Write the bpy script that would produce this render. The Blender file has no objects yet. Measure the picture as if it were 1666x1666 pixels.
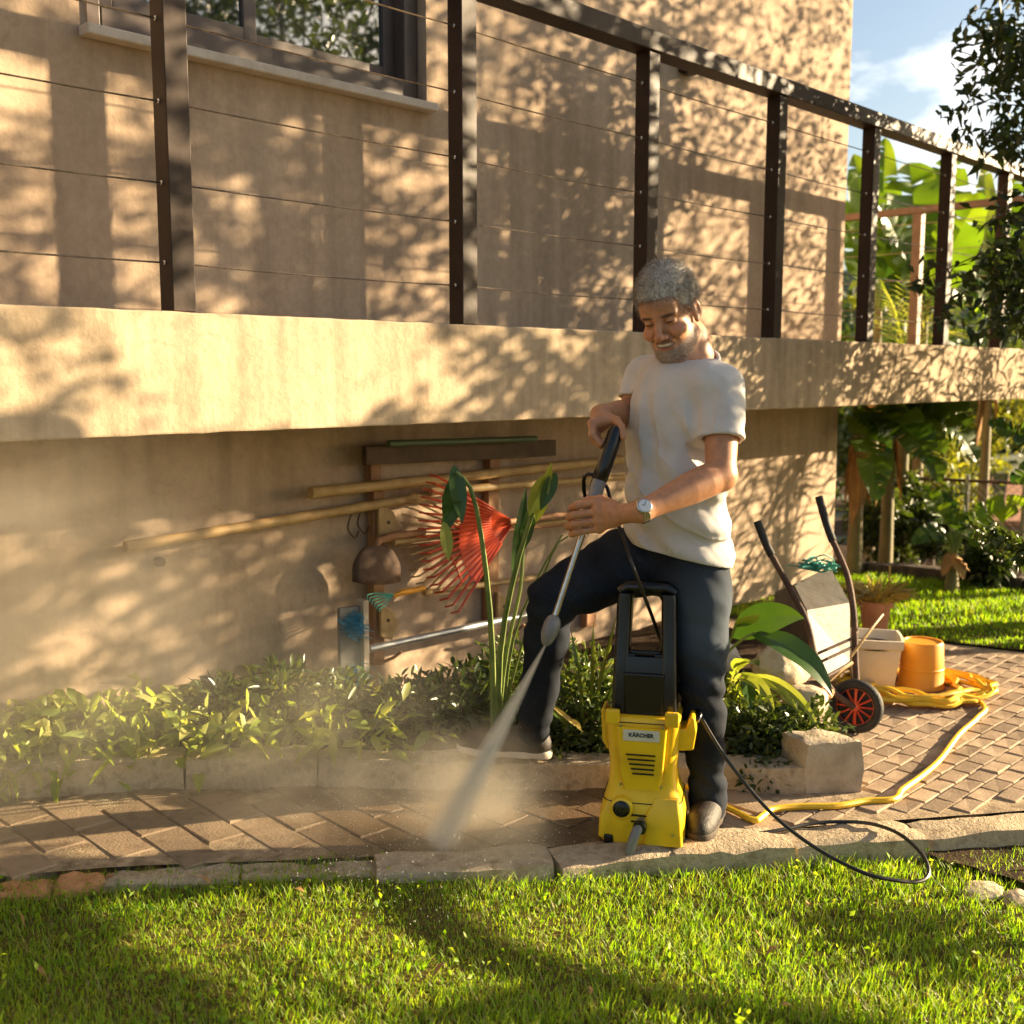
import bpy, math, random
import numpy as np
from mathutils import Vector, Matrix
rnd = random.Random(7)
rng = np.random.default_rng(11)
sc = bpy.context.scene
COL = sc.collection

# ------------------------------------------------------------------ camera
# world: X runs along the facade, Y into the house wall, Z up; the camera stands at the origin, 1.41 m up
FPX, PITCH, CAM_H, YAW = 1800.0, math.radians(7.1), 1.41, math.radians(44.25)
Fv = np.array([math.cos(YAW), math.sin(YAW), 0.0]); Rv = np.array([math.sin(YAW), -math.cos(YAW), 0.0]); Uv = np.array([0, 0, 1.0])
Wv = Fv*math.cos(PITCH) - Uv*math.sin(PITCH); UPv = Fv*math.sin(PITCH) + Uv*math.cos(PITCH)
CAMP = np.array([0, 0, CAM_H])
cam = bpy.data.cameras.new('camera'); camo = bpy.data.objects.new('camera', cam); COL.objects.link(camo)
cam.sensor_width = 36; cam.lens = 36*FPX/1666; cam.clip_end = 3000; cam.clip_start = .05
mw = Matrix(((Rv[0], UPv[0], -Wv[0], 0), (Rv[1], UPv[1], -Wv[1], 0), (Rv[2], UPv[2], -Wv[2], CAM_H), (0, 0, 0, 1)))
camo.matrix_world = mw
cam.dof.use_dof = True; cam.dof.focus_distance = 3.35; cam.dof.aperture_fstop = 3.2
sc.camera = camo

# ------------------------------------------------------------------ sky, sun, exposure
SUN_EL = math.radians(14.0); SH = np.array([.862, -.507, 0])      # horizontal direction towards the sun
Sv = SH*math.cos(SUN_EL) + Uv*math.sin(SUN_EL)
w = bpy.data.worlds.new('World'); sc.world = w; w.use_nodes = True
nt = w.node_tree; nt.nodes.clear()
out = nt.nodes.new('ShaderNodeOutputWorld'); bg = nt.nodes.new('ShaderNodeBackground')
sky = nt.nodes.new('ShaderNodeTexSky'); sky.sky_type = 'NISHITA'; sky.sun_disc = False
sky.sun_elevation = SUN_EL; sky.sun_rotation = math.atan2(Sv[0], Sv[1]); sky.dust_density = 2.2; sky.air_density = 1.0; sky.ozone_density = 1.2
tc = nt.nodes.new('ShaderNodeTexCoord'); mp = nt.nodes.new('ShaderNodeMapping'); mp.inputs['Scale'].default_value = (1, 1, 2.6)
no = nt.nodes.new('ShaderNodeTexNoise'); no.inputs['Scale'].default_value = 3.4; no.inputs['Detail'].default_value = 8; no.inputs['Roughness'].default_value = .58
cr = nt.nodes.new('ShaderNodeValToRGB'); cr.color_ramp.elements[0].position = .56; cr.color_ramp.elements[1].position = .74
mx = nt.nodes.new('ShaderNodeMix'); mx.data_type = 'RGBA'; mx.inputs['B'].default_value = (10.0, 9.6, 9.0, 1)
nt.links.new(tc.outputs['Generated'], mp.inputs['Vector']); nt.links.new(mp.outputs[0], no.inputs['Vector']); 
cdir = Wv + Rv*(1560-833)/FPX + UPv*(833-215)/FPX; cdir = cdir/np.linalg.norm(cdir)
dp = nt.nodes.new('ShaderNodeVectorMath'); dp.operation = 'DISTANCE'; dp.inputs[1].default_value = tuple(cdir); nt.links.new(tc.outputs['Generated'], dp.inputs[0])
mrr = nt.nodes.new('ShaderNodeMapRange'); mrr.inputs['From Min'].default_value = 0; mrr.inputs['From Max'].default_value = .11; mrr.inputs['To Min'].default_value = .20; mrr.inputs['To Max'].default_value = 0; nt.links.new(dp.outputs['Value'], mrr.inputs['Value'])
ad = nt.nodes.new('ShaderNodeMath'); nt.links.new(no.outputs[0], ad.inputs[0]); nt.links.new(mrr.outputs[0], ad.inputs[1]); nt.links.new(ad.outputs[0], cr.inputs[0])
nt.links.new(cr.outputs[0], mx.inputs['Factor']); nt.links.new(sky.outputs[0], mx.inputs['A']); nt.links.new(mx.outputs['Result'], bg.inputs['Color'])
bg.inputs['Strength'].default_value = .055
nt.links.new(bg.outputs[0], out.inputs[0])
sl = bpy.data.lights.new('sun', 'SUN'); sl.energy = 5.0; sl.angle = math.radians(.53); sl.color = (1.0, .775, .48)
so = bpy.data.objects.new('sun', sl); COL.objects.link(so); so.location = (6, -12, 9)
so.rotation_euler = Vector(Sv).to_track_quat('Z', 'Y').to_euler()
vs = sc.view_settings; vs.view_transform = 'Standard'; vs.look = 'None'; vs.exposure = 2.0; vs.gamma = 1.0; vs.use_curve_mapping = False
sc.cycles.use_denoising = True
sc.cycles.max_bounces = 8; sc.cycles.diffuse_bounces = 6; sc.cycles.transparent_max_bounces = 12; sc.cycles.volume_bounces = 4
sc.cycles.sample_clamp_indirect = 6.0

# ------------------------------------------------------------------ helpers
def ray(x, y):
    return Wv + Rv*(x-833)/FPX + UPv*(833-y)/FPX
def at(x, y, d):                       # the point seen at photo pixel (x, y) standing d metres ahead of the camera
    r = ray(x, y); return CAMP + r*d/(r @ Fv)
def onZ(x, y, z=0.0):
    r = ray(x, y); return CAMP + r*(z-CAM_H)/r[2]
def onY(x, y, Y):
    r = ray(x, y); return CAMP + r*Y/r[1]
def pix(P):
    d = np.asarray(P) - CAMP; z = d @ Wv
    return 833 + FPX*(d @ Rv)/z, 833 - FPX*(d @ UPv)/z, z
def A(*p): return np.array(p, float)
def nrm(v):
    v = np.asarray(v, float); return v/(np.linalg.norm(v)+1e-12)

def nodes_of(m):
    m.use_nodes = True; t = m.node_tree; t.nodes.clear()
    o = t.nodes.new('ShaderNodeOutputMaterial'); p = t.nodes.new('ShaderNodeBsdfPrincipled'); t.links.new(p.outputs[0], o.inputs[0])
    return t, o, p
def ramp(t, src, stops):
    c = t.nodes.new('ShaderNodeValToRGB'); t.links.new(src, c.inputs[0])
    e = c.color_ramp.elements
    while len(e) < len(stops): e.new(.5)
    for k, (pos, col) in enumerate(stops): e[k].position = pos; e[k].color = (*col, 1)
    return c
def noise(t, vec, scale, detail=6, rough=.55, dist=0):
    n = t.nodes.new('ShaderNodeTexNoise'); n.inputs['Scale'].default_value = scale; n.inputs['Detail'].default_value = detail
    n.inputs['Roughness'].default_value = rough; n.inputs['Distortion'].default_value = dist; t.links.new(vec, n.inputs['Vector']); return n
def M(name, c1, c2=None, scale=6, rough=.6, bump=0, bscale=60, metal=0, spec=.5, world=True, c3=None, island=0, detail=6, coat=0, stretch=None, bdist=.01):
    m = bpy.data.materials.new(name); t, o, p = nodes_of(m)
    p.inputs['Roughness'].default_value = rough; p.inputs['Metallic'].default_value = metal; p.inputs['Specular IOR Level'].default_value = spec
    p.inputs['Coat Weight'].default_value = coat
    tcn = t.nodes.new('ShaderNodeTexCoord')
    if world: g = t.nodes.new('ShaderNodeNewGeometry'); vec = g.outputs['Position']
    else: vec = tcn.outputs['Object']
    if stretch:
        mpn = t.nodes.new('ShaderNodeMapping'); mpn.inputs['Scale'].default_value = stretch; t.links.new(vec, mpn.inputs['Vector']); vec = mpn.outputs[0]
    if c2 is None: c2 = tuple(min(1, c*1.25) for c in c1)
    n = noise(t, vec, scale, detail)
    st = [(.32, c1), (.68, c2)] if c3 is None else [(.3, c1), (.5, c2), (.72, c3)]
    c = ramp(t, n.outputs[0], st); src = c.outputs[0]
    if island:
        gi = t.nodes.new('ShaderNodeObjectInfo'); hs = t.nodes.new('ShaderNodeHueSaturation')
        mr = t.nodes.new('ShaderNodeMapRange'); mr.inputs['To Min'].default_value = 1-island; mr.inputs['To Max'].default_value = 1+island
        t.links.new(gi.outputs['Random'], mr.inputs['Value']); t.links.new(mr.outputs[0], hs.inputs['Value']); t.links.new(src, hs.inputs['Color']); src = hs.outputs[0]
    t.links.new(src, p.inputs['Base Color'])
    if bump:
        b = t.nodes.new('ShaderNodeBump'); b.inputs['Strength'].default_value = bump; b.inputs['Distance'].default_value = bdist
        n2 = noise(t, vec, bscale, 8, .6); t.links.new(n2.outputs[0], b.inputs['Height']); t.links.new(b.outputs[0], p.inputs['Normal'])
    return m
def leafmat(name, c1, c2, c3, rough=.45, trans=.45, tcol=None):
    m = bpy.data.materials.new(name); t, o, p = nodes_of(m)
    p.inputs['Roughness'].default_value = rough; p.inputs['Specular IOR Level'].default_value = .5
    g = t.nodes.new('ShaderNodeNewGeometry'); n = noise(t, g.outputs['Position'], 9, 3)
    mm = t.nodes.new('ShaderNodeMath'); mm.operation = 'MULTIPLY_ADD'; mm.inputs[1].default_value = .55; t.links.new(g.outputs['Random Per Island'], mm.inputs[0])
    m2 = t.nodes.new('ShaderNodeMath'); m2.operation = 'MULTIPLY'; m2.inputs[1].default_value = .45; t.links.new(n.outputs[0], m2.inputs[0]); t.links.new(m2.outputs[0], mm.inputs[2])
    c = ramp(t, mm.outputs[0], [(.15, c1), (.5, c2), (.85, c3)])
    t.links.new(c.outputs[0], p.inputs['Base Color'])
    tr = t.nodes.new('ShaderNodeBsdfTranslucent'); mixs = t.nodes.new('ShaderNodeMixShader'); mixs.inputs[0].default_value = trans
    br = t.nodes.new('ShaderNodeMix'); br.data_type = 'RGBA'; br.blend_type = 'MULTIPLY'; br.inputs['Factor'].default_value = 1
    br.inputs['B'].default_value = (*(tcol or (1.6, 1.5, .5)), 1); t.links.new(c.outputs[0], br.inputs['A'])
    t.links.new(br.outputs['Result'], tr.inputs['Color'])
    t.links.new(p.outputs[0], mixs.inputs[1]); t.links.new(tr.outputs[0], mixs.inputs[2]); t.links.new(mixs.outputs[0], o.inputs[0])
    return m

def mesh_np(name, V, F, mat=None, smooth=True):
    me = bpy.data.meshes.new(name)
    V = np.ascontiguousarray(V, dtype=np.float32); F = np.ascontiguousarray(F, dtype=np.int32)
    nf, k = F.shape
    me.vertices.add(len(V)); me.vertices.foreach_set('co', V.ravel())
    me.loops.add(nf*k); me.loops.foreach_set('vertex_index', F.ravel())
    me.polygons.add(nf); me.polygons.foreach_set('loop_start', np.arange(nf, dtype=np.int32)*k)
    try: me.polygons.foreach_set('loop_total', np.full(nf, k, np.int32))
    except Exception: pass
    me.polygons.foreach_set('use_smooth', np.full(nf, smooth, bool))
    me.update(calc_edges=True); me.validate()
    if mat: me.materials.append(mat)
    return me
def link(name, me, parent=None, loc=None):
    o = bpy.data.objects.new(name, me); COL.objects.link(o)
    if parent is not None: o.parent = parent
    if loc is not None: o.location = loc
    return o
def tag(o, label=None, cat=None, group=None, kind=None):
    if label: o['label'] = label
    if cat: o['category'] = cat
    if group: o['group'] = group
    if kind: o['kind'] = kind
    return o
class MB:
    def __init__(s): s.v = []; s.f = []; s.sm = []
    def add(s, V, F, smooth=False):
        n = len(s.v); s.v += [tuple(map(float, p)) for p in V]; s.f += [tuple(int(i)+n for i in f) for f in F]; s.sm += [smooth]*len(F); return s
    def box(s, c, size, Rm=None):
        c = np.asarray(c, float); h = np.asarray(size, float)/2
        P = np.array([[x, y, z] for x in (-1, 1) for y in (-1, 1) for z in (-1, 1)])*h
        if Rm is not None: P = P @ np.asarray(Rm).T
        return s.add(P+c, [(0, 1, 3, 2), (4, 6, 7, 5), (0, 4, 5, 1), (2, 3, 7, 6), (0, 2, 6, 4), (1, 5, 7, 3)])
    def tube(s, pts, r, n=8, cap=True, flat=None):
        pts = [np.asarray(p, float) for p in pts]; m = len(pts)
        rs = r if hasattr(r, '__len__') else [r]*m
        V = []; ref = None
        for i in range(m):
            tdir = nrm(pts[min(i+1, m-1)] - pts[max(i-1, 0)])
            if ref is None: ref = nrm(np.cross(tdir, A(0, 0, 1) if abs(tdir[2]) < .9 else A(1, 0, 0)))
            ref = nrm(ref - tdir*(ref @ tdir)); q = np.cross(tdir, ref)
            for k in range(n):
                a = 2*math.pi*k/n; V.append(pts[i] + rs[i]*(math.cos(a)*ref + math.sin(a)*q*(flat or 1)))
        F = [(i*n+k, i*n+(k+1) % n, (i+1)*n+(k+1) % n, (i+1)*n+k) for i in range(m-1) for k in range(n)]
        if cap: F += [tuple(range(n-1, -1, -1)), tuple((m-1)*n+k for k in range(n))]
        return s.add(V, F, True)
    def lathe(s, prof, c=(0, 0, 0), n=24, Rm=None, cap=True):      # prof: (radius, height)
        V = []
        for (r, z) in prof:
            for k in range(n):
                a = 2*math.pi*k/n; V.append((r*math.cos(a), r*math.sin(a), z))
        V = np.array(V)
        if Rm is not None: V = V @ np.asarray(Rm).T
        V = V + np.asarray(c, float); m = len(prof)
        F = [(i*n+k, i*n+(k+1) % n, (i+1)*n+(k+1) % n, (i+1)*n+k) for i in range(m-1) for k in range(n)]
        if cap: F += [tuple(range(n-1, -1, -1)), tuple((m-1)*n+k for k in range(n))]
        return s.add(V, F, True)
    def mesh(s, name, mat=None):
        me = bpy.data.meshes.new(name); me.from_pydata(s.v, [], s.f)
        me.polygons.foreach_set('use_smooth', np.array(s.sm, bool)); me.update()
        if mat: me.materials.append(mat)
        return me
    def build(s, name, mat=None, parent=None, bevel=0, seg=2, loc=None, auto=None, local=None):
        if local is not None: s.v = [tuple(np.asarray(p)-local) for p in s.v]
        o = link(name, s.mesh(name, mat), parent, loc)
        if bevel:
            b = o.modifiers.new('bevel', 'BEVEL'); b.width = bevel; b.segments = seg; b.limit_method = 'ANGLE'; b.angle_limit = math.radians(40)
            b.harden_normals = False
        if auto is not None or any(s.sm):
            try: o.data.set_sharp_from_angle(angle=math.radians(auto or 50))
            except Exception: pass
        return o
def empty(name, loc, rz=0):
    e = bpy.data.objects.new(name, None); COL.objects.link(e); e.location = loc; e.rotation_euler = (0, 0, rz); e.empty_display_size = .1; return e
def copy_tree(o, parent=None):
    c = o.copy(); COL.objects.link(c)
    if parent is not None: c.parent = parent
    for ch in list(o.children): copy_tree(ch, c)
    return c
def basis(d, up=(0, 0, 1)):            # columns: side, d, normal
    d = nrm(d); up = np.asarray(up, float)
    s_ = np.cross(d, up)
    if np.linalg.norm(s_) < 1e-4: s_ = np.cross(d, A(1, 0, 0))
    s_ = nrm(s_); n_ = np.cross(s_, d); return s_, d, n_
def spline(pts, n):                    # Catmull-Rom through the points
    P = np.array([np.asarray(p, float) for p in pts]); P = np.vstack([2*P[0]-P[1], P, 2*P[-1]-P[-2]]); out_ = []
    segs = len(P)-3
    for i in range(n):
        u = i/(n-1)*segs; k = min(int(u), segs-1); t_ = u-k
        p0, p1, p2, p3 = P[k:k+4]
        out_.append(.5*((2*p1) + (-p0+p2)*t_ + (2*p0-5*p1+4*p2-p3)*t_**2 + (-p0+3*p1-3*p2+p3)*t_**3))
    return out_
def leaf_cloud(P, D, Nn, L, W, droop=.15, fold=.18, fine=False):
    """numpy leaves: base, left, right, centre, tip -> 4 triangles each"""
    P = np.asarray(P); n = len(P); D = D/np.linalg.norm(D, axis=1, keepdims=True)
    S = np.cross(D, Nn); S /= np.linalg.norm(S, axis=1, keepdims=True)+1e-9; N2 = np.cross(S, D)
    L = np.broadcast_to(L, (n,))[:, None]; W = np.broadcast_to(W, (n,))[:, None]
    z = np.array([[0, 0, 1.0]])
    if fine:
        at_ = lambda u, w_, side: P + D*L*u - z*L*droop*u*u + S*W*.5*w_*side + N2*W*fold*(w_*abs(side)-.15)
        V = np.stack([P, at_(.28, .86, 1), at_(.30, 0, 0), at_(.28, .86, -1), at_(.62, .80, 1), at_(.64, 0, 0), at_(.62, .80, -1), P+D*L-z*L*droop*1.15], 1).reshape(-1, 3)
        F = np.array([[0, 2, 1], [0, 3, 2], [1, 2, 5], [1, 5, 4], [2, 3, 6], [2, 6, 5], [4, 5, 7], [5, 6, 7]])
        return V, (np.arange(n)[:, None, None]*8+F[None]).reshape(-1, 3)
    b = P; c = P + D*L*.5 - N2*W*fold*.5; l = P + D*L*.42 + S*W*.5 + N2*W*fold; r = P + D*L*.42 - S*W*.5 + N2*W*fold; t = P + D*L - z*L*droop
    V = np.stack([b, l, c, r, t], 1).reshape(-1, 3)
    F = np.array([[0, 2, 1], [0, 3, 2], [1, 2, 4], [2, 3, 4]])
    F = (np.arange(n)[:, None, None]*5 + F[None]).reshape(-1, 3)
    return V, F
def rand_dirs(n, up=0.0):
    d = rng.normal(size=(n, 3)); d /= np.linalg.norm(d, axis=1, keepdims=True); d[:, 2] += up; return d/np.linalg.norm(d, axis=1, keepdims=True)
def blade(mb, base, d, L, W, droop=.5, up=(0, 0, 1), nseg=9, prof=None, fold=.25, twist=0, wave=0, cross=4, torn=0.0, seed=None):
    """a long curved leaf: a strip with a sunken midrib and raised side veins that bends down along its length; torn > 0 slits the blade"""
    d = nrm(d); prof = prof or (lambda u: math.sin(math.pi*min(1, u*1.02)**.75)**.8)
    pos = np.asarray(base, float).copy(); st = L/nseg; rows = []
    s0, _, n0 = basis(d, up); cur = d.copy(); r_ = random.Random(seed if seed is not None else int(abs(L*W*1e6)+abs(pos[0])*1e4) % 99991)
    tear = [[r_.random() < torn and i > nseg*.15 for i in range(nseg+1)] for _ in (0, 1)]
    for i in range(nseg+1):
        u = i/nseg
        s_, _, n_ = basis(cur, n0)
        if np.dot(s_, s0) < 0: s_, n_ = -s_, -n_
        a = twist*u; s2 = math.cos(a)*s_ + math.sin(a)*n_; n2 = np.cross(s2, cur)
        w_ = W*.5*max(.015, prof(u)); row = []
        for k in range(-cross//2, cross//2+1):
            q = k/(cross/2)
            row.append(pos + s2*w_*q + cur*abs(q)*w_*.30 + n2*(abs(q)*w_*fold + (wave*w_*.10*(1 if i % 2 else -1) + wave*w_*.8*math.sin(u*19+k*1.7))*abs(q)))
        rows.append((row, cur.copy(), n2.copy(), w_))
        pos = pos + cur*st; s0, n0 = s_, n_
        cur = nrm(cur - A(0, 0, 1)*droop*st/L*1.0*(1+u))
    h = cross//2; V = []; F = []
    for side in (0, 1):
        cols = list(range(h, -1, -1)) if side == 0 else list(range(h, cross+1))
        prev = None
        for i in range(nseg+1):
            row, cu, n2, w_ = rows[i]; pts = [row[c] for c in cols]
            idx = list(range(len(V), len(V)+len(pts)))
            if prev is not None and tear[side][i]:
                sag = -n2*w_*r_.uniform(.05, .35)-A(0, 0, 1)*w_*r_.uniform(0, .25)
                V += [q_-cu*w_*.13*(j/h)+sag*(j/h)**2 for j, q_ in enumerate(pts)]; nxt = list(range(len(V), len(V)+len(pts)))
                sag = -n2*w_*r_.uniform(.05, .35)-A(0, 0, 1)*w_*r_.uniform(0, .2)
                V += [q_+cu*w_*.10*(j/h)+sag*(j/h)**2 for j, q_ in enumerate(pts)]
            else: V += pts; nxt = idx
            if prev is not None:
                for j in range(h):
                    f = (prev[j], prev[j+1], idx[j+1], idx[j]); F.append(f if side == 1 else f[::-1])
            prev = nxt
    mb.add(V, F, True); return mb
# ------------------------------------------------------------------ materials
def render_coat(name, c1, c2, c3, bump=.35, streak=.35):
    """rendered wall: cloudy colour, vertical weather streaks, a few hairline cracks, fine trowel relief"""
    m = bpy.data.materials.new(name); t, o, p = nodes_of(m); p.inputs['Roughness'].default_value = .9; p.inputs['Specular IOR Level'].default_value = .2
    g = t.nodes.new('ShaderNodeNewGeometry'); pos = g.outputs['Position']
    n = noise(t, pos, 1.4, 9, .62, .4); c = ramp(t, n.outputs[0], [(.28, c1), (.5, c2), (.74, c3)])
    mp = t.nodes.new('ShaderNodeMapping'); mp.inputs['Scale'].default_value = (5.5, 5.5, .45); t.links.new(pos, mp.inputs['Vector'])
    n2 = noise(t, mp.outputs[0], 1.6, 7, .6); r2 = ramp(t, n2.outputs[0], [(.34, (1-streak,)*3), (.56, (1, 1, 1))])
    n5 = noise(t, pos, 26, 8, .7); r5 = ramp(t, n5.outputs[0], [(.3, (.86, .85, .84)), (.7, (1.08, 1.08, 1.08))])
    v = t.nodes.new('ShaderNodeTexVoronoi'); v.feature = 'DISTANCE_TO_EDGE'; v.inputs['Scale'].default_value = .9
    nd = noise(t, pos, 3.5, 6); mxv = t.nodes.new('ShaderNodeMix'); mxv.data_type = 'VECTOR'; mxv.inputs['Factor'].default_value = .22; t.links.new(pos, mxv.inputs['A']); t.links.new(nd.outputs['Color'], mxv.inputs['B']); t.links.new(mxv.outputs['Result'], v.inputs['Vector'])
    rc = ramp(t, v.outputs['Distance'], [(.0008, (.90, .89, .88)), (.003, (1, 1, 1))]); src = c.outputs[0]
    for r_ in (r2, r5, rc):
        mm = t.nodes.new('ShaderNodeMix'); mm.data_type = 'RGBA'; mm.blend_type = 'MULTIPLY'; mm.inputs['Factor'].default_value = 1; t.links.new(src, mm.inputs['A']); t.links.new(r_.outputs[0], mm.inputs['B']); src = mm.outputs['Result']
    t.links.new(src, p.inputs['Base Color'])
    b = t.nodes.new('ShaderNodeBump'); b.inputs['Strength'].default_value = bump; b.inputs['Distance'].default_value = .006; n3 = noise(t, pos, 46, 9, .62); t.links.new(n3.outputs[0], b.inputs['Height']); t.links.new(b.outputs[0], p.inputs['Normal'])
    return m
m_plaster = render_coat('plaster', (.40, .293, .205), (.47, .353, .252), (.54, .415, .30), .4, .22)
m_slab = render_coat('slab_concrete', (.38, .285, .19), (.50, .385, .26), (.58, .455, .315), .55, .30)
m_brown = M('brown_metal', (.030, .017, .011), (.045, .026, .017), scale=7, rough=.5, bump=.08, bscale=30, spec=.25)
m_wframe = M('window_frame', (.075, .052, .042), (.105, .074, .06), scale=8, rough=.45)
m_sill = M('sill_stone', (.50, .43, .36), (.62, .55, .47), scale=20, rough=.7, bump=.2, bscale=80)
m_cable = M('steel_cable', (.16, .12, .09), (.32, .25, .18), scale=60, rough=.35, metal=.8)
m_glass = bpy.data.materials.new('window_glass'); _t, _o, _p = nodes_of(m_glass)
_p.inputs['Base Color'].default_value = (.02, .022, .02, 1); _p.inputs['Roughness'].default_value = .02; _p.inputs['Specular IOR Level'].default_value = 1.0; _p.inputs['IOR'].default_value = 2.2
m_curtain = M('curtain', (.42, .36, .26), (.5, .44, .33), scale=4)
m_black = M('black_plastic', (.0035, .0035, .004), (.006, .006, .0065), scale=20, rough=.26, bump=.05, bscale=200)
m_rubber = M('black_rubber', (.012, .011, .010), (.03, .027, .024), scale=25, rough=.7, bump=.25, bscale=90)
m_hose = M('black_hose', (.012, .011, .010), (.022, .020, .018), scale=25, rough=.36)
m_yellow = M('yellow_plastic', (.66, .39, .016), (.80, .50, .012), scale=9, rough=.30, bump=.08, bscale=140, c3=(.85, .56, .02), detail=12)
m_yhose = M('yellow_hose', (.80, .46, .015), (.85, .56, .03), scale=40, rough=.38, bump=.2, bscale=300)
m_grey = M('grey_plastic', (.16, .155, .15), (.22, .21, .20), scale=20, rough=.35)
m_steel = M('steel', (.42, .41, .40), (.55, .54, .52), scale=30, rough=.25, metal=1.0)
m_label = M('label', (.55, .52, .42), (.62, .58, .48), scale=20, rough=.5)
m_wood = M('weathered_wood', (.26, .12, .055), (.42, .22, .10), scale=9, rough=.7, bump=.3, bscale=60, stretch=(1, 1, .15))
m_bamboo = M('bamboo_pole', (.36, .22, .085), (.52, .35, .15), scale=14, rough=.55, bump=.15, bscale=50)
m_gpole = M('green_pole', (.05, .085, .045), (.08, .12, .06), scale=14, rough=.5)
m_red = M('red_plastic', (.56, .055, .018), (.66, .085, .025), scale=10, rough=.38)
m_rust = M('rusty_steel', (.055, .030, .020), (.13, .07, .04), scale=14, rough=.75, bump=.3, bscale=60)
m_blue = M('blue_fibre', (.04, .34, .55), (.20, .56, .72), scale=90, rough=.8, bump=.6, bscale=200)
m_palewood = M('pale_board', (.42, .34, .25), (.55, .46, .35), scale=14, rough=.7, bump=.2, bscale=60, stretch=(1, 1, .2))
m_silverpole = M('aluminium_pole', (.50, .52, .54), (.62, .64, .66), scale=14, rough=.35, metal=.7)
m_paver = M('paver', (.22, .155, .098), (.33, .24, .155), scale=16, rough=.82, bump=.45, bscale=110, spec=.3, island=.22, detail=9, bdist=.006, c3=(.27, .20, .13))
m_paver2 = M('small_paver', (.25, .18, .12), (.39, .29, .20), scale=11, rough=.85, bump=.45, bscale=110, spec=.25, island=.3, detail=9, bdist=.006)
def wet(m):
    t = m.node_tree; p = [n for n in t.nodes if n.type == 'BSDF_PRINCIPLED'][0]; g = t.nodes.new('ShaderNodeNewGeometry')
    d = t.nodes.new('ShaderNodeVectorMath'); d.operation = 'DISTANCE'; d.inputs[1].default_value = (2.36, 2.36, 0); t.links.new(g.outputs['Position'], d.inputs[0])
    n = noise(t, g.outputs['Position'], 5, 5, .6); ma = t.nodes.new('ShaderNodeMath'); ma.operation = 'MULTIPLY_ADD'; ma.inputs[1].default_value = .9; ma.use_clamp = False; t.links.new(n.outputs[0], ma.inputs[0]); t.links.new(d.outputs['Value'], ma.inputs[2])
    hf = t.nodes.new('ShaderNodeMath'); hf.operation = 'MULTIPLY'; hf.inputs[1].default_value = .5; t.links.new(ma.outputs[0], hf.inputs[0])
    r = ramp(t, hf.outputs[0], [(.46, (1, 1, 1)), (.60, (0, 0, 0))]); src = p.inputs['Base Color'].links[0].from_socket
    k = t.nodes.new('ShaderNodeMix'); k.data_type = 'RGBA'; k.blend_type = 'MULTIPLY'; k.inputs['B'].default_value = (.42, .38, .34, 1); t.links.new(r.outputs[0], k.inputs['Factor']); t.links.new(src, k.inputs['A']); t.links.new(k.outputs['Result'], p.inputs['Base Color'])
    q = t.nodes.new('ShaderNodeMapRange'); q.inputs['To Min'].default_value = p.inputs['Roughness'].default_value; q.inputs['To Max'].default_value = .28; t.links.new(r.outputs[0], q.inputs['Value']); t.links.new(q.outputs[0], p.inputs['Roughness'])
wet(m_paver)
m_joint = M('joint_sand', (.20, .14, .08), (.50, .38, .24), scale=22, rough=.95, bump=.6, bscale=120)
wet(m_joint)
m_kerb = M('kerb_concrete', (.29, .22, .145), (.52, .42, .285), scale=18, rough=.95, bump=.9, bscale=85, spec=.15, c3=(.36, .28, .18), detail=12, bdist=.012)
m_palekerb = M('pale_stone', (.40, .325, .225), (.58, .49, .36), scale=14, rough=.95, bump=.9, bscale=70, spec=.15, bdist=.012)
m_darkwood = M('dark_board', (.055, .028, .015), (.10, .055, .028), scale=9, rough=.7, bump=.3, bscale=60)
m_railwood = M('rail_timber', (.13, .075, .045), (.20, .12, .075), scale=9, rough=.6, bump=.2, bscale=60)
m_brick = M('orange_brick', (.46, .21, .085), (.58, .31, .14), scale=24, rough=.9, bump=.8, bscale=90)
m_soil = M('soil', (.035, .022, .014), (.10, .065, .038), scale=20, rough=1, bump=1, bscale=60, spec=.1, bdist=.03)
m_lawn = M('lawn_earth', (.045, .055, .012), (.13, .10, .03), scale=18, rough=1, bump=.6, bscale=60, spec=.1, c3=(.06, .075, .018))
m_far = M('far_ground', (.05, .07, .025), (.10, .10, .04), scale=.3, rough=1)
m_hill = M('hill', (.035, .055, .03), (.07, .09, .045), scale=.06, rough=1, spec=.1)
m_grass = leafmat('grass_blade', (.13, .27, .012), (.23, .37, .022), (.40, .43, .06), rough=.55, trans=.55, tcol=(1.6, 1.65, .5))
m_rock = M('rock', (.34, .26, .17), (.58, .48, .33), scale=9, rough=.9, bump=.7, bscale=30, c3=(.45, .33, .19), bdist=.02)
m_terra = M('terracotta', (.42, .18, .08), (.52, .25, .12), scale=14, rough=.85, bump=.2)
m_cream = M('cream_pot', (.62, .54, .42), (.70, .62, .50), scale=8, rough=.7, bump=.15)
m_orange = M('orange_drum', (.80, .30, .012), (.86, .40, .03), scale=7, rough=.45)
m_tray = M('tray_steel', (.055, .050, .043), (.10, .09, .076), scale=9, rough=.6, metal=.1, bump=.3, bscale=30, c3=(.08, .068, .055))
m_teal = M('teal_net', (.03, .25, .20), (.10, .42, .34), scale=50, rough=.5)
m_bark = M('bark', (.06, .042, .028), (.14, .10, .07), scale=25, rough=.95, bump=.8, bscale=70, stretch=(1, 1, .3), bdist=.02)
m_darkleaf = leafmat('dark_leaf', (.018, .032, .008), (.03, .052, .012), (.055, .085, .02), trans=.3)
m_treeleaf = leafmat('tree_leaf', (.03, .055, .012), (.05, .08, .018), (.09, .12, .03), trans=.35)
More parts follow.
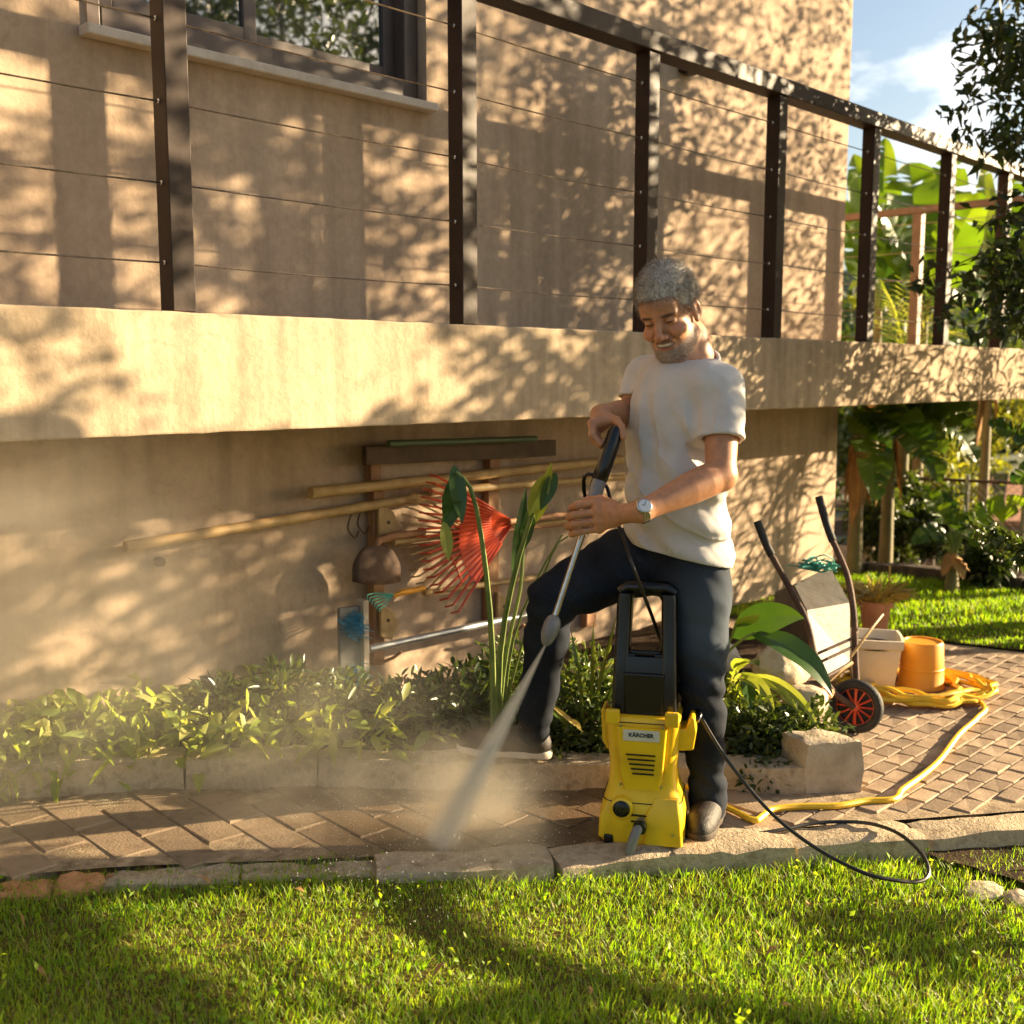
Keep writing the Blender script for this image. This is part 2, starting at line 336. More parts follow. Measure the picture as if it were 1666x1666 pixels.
m_cover = leafmat('cover_leaf', (.16, .24, .03), (.30, .37, .065), (.48, .48, .18), trans=.5, tcol=(1.6, 1.5, .6))
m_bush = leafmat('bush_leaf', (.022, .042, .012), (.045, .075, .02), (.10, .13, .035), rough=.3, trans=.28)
m_litbush = leafmat('lit_bush_leaf', (.035, .065, .015), (.085, .135, .03), (.22, .25, .08), rough=.3, trans=.3)  # lighter copy of the bush leaf, sunlight put into its colour
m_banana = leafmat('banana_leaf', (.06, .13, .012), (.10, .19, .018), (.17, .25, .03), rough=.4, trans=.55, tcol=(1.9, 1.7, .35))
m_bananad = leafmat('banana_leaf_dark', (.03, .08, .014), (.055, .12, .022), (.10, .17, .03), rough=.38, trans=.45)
m_bigleaf = leafmat('big_leaf', (.022, .065, .014), (.04, .095, .018), (.08, .14, .025), rough=.32, trans=.22, tcol=(1.8, 1.7, .5))
m_stem = M('green_stem', (.10, .15, .03), (.20, .25, .06), scale=14, rough=.5)
m_bstem = M('banana_stem', (.10, .09, .035), (.19, .16, .06), scale=10, rough=.7, bump=.3, stretch=(1, 1, .25), c3=(.13, .06, .025))
m_dry = M('dry_leaf', (.30, .15, .05), (.46, .26, .09), scale=10, rough=.9)
m_straw = leafmat('straw', (.40, .30, .08), (.55, .42, .12), (.62, .52, .2), trans=.3)
m_ytree = leafmat('yellow_tree_leaf', (.10, .14, .015), (.19, .21, .03), (.30, .29, .06), trans=.4)
m_skin = None
# ------------------------------------------------------------------ ground heights
def sstep(u): u = np.clip(u, 0, 1); return u*u*(3-2*u)
def pathz(X, Y): return .07*sstep((-.1-(X-Y))/2.0)
def lawnz(X, Y):
    return -.022 + pathz(X, Y)*1.0 - .062*sstep((X-Y+.6)/2.4) + .012*np.sin(X*3.1+1)*np.sin(Y*2.7)
def onG(x, y, dz=0.0):
    p = onZ(x, y, dz)
    for _ in range(6): p = onZ(x, y, float(pathz(p[0], p[1]))+dz)
    return p
def inpoly(X, Y, poly):
    X = np.asarray(X, float); Y = np.asarray(Y, float); r = np.zeros(X.shape, bool); n = len(poly)
    for i in range(n):
        x1, y1 = poly[i][:2]; x2, y2 = poly[(i+1) % n][:2]
        with np.errstate(divide='ignore', invalid='ignore'):
            c = ((y1 > Y) != (y2 > Y)) & (X < (x2-x1)*(Y-y1)/(y2-y1+1e-12)+x1)
        r ^= c
    return r
def vnoise(x, y, z, s=1.0, seed=0):
    x = np.asarray(x)*s; y = np.asarray(y)*s; z = np.asarray(z)*s
    return (np.sin(x*1.7+y*2.3+seed)+np.sin(y*1.9-z*2.1+seed*1.7)+np.sin(z*2.7+x*1.3+seed*.6)+.6*np.sin(x*4.1-y*3.7+seed)+.6*np.sin(y*4.7+z*3.9-seed)+.4*np.sin(x*8.3+z*7.1+seed)*np.sin(y*7.7))/4.0

# kerb lines from the ground up
FK = [onG(x, y) for x, y in ((-330, 1452), (0, 1424), (170, 1409), (420, 1398), (600, 1391), (780, 1384), (900, 1376), (1120, 1352), (1330, 1342), (1440, 1334), (1666, 1316))]
d_ = nrm(FK[-1]-FK[-2]); FK += [FK[-1]+d_*1.0, FK[-1]+d_*3.2]
BK = [onG(x, y) for x, y in ((-260, 1312), (0, 1302), (190, 1290), (350, 1280), (500, 1278), (640, 1280), (760, 1281), (890, 1281), (1030, 1284), (1180, 1290), (1310, 1288))]
BEND = [onG(1310, 1288), onG(1402, 1286)]
BE2 = BEND[1] + A(.52, .40, 0)
LE = [A(5.30, 4.2, 0), A(5.64, 2.62, 0), A(5.80, 1.98, 0), A(6.15, .6, 0), A(6.6, -1.2, 0)]     # edge between paving and back lawn
LOG = [A(6.98, 5.2, 0), A(7.29, 3.59, 0), A(7.48, 2.58, 0), A(7.9, .4, 0), A(8.2, -1.2, 0)]

def sheet(name, poly, zf, mat, step=.12, kind='structure', solid=None):
    """a ground sheet over a polygon: a fine grid cut to the outline by bisecting along its border cells"""
    import bmesh
    bm = bmesh.new()
    vs_ = [bm.verts.new((p[0], p[1], 0)) for p in poly]; f = bm.faces.new(vs_)
    x0, x1 = min(p[0] for p in poly), max(p[0] for p in poly); y0, y1 = min(p[1] for p in poly), max(p[1] for p in poly)
    for k in range(1, int((x1-x0)/step)+1):
        bmesh.ops.bisect_plane(bm, geom=bm.verts[:]+bm.edges[:]+bm.faces[:], plane_co=(x0+k*step, 0, 0), plane_no=(1, 0, 0))
    for k in range(1, int((y1-y0)/step)+1):
        bmesh.ops.bisect_plane(bm, geom=bm.verts[:]+bm.edges[:]+bm.faces[:], plane_co=(0, y0+k*step, 0), plane_no=(0, 1, 0))
    for v in bm.verts: v.co.z = float(zf(v.co.x, v.co.y))
    bmesh.ops.recalc_face_normals(bm, faces=bm.faces[:])
    if sum(f.normal.z for f in bm.faces) < 0: bmesh.ops.reverse_faces(bm, faces=bm.faces[:])
    for f in bm.faces: f.smooth = True
    me = bpy.data.meshes.new(name); bm.to_mesh(me); bm.free(); me.materials.append(mat)
    o = link(name, me); o['kind'] = kind; return o

far = MB().add([(-900, -900, -.9), (900, -900, -.9), (900, 900, -.9), (-900, 900, -.9)], [(0, 1, 2, 3)]).build('ground', m_far); far['kind'] = 'structure'
lawn_poly = [p[:2] for p in FK] + [A(9, -2.2), A(9, -9), A(-4, -9), A(-4, 4.2)]
sheet('lawn', lawn_poly, lambda x, y: lawnz(x, y), m_lawn, step=.35)
path_poly = [p[:2] for p in FK] + [A(6.9, -1.4)] + [p[:2] for p in LE[::-1]] + [A(5.3, 3.65), A(-.5, 3.65), A(-.5, 4.2)]
sheet('path', path_poly, lambda x, y: pathz(x, y)-.0050 + .0022*vnoise(x, y, 0, 5), m_joint, step=.05)
bl_poly = [p[:2] for p in LE] + [p[:2] for p in LOG[::-1]]
sheet('back_lawn', bl_poly, lambda x, y: .006+0*x, m_lawn, step=.5)
bank_poly = [p[:2] for p in LOG] + [A(26, -6), A(26, 16), A(7.1, 16)]
sheet('bank', bank_poly, lambda x, y: -.02-.85*sstep((x-7.4)/4.0)+.05*math.sin(x*2+y), m_soil, step=.8)

def soilz(x, y):
    t = min(1.0, max(0.0, (3.65-y)/1.2)); return .03+.06*t+pathz(x, y)*1.1+.02*float(vnoise(x, y, 0, 6))
BKin = [p + A(.11, .11, 0) for p in BK]
soil_poly = [p[:2] for p in BKin] + [BEND[1][:2]+A(.02, .10), BE2[:2], A(4.9, 3.0), A(5.2, 3.65), A(-.2, 3.65)]
sheet('bed_soil', soil_poly, soilz, m_soil, step=.15)

# far hills behind the garden
def hill(name, c, rx, ry, h, mat):
    V = []; F = []; n = 40
    for i in range(n+1):
        for j in range(n+1):
            u, v = i/n*2-1, j/n*2-1; r = u*u+v*v
            V.append((c[0]+u*rx, c[1]+v*ry, -1.2+h*max(0, 1-r)**1.0+.03*h*vnoise(u*9, v*9, 0)))
    F = [(i*(n+1)+j, (i+1)*(n+1)+j, (i+1)*(n+1)+j+1, i*(n+1)+j+1) for i in range(n) for j in range(n)]
    o = link(name, mesh_np(name, V, np.array(F), mat)); o['kind'] = 'structure'; return o
hill('hill', (240, 60, 0), 150, 150, 26, m_hill)
hill('hill', (150, 170, 0), 110, 90, 16, m_hill)

# ------------------------------------------------------------------ kerbs
def rough_block(name, a0, b0, b1, a1, z0, zt, mat, parent, seed, amp=.010, n=7):
    """a hewn block: a0-b0 front edge, a1-b1 back edge; zt is a function of position for the top"""
    import bmesh
    bm = bmesh.new(); bmesh.ops.create_cube(bm, size=1)
    bmesh.ops.subdivide_edges(bm, edges=bm.edges[:], cuts=n, use_grid_fill=True)
    a0, b0, a1, b1 = (np.asarray(q, float) for q in (a0, b0, a1, b1))
    for v in bm.verts:
        u, t_, s_ = v.co.x+.5, v.co.y+.5, v.co.z+.5
        p = (a0*(1-u)+b0*u)*(1-t_)+(a1*(1-u)+b1*u)*t_
        top = zt(p[0], p[1]); z = z0+(top-z0)*s_
        q = A(p[0], p[1], z); q = q + amp*A(vnoise(*q, 14, seed), vnoise(*q, 13, seed+3), vnoise(*q, 15, seed+7)) + .4*amp*A(0, 0, vnoise(*q, 44, seed))
        e = (abs(v.co.x) > .49)+(abs(v.co.y) > .49)+(abs(v.co.z) > .49)
        if e >= 2:
            cen = (a0+b0+a1+b1)/4; cen = A(cen[0], cen[1], (z0+top)/2); q = q + (cen-q)*(A(.003, .003, .028)*e)
        v.co = q
    for f in bm.faces: f.smooth = True
    me = bpy.data.meshes.new(name); bm.to_mesh(me); bm.free(); me.materials.append(mat); me.set_sharp_from_angle(angle=math.radians(42))
    o = link(name, me, parent)
    return o
fk = tag(empty('path_kerb', (0, 0, 0)), 'rough sandy concrete kerb stones edging the path along the front lawn', 'kerb')
def along(P, s):                 # point at arc length s on polyline P
    for i in range(len(P)-1):
        l = np.linalg.norm(P[i+1]-P[i])
        if s <= l or i == len(P)-2: return P[i]+(P[i+1]-P[i])*s/l
        s -= l
def plen(P): return sum(np.linalg.norm(P[i+1]-P[i]) for i in range(len(P)-1))
def arc_of(P, q):
    best = (9, 0); s = 0
    for i in range(len(P)-1):
        d = P[i+1]-P[i]; l = np.linalg.norm(d); t_ = np.clip((q-P[i]) @ d/l/l, 0, 1); e = np.linalg.norm(P[i]+d*t_-q)
        if e < best[0]: best = (e, s+t_*l)
        s += l
    return best[1]
sA = arc_of(FK, onG(172, 1409)); sB = arc_of(FK, onG(605, 1391)); sC = arc_of(FK, onG(1462, 1332))
s = 0.0; k = 0; TOT = plen(FK)
while s < TOT-.3:
    if s < sA: L_ = .21
    elif s < sB: L_ = rnd.uniform(.32, .42)
    else: L_ = rnd.uniform(.34, .52)
    e = min(s+L_, TOT)
    if s < sA and e > sA-.06: e = sA
    p, q = along(FK, s+.002), along(FK, e-.002); dd = nrm(q-p); nn = A(dd[1], -dd[0], 0)
    if nn[0]*p[0]+nn[1]*p[1] > 0: nn = -nn                        # outwards: towards the camera
    wd = .15+rnd.uniform(-.01, .02); top = rnd.uniform(.0, .014)
    if s < sA: mt, nm, wd, top = m_brick, 'brick', .12, -.012
    elif s < sB: mt, nm, wd, top = m_kerb, 'kerb_stone', .10, -.008
    else: mt, nm = m_kerb, 'kerb_stone'
    if s > sC-.02: wd -= .03; top -= .012
    bo = nn*rnd.uniform(-.012, .012)
    rough_block(nm, p+nn*wd+bo, q+nn*wd+bo, q, p, -.30, lambda x, y, t_=top: pathz(x, y)+t_, mt, fk, k, amp=.012)
    s = e; k += 1
bk = tag(empty('bed_kerb', (0, 0, 0)), 'weathered concrete kerb holding the planting bed under the house wall', 'kerb')
TOT = plen(BK); s = 0; k = 20
while s < TOT-.05:
    e = min(s+rnd.uniform(.42, .6), TOT); e = TOT if TOT-e < .2 else e
    p, q = along(BK, s+.001), along(BK, e-.001); dd = nrm(q-p); nn = A(-dd[1], dd[0], 0)
    if nn[0]*p[0]+nn[1]*p[1] < 0: nn = -nn
    h0 = .088 + .028*max(0, (1.0-s/TOT*1.6))
    rough_block('kerb_stone', p, q, q+nn*.13, p+nn*.13, -.1, lambda x, y, t_=h0: pathz(x, y)+t_+.006*vnoise(x, y, 0, 8), m_kerb, bk, k, amp=.010)
    s = e; k += 1
p, q = BEND; nn = nrm(A(-(q-p)[1], (q-p)[0], 0)); nn = nn if nn @ p > 0 else -nn
rough_block('end_stone', p, q, q+A(.04, .12, 0), p+A(.04, .12, 0), -.1, lambda x, y: .175+.01*vnoise(x, y, 0, 9), m_palekerb, bk, 50, amp=.008)
p2 = BEND[1]+A(.03, .125, 0)
rough_block('end_stone', BEND[1]+A(.02, .13, 0), BE2, BE2+A(-.09, .08, 0), BEND[1]+A(-.08, .19, 0), -.1, lambda x, y: .13, m_palekerb, bk, 51, amp=.01)
# log edge behind the back lawn
lg = tag(empty('lawn_border', (0, 0, 0)), 'low dark timber border along the far edge of the back lawn', 'border')
for i in range(len(LOG)-1):
    rough_block('log', LOG[i], LOG[i+1]-.02*nrm(LOG[i+1]-LOG[i]), LOG[i+1]+A(.12, .02, 0), LOG[i]+A(.12, .02, 0), -.3, lambda x, y: .085, m_bark, lg, 60+i, amp=.01)

# ------------------------------------------------------------------ pavers: one object each
def paver_mesh(name, lx, ly, mat, seed):
    r = random.Random(seed); h = .05; c = .004; mb = MB()
    g_ = .0038 if lx > .1255 else .0026; hx, hy = lx/2-g_, ly/2-g_; j = lambda: r.uniform(-.0012, .0012)
    q = [(-hx+j(), -hy+j()), (hx+j(), -hy+j()), (hx+j(), hy+j()), (-hx+j(), hy+j())]
    tz = [r.uniform(-.0025, .0025) for _ in q]
    V = [(x, y, -h) for x, y in q]+[(x, y, -c+t_) for (x, y), t_ in zip(q, tz)]+[(x*(1-c/abs(x)), y*(1-c/abs(y)), t_) for (x, y), t_ in zip(q, tz)]
    F = [(0, 1, 5, 4), (1, 2, 6, 5), (2, 3, 7, 6), (3, 0, 4, 7), (4, 5, 9, 8), (5, 6, 10, 9), (6, 7, 11, 10), (7, 4, 8, 11), (8, 9, 10, 11)]
    return mb.add(V, F).mesh(name, mat)
pav = tag(empty('paving', (0, 0, 0)), kind='structure')
path_top = [p[:2] for p in FK] + [A(6.9, -1.4)] + [p[:2]-A(.03, 0) for p in LE[::-1]] + [A(5.25, 3.75)] + [BE2[:2], BEND[1][:2], BEND[0][:2]] + [p[:2] for p in BK[::-1]]
slots = []
CW, CL = .128, .257
var = [paver_mesh('paver', CW, CL, m_paver, i) for i in range(6)]
i0 = 0
for i in range(-14, 26):
    X = 1.345+CW*(i+.5)
    off = (i*.37 % 1)*CL
    for jj in range(-4, 20):
        Y = .3+off+CL*(jj+.5)
        if X-Y < 1.22: slots.append((X, Y, 0))
BWx, BWy = .124, .072
svar = [paver_mesh('paver', BWx, BWy, m_paver2, 40+i) for i in range(6)]
for jj in range(-30, 60):
    Y = jj*BWy
    for i in range(-4, 60):
        X = 2.2+(i+(.42*jj % 1))*BWx
        if X-Y >= 1.26: slots.append((X, Y, 1))
SX = np.array([q[0] for q in slots]); SY = np.array([q[1] for q in slots])
ok = inpoly(SX, SY, path_top)
for dx, dy in ((.04, .04), (-.04, -.04)): ok &= inpoly(SX+dx, SY+dy, path_top)
slots = [q for q, k_ in zip(slots, ok) if k_]
def vis(q):
    x, y, z = pix((q[0], q[1], 0)); return -60 < x < 1726 and y < 1700 and z > 0
visl = sorted([q for q in slots if vis(q)], key=lambda q: q[0]*.716+q[1]*.698)
def put_paver(q):
    me = (svar if q[2] else var)[rnd.randrange(6)]
    o = link('paver', me, pav, (q[0], q[1], float(pathz(q[0], q[1]))+rnd.uniform(-.0015, .0015)))
    e_ = .02; gx = (float(pathz(q[0]+e_, q[1]))-float(pathz(q[0]-e_, q[1])))/(2*e_); gy = (float(pathz(q[0], q[1]+e_))-float(pathz(q[0], q[1]-e_)))/(2*e_)
    o.rotation_euler = (math.atan(gy)+rnd.uniform(-.005, .005), -math.atan(gx)+rnd.uniform(-.005, .005), rnd.uniform(-.010, .010)); return o
for q in visl[:300]: put_paver(q)
chosen = set(visl[:300])
rest = [q for q in slots if q not in chosen and (vis(q) or q[2] == 0 or (q[0] < 6.4 and q[1] > -.2))]
mbp = MB()
for q in rest:
    me = (svar if q[2] else var)[rnd.randrange(6)]
    z = float(pathz(q[0], q[1]))+rnd.uniform(-.003, .003)
    mbp.add([(v.co.x+q[0], v.co.y+q[1], v.co.z+z) for v in me.vertices], [tuple(p.vertices) for p in me.polygons])
o = mbp.build('far_pavers', m_paver2, pav); o['kind'] = 'stuff'

# ------------------------------------------------------------------ grass
def grass(name, N, region, zf, hmin, hmax, wid, mat, lean=.55):
    pts = region(N); n = len(pts); X, Y = pts[:, 0], pts[:, 1]; Z = zf(X, Y)-.004
    h = rng.uniform(hmin, hmax, n)*np.clip(1+.35*vnoise(X, Y, 0, 7)+.45*vnoise(X, Y, 1, 2.3), .35, 2); a = rng.uniform(0, 2*np.pi, n); ln = rng.uniform(.1, lean, n)*h
    b = np.stack([X, Y, Z], 1); dx = np.stack([np.cos(a), np.sin(a), 0*a], 1); sx = np.stack([-np.sin(a), np.cos(a), 0*a], 1)
    w_ = (wid*rng.uniform(.6, 1.3, n))[:, None]; up = np.array([[0, 0, 1.0]])
    m1 = b+dx*(ln*.35)[:, None]+up*(h*.55)[:, None]; t_ = b+dx*ln[:, None]+up*(h*rng.uniform(.8, 1.0, n))[:, None]
    V = np.stack([b-sx*w_, b+sx*w_, m1-sx*w_*.75, m1+sx*w_*.75, t_], 1).reshape(-1, 3)
    F = (np.arange(n)[:, None, None]*5+np.array([[0, 1, 3], [0, 3, 2], [2, 3, 4]])[None]).reshape(-1, 3)
    o = link(name, mesh_np(name, V, F, mat)); o['kind'] = 'stuff'; return o
def front_region(N):
    out_ = []
    while sum(map(len, out_)) < N:
        dpt = rng.uniform(1.9, 3.7, N)**1.0; lat = rng.uniform(-.62, .62, N)*dpt
        X = Fv[0]*dpt+Rv[0]*lat; Y = Fv[1]*dpt+Rv[1]*lat
        m = inpoly(X, Y, lawn_poly) & (((X-Y) < 2.35) | (rng.random(N) < .12*np.clip(3.0-(X-Y), 0, 1)))
        out_.append(np.stack([X[m], Y[m]], 1))
    return np.vstack(out_)[:N]
grass('grass', 54000, front_region, lawnz, .016, .045, .0017, m_grass, lean=.8)
def thatch(N): return front_region(N)
gs = leafmat('dry_grass', (.16, .15, .03), (.26, .22, .06), (.36, .30, .12), trans=.3)
grass('dry_grass', 12000, front_region, lawnz, .012, .04, .0020, gs, lean=1.6)
def back_region(N):
    X = rng.uniform(5.2, 8.2, N*3); Y = rng.uniform(.2, 5.0, N*3); m = inpoly(X, Y, bl_poly); return np.stack([X[m], Y[m]], 1)[:N]
def weeds():
    pts = front_region(2600); n = len(pts); P = np.stack([pts[:, 0], pts[:, 1], lawnz(pts[:, 0], pts[:, 1])+rng.uniform(.012, .04, n)], 1)
    k_ = vnoise(pts[:, 0], pts[:, 1], 0, 5.5) > .12; P = P[k_]; n = len(P); V, F = leaf_cloud(P, rand_dirs(n, .5), rand_dirs(n, .9), rng.uniform(.012, .026, n), rng.uniform(.008, .016, n))
    o = link('lawn_weeds', mesh_np('lawn_weeds', V, F, m_grass)); o['kind'] = 'stuff'
    pts = front_region(34); n = len(pts); P = np.stack([pts[:, 0], pts[:, 1], lawnz(pts[:, 0], pts[:, 1])+rng.uniform(.02, .045, n)], 1)
    V, F = leaf_cloud(P, rand_dirs(n, .1)*A(1, 1, .4), rand_dirs(n, 1.2), rng.uniform(.03, .055, n), rng.uniform(.012, .022, n), droop=.3); o = link('fallen_leaves', mesh_np('fallen_leaves', V, F, m_dry)); o['kind'] = 'stuff'
weeds()
grass('back_grass', 30000, back_region, lambda x, y: .006+0*x, .025, .05, .0035, m_grass, lean=.7)

# ------------------------------------------------------------------ house
HX = 6.91; WY = 3.65; SZ0, SZ1, SY0 = 1.235, 1.59, 2.95
hs_ = tag(empty('house', (0, WY, 0)), 'sand coloured rendered house with a cantilevered concrete walkway on its long side', 'house')
def wall_with_hole(x0, x1, z0, z1, hx0, hx1, hz0, hz1, y, depth):
    mb = MB(); xs = [x0, hx0, hx1, x1]; zs = [z0, hz0, hz1, z1]; V = []; 
    for dy in (0, depth):
        for z in zs:
            for x in xs: V.append((x, y+dy, z))
    i = lambda a, b, c: c*16+b*4+a; F = []
    for a in range(3):
        for b in range(3):
            if (a, b) == (1, 1): continue
            F.append((i(a, b, 0), i(a+1, b, 0), i(a+1, b+1, 0), i(a, b+1, 0))); F.append((i(a, b, 1), i(a, b+1, 1), i(a+1, b+1, 1), i(a+1, b, 1)))
    F += [(i(1, 1, 0), i(1, 1, 1), i(2, 1, 1), i(2, 1, 0)), (i(1, 2, 0), i(2, 2, 0), i(2, 2, 1), i(1, 2, 1)), (i(1, 1, 0), i(1, 2, 0), i(1, 2, 1), i(1, 1, 1)), (i(2, 1, 0), i(2, 1, 1), i(2, 2, 1), i(2, 2, 0))]
    for a in range(3):
        F += [(i(a, 0, 0), i(a, 0, 1), i(a+1, 0, 1), i(a+1, 0, 0)), (i(a, 3, 0), i(a+1, 3, 0), i(a+1, 3, 1), i(a, 3, 1))]
        F += [(i(0, a, 0), i(0, a+1, 0), i(0, a+1, 1), i(0, a, 1)), (i(3, a, 0), i(3, a, 1), i(3, a+1, 1), i(3, a+1, 0))]
    return mb.add(V, F)
WX0, WX1, WZ0, WZ1 = 1.745, 3.22, 2.545, 3.9
mbw = wall_with_hole(-5, HX, -.5, 6.2, WX0, WX1, WZ0, WZ1, WY, .24)
mbw.build('wall', m_plaster, hs_, bevel=.012, local=A(0, WY, 0))
MB().box((HX-.12, WY+.245+3.0, 2.85), (.24, 6.0, 6.7)).build('side_wall', m_plaster, hs_, local=A(0, WY, 0))
MB().box((1, WY+3.1, 6.32), (12.9, 6.9, .22)).build('roof', m_slab, hs_, local=A(0, WY, 0))
MB().box(((WX0+WX1)/2, WY+1.6, 3.2), (3.2, .05, 2.4)).build('inner_wall', m_curtain, hs_, local=A(0, WY, 0))
# walkway slab with slightly ragged arrises
import bmesh
bm = bmesh.new(); bmesh.ops.create_cube(bm, size=1)
for v in bm.verts: v.co = ((v.co.x+.5)*14.05-5, SY0+(v.co.y+.5)*(WY-SY0-.003), SZ0+(v.co.z+.5)*(SZ1-SZ0))
for k in range(1, 180): bmesh.ops.bisect_plane(bm, geom=bm.verts[:]+bm.edges[:]+bm.faces[:], plane_co=(-5+k*14.05/180, 0, 0), plane_no=(1, 0, 0))
for v in bm.verts:
    if v.co.y < SY0+.01:
        v.co.z += .0035*float(vnoise(v.co.x, 0, v.co.z, 19)); v.co.y += .0025*float(vnoise(v.co.x, v.co.z, 0, 13))
for v in bm.verts: v.co.y -= WY
me = bpy.data.meshes.new('walkway_slab'); bm.to_mesh(me); bm.free(); me.materials.append(m_slab)
o = link('walkway_slab', me, hs_); b_ = o.modifiers.new('b', 'BEVEL'); b_.width = .006; b_.segments = 2; b_.limit_method = 'ANGLE'
# the walkway turns the corner behind the house
MB().box((7.985, 4.67, (SZ0+SZ1)/2), (2.13, 2.035, SZ1-SZ0-.006)).build('walkway_slab', m_slab, hs_, local=A(0, WY, 0))
# window
wn = MB(); 
for (x0, x1) in ((WX0+.004, WX0+.07), (WX1-.075, WX1-.004)): wn.box(((x0+x1)/2, WY+.10, (WZ0+WZ1)/2), (x1-x0, .12, WZ1-WZ0-.008))
wn.box(((WX0+WX1)/2, WY+.10, WZ0+.045), (WX1-WX0-.146, .12, .08)); wn.box(((WX0+WX1)/2, WY+.10, WZ1-.045), (WX1-WX0-.146, .12, .08))
win = wn.build('window', m_wframe, hs_, bevel=.004, local=A(0, WY, 0))
for (x0, x1, yy) in ((1.818, 2.44, .085), (2.375, 3.145, .13)):
    s_ = MB(); z0, z1 = WZ0+.09, WZ1-.09; fw = .055
    for xx in (x0+fw/2, x1-fw/2): s_.box((xx, WY+yy, (z0+z1)/2), (fw, .04, z1-z0))
    for zz in (z0+fw/2, z1-fw/2): s_.box(((x0+x1)/2, WY+yy, zz), (x1-x0-2*fw, .04, fw))
    s_.build('sash', m_wframe, win, bevel=.003, local=A(0, WY, 0))
    MB().box(((x0+x1)/2, WY+yy, (z0+z1)/2), (x1-x0-2*fw+.01, .008, z1-z0-2*fw+.01)).build('pane', m_glass, win, local=A(0, WY, 0))
MB().box(((WX0+WX1)/2, WY+.06, WZ0-.022), (WX1-WX0+.05, .24, .034)).build('sill', m_sill, hs_, bevel=.005, local=A(0, WY, 0))
lq = onY(1124, 119, WY-.05); lp = MB().box((lq[0], WY-.052, lq[2]+.05), (.10, .10, .09)); lp.box((lq[0], WY-.052, lq[2]), (.075, .075, .012))
lp.build('wall_lamp', m_brown, hs_, bevel=.004, local=A(0, WY, 0))
wq_ = onY(1113, 452, WY)
vt = MB().box((wq_[0], WY-.012, wq_[2]), (.09, .02, .11)); vt.box((wq_[0], WY-.026, wq_[2]), (.06, .008, .08)).build('socket_plate', M('white_plastic', (.66, .64, .6), rough=.4), hs_, bevel=.003, local=A(0, WY, 0))

# ------------------------------------------------------------------ railing on the walkway
rl = tag(empty('railing', (0, SY0, SZ1)), 'dark brown steel railing with thin cables along the walkway front', 'railing')
LO = A(0, SY0, SZ1); RY = SY0+.045
PX = [-1.6, -.5, .585, 1.675, 2.82, 3.90, 4.94, 5.93, 6.95, 7.87, 8.93]
for x in PX:
    pb = MB().box((x, RY, SZ1+.583), (.074, .074, 1.166)); po = pb.build('post', m_brown, rl, bevel=.003, local=LO)
    for kz in range(5):
        z = SZ1+.14+.225*kz
        MB().lathe([(.001, 0), (.007, 0), (.0075, .003), (.004, .006), (.001, .0065)], (x-.0372, RY, z), 8, Rm=[[0, 0, -1], [0, 1, 0], [1, 0, 0]]).build('cable_stud', m_steel, po, local=LO)
MB().box((3.7, RY, SZ1+1.2065), (10.75, .10, .08)).build('top_rail', m_brown, rl, bevel=.004, local=LO)
for kz in range(5):
    z = SZ1+.14+.225*kz
    for i in range(len(PX)-1):
        sg = rnd.uniform(.002, .007); xa, xb = PX[i], PX[i+1]
        MB().tube([A(xa+(xb-xa)*u, RY, z-sg*4*u*(1-u)) for u in (0, .25, .5, .75, 1)], .0028, 5).build('cable', m_cable, rl, local=LO)
er = tag(empty('end_railing', (8.95, 4.0, SZ1)), 'brown railing closing the far end of the walkway beyond the house corner', 'railing')
LO = A(8.95, 4.0, SZ1)
for y in (4.08, 5.25):
    MB().box((8.95, y, SZ1+.56), (.074, .074, 1.12)).build('post', m_railwood, er, bevel=.003, local=LO)
MB().box((8.95, 4.2, SZ1+1.148), (.07, 2.3, .055)).build('top_rail', m_railwood, er, bevel=.004, local=LO)
for kz in range(5):
    MB().tube([A(8.95, y, SZ1+.14+.225*kz) for y in (3.04, 4.1, 5.25)], .003, 5).build('cable', m_cable, er, local=LO)
# ------------------------------------------------------------------ trees and shrubs between the sun and the house (their dapples fall on the wall)
NH = A(.507, .862, 0); TANE = math.tan(SUN_EL)
def sunpos(a, b, T): return NH*a + SH*T + A(0, 0, 1)*(b+TANE*T)
def dens(a, b):                        # how closely the crowns cover the light that falls on a given part of the facade
    xs = (a-NH[1]*SY0)/NH[0]; zs = b+TANE*(SH[0]*xs+SH[1]*SY0)          # where that ray meets the slab front
    xw = (a-NH[1]*WY)/NH[0]; zw = b+TANE*(SH[0]*xw+SH[1]*WY)          # ... and the house wall
    if 1.17 < zs < 1.70:
        if xs < 1.34: return .75
        if xs < 2.42: return 0
        if xs < 2.80: return .50
        if xs < 4.3: return .97
        return .55
    if zs <= 1.17:
        if xw < 1.95: return 0 if zw < .34 else .96
        if xw < 2.75: return .99 if zw > .12 else 0
        if xw < 4.4: return .70 if zw > .2 else 0
        return .30 if zw > .55 else 0
    if xw < 1.95 and zw > 2.15: return .45
    if xw > 6.4 and zw > 3.0: return .34
    if xw > 5.0: return .76
    return .87
def cluster(P, n, sg, L, W):
    p = P + rng.normal(size=(n, 3))*sg; D = rand_dirs(n, -.25); N2 = rand_dirs(n, .4)
    return leaf_cloud(p, D, N2, L*rng.uniform(.7, 1.25, n), W*rng.uniform(.7, 1.2, n), droop=.12)
class Cloud:
    def __init__(s): s.V = []; s.F = []; s.n = 0
    def add(s, VF):
        V, F = VF; s.V.append(V); s.F.append(F+s.n); s.n += len(V)
    def build(s, name, mat, parent):
        if not s.V: return None
        o = link(name, mesh_np(name, np.vstack(s.V)-np.array(parent.location), np.vstack(s.F), mat), parent); return o
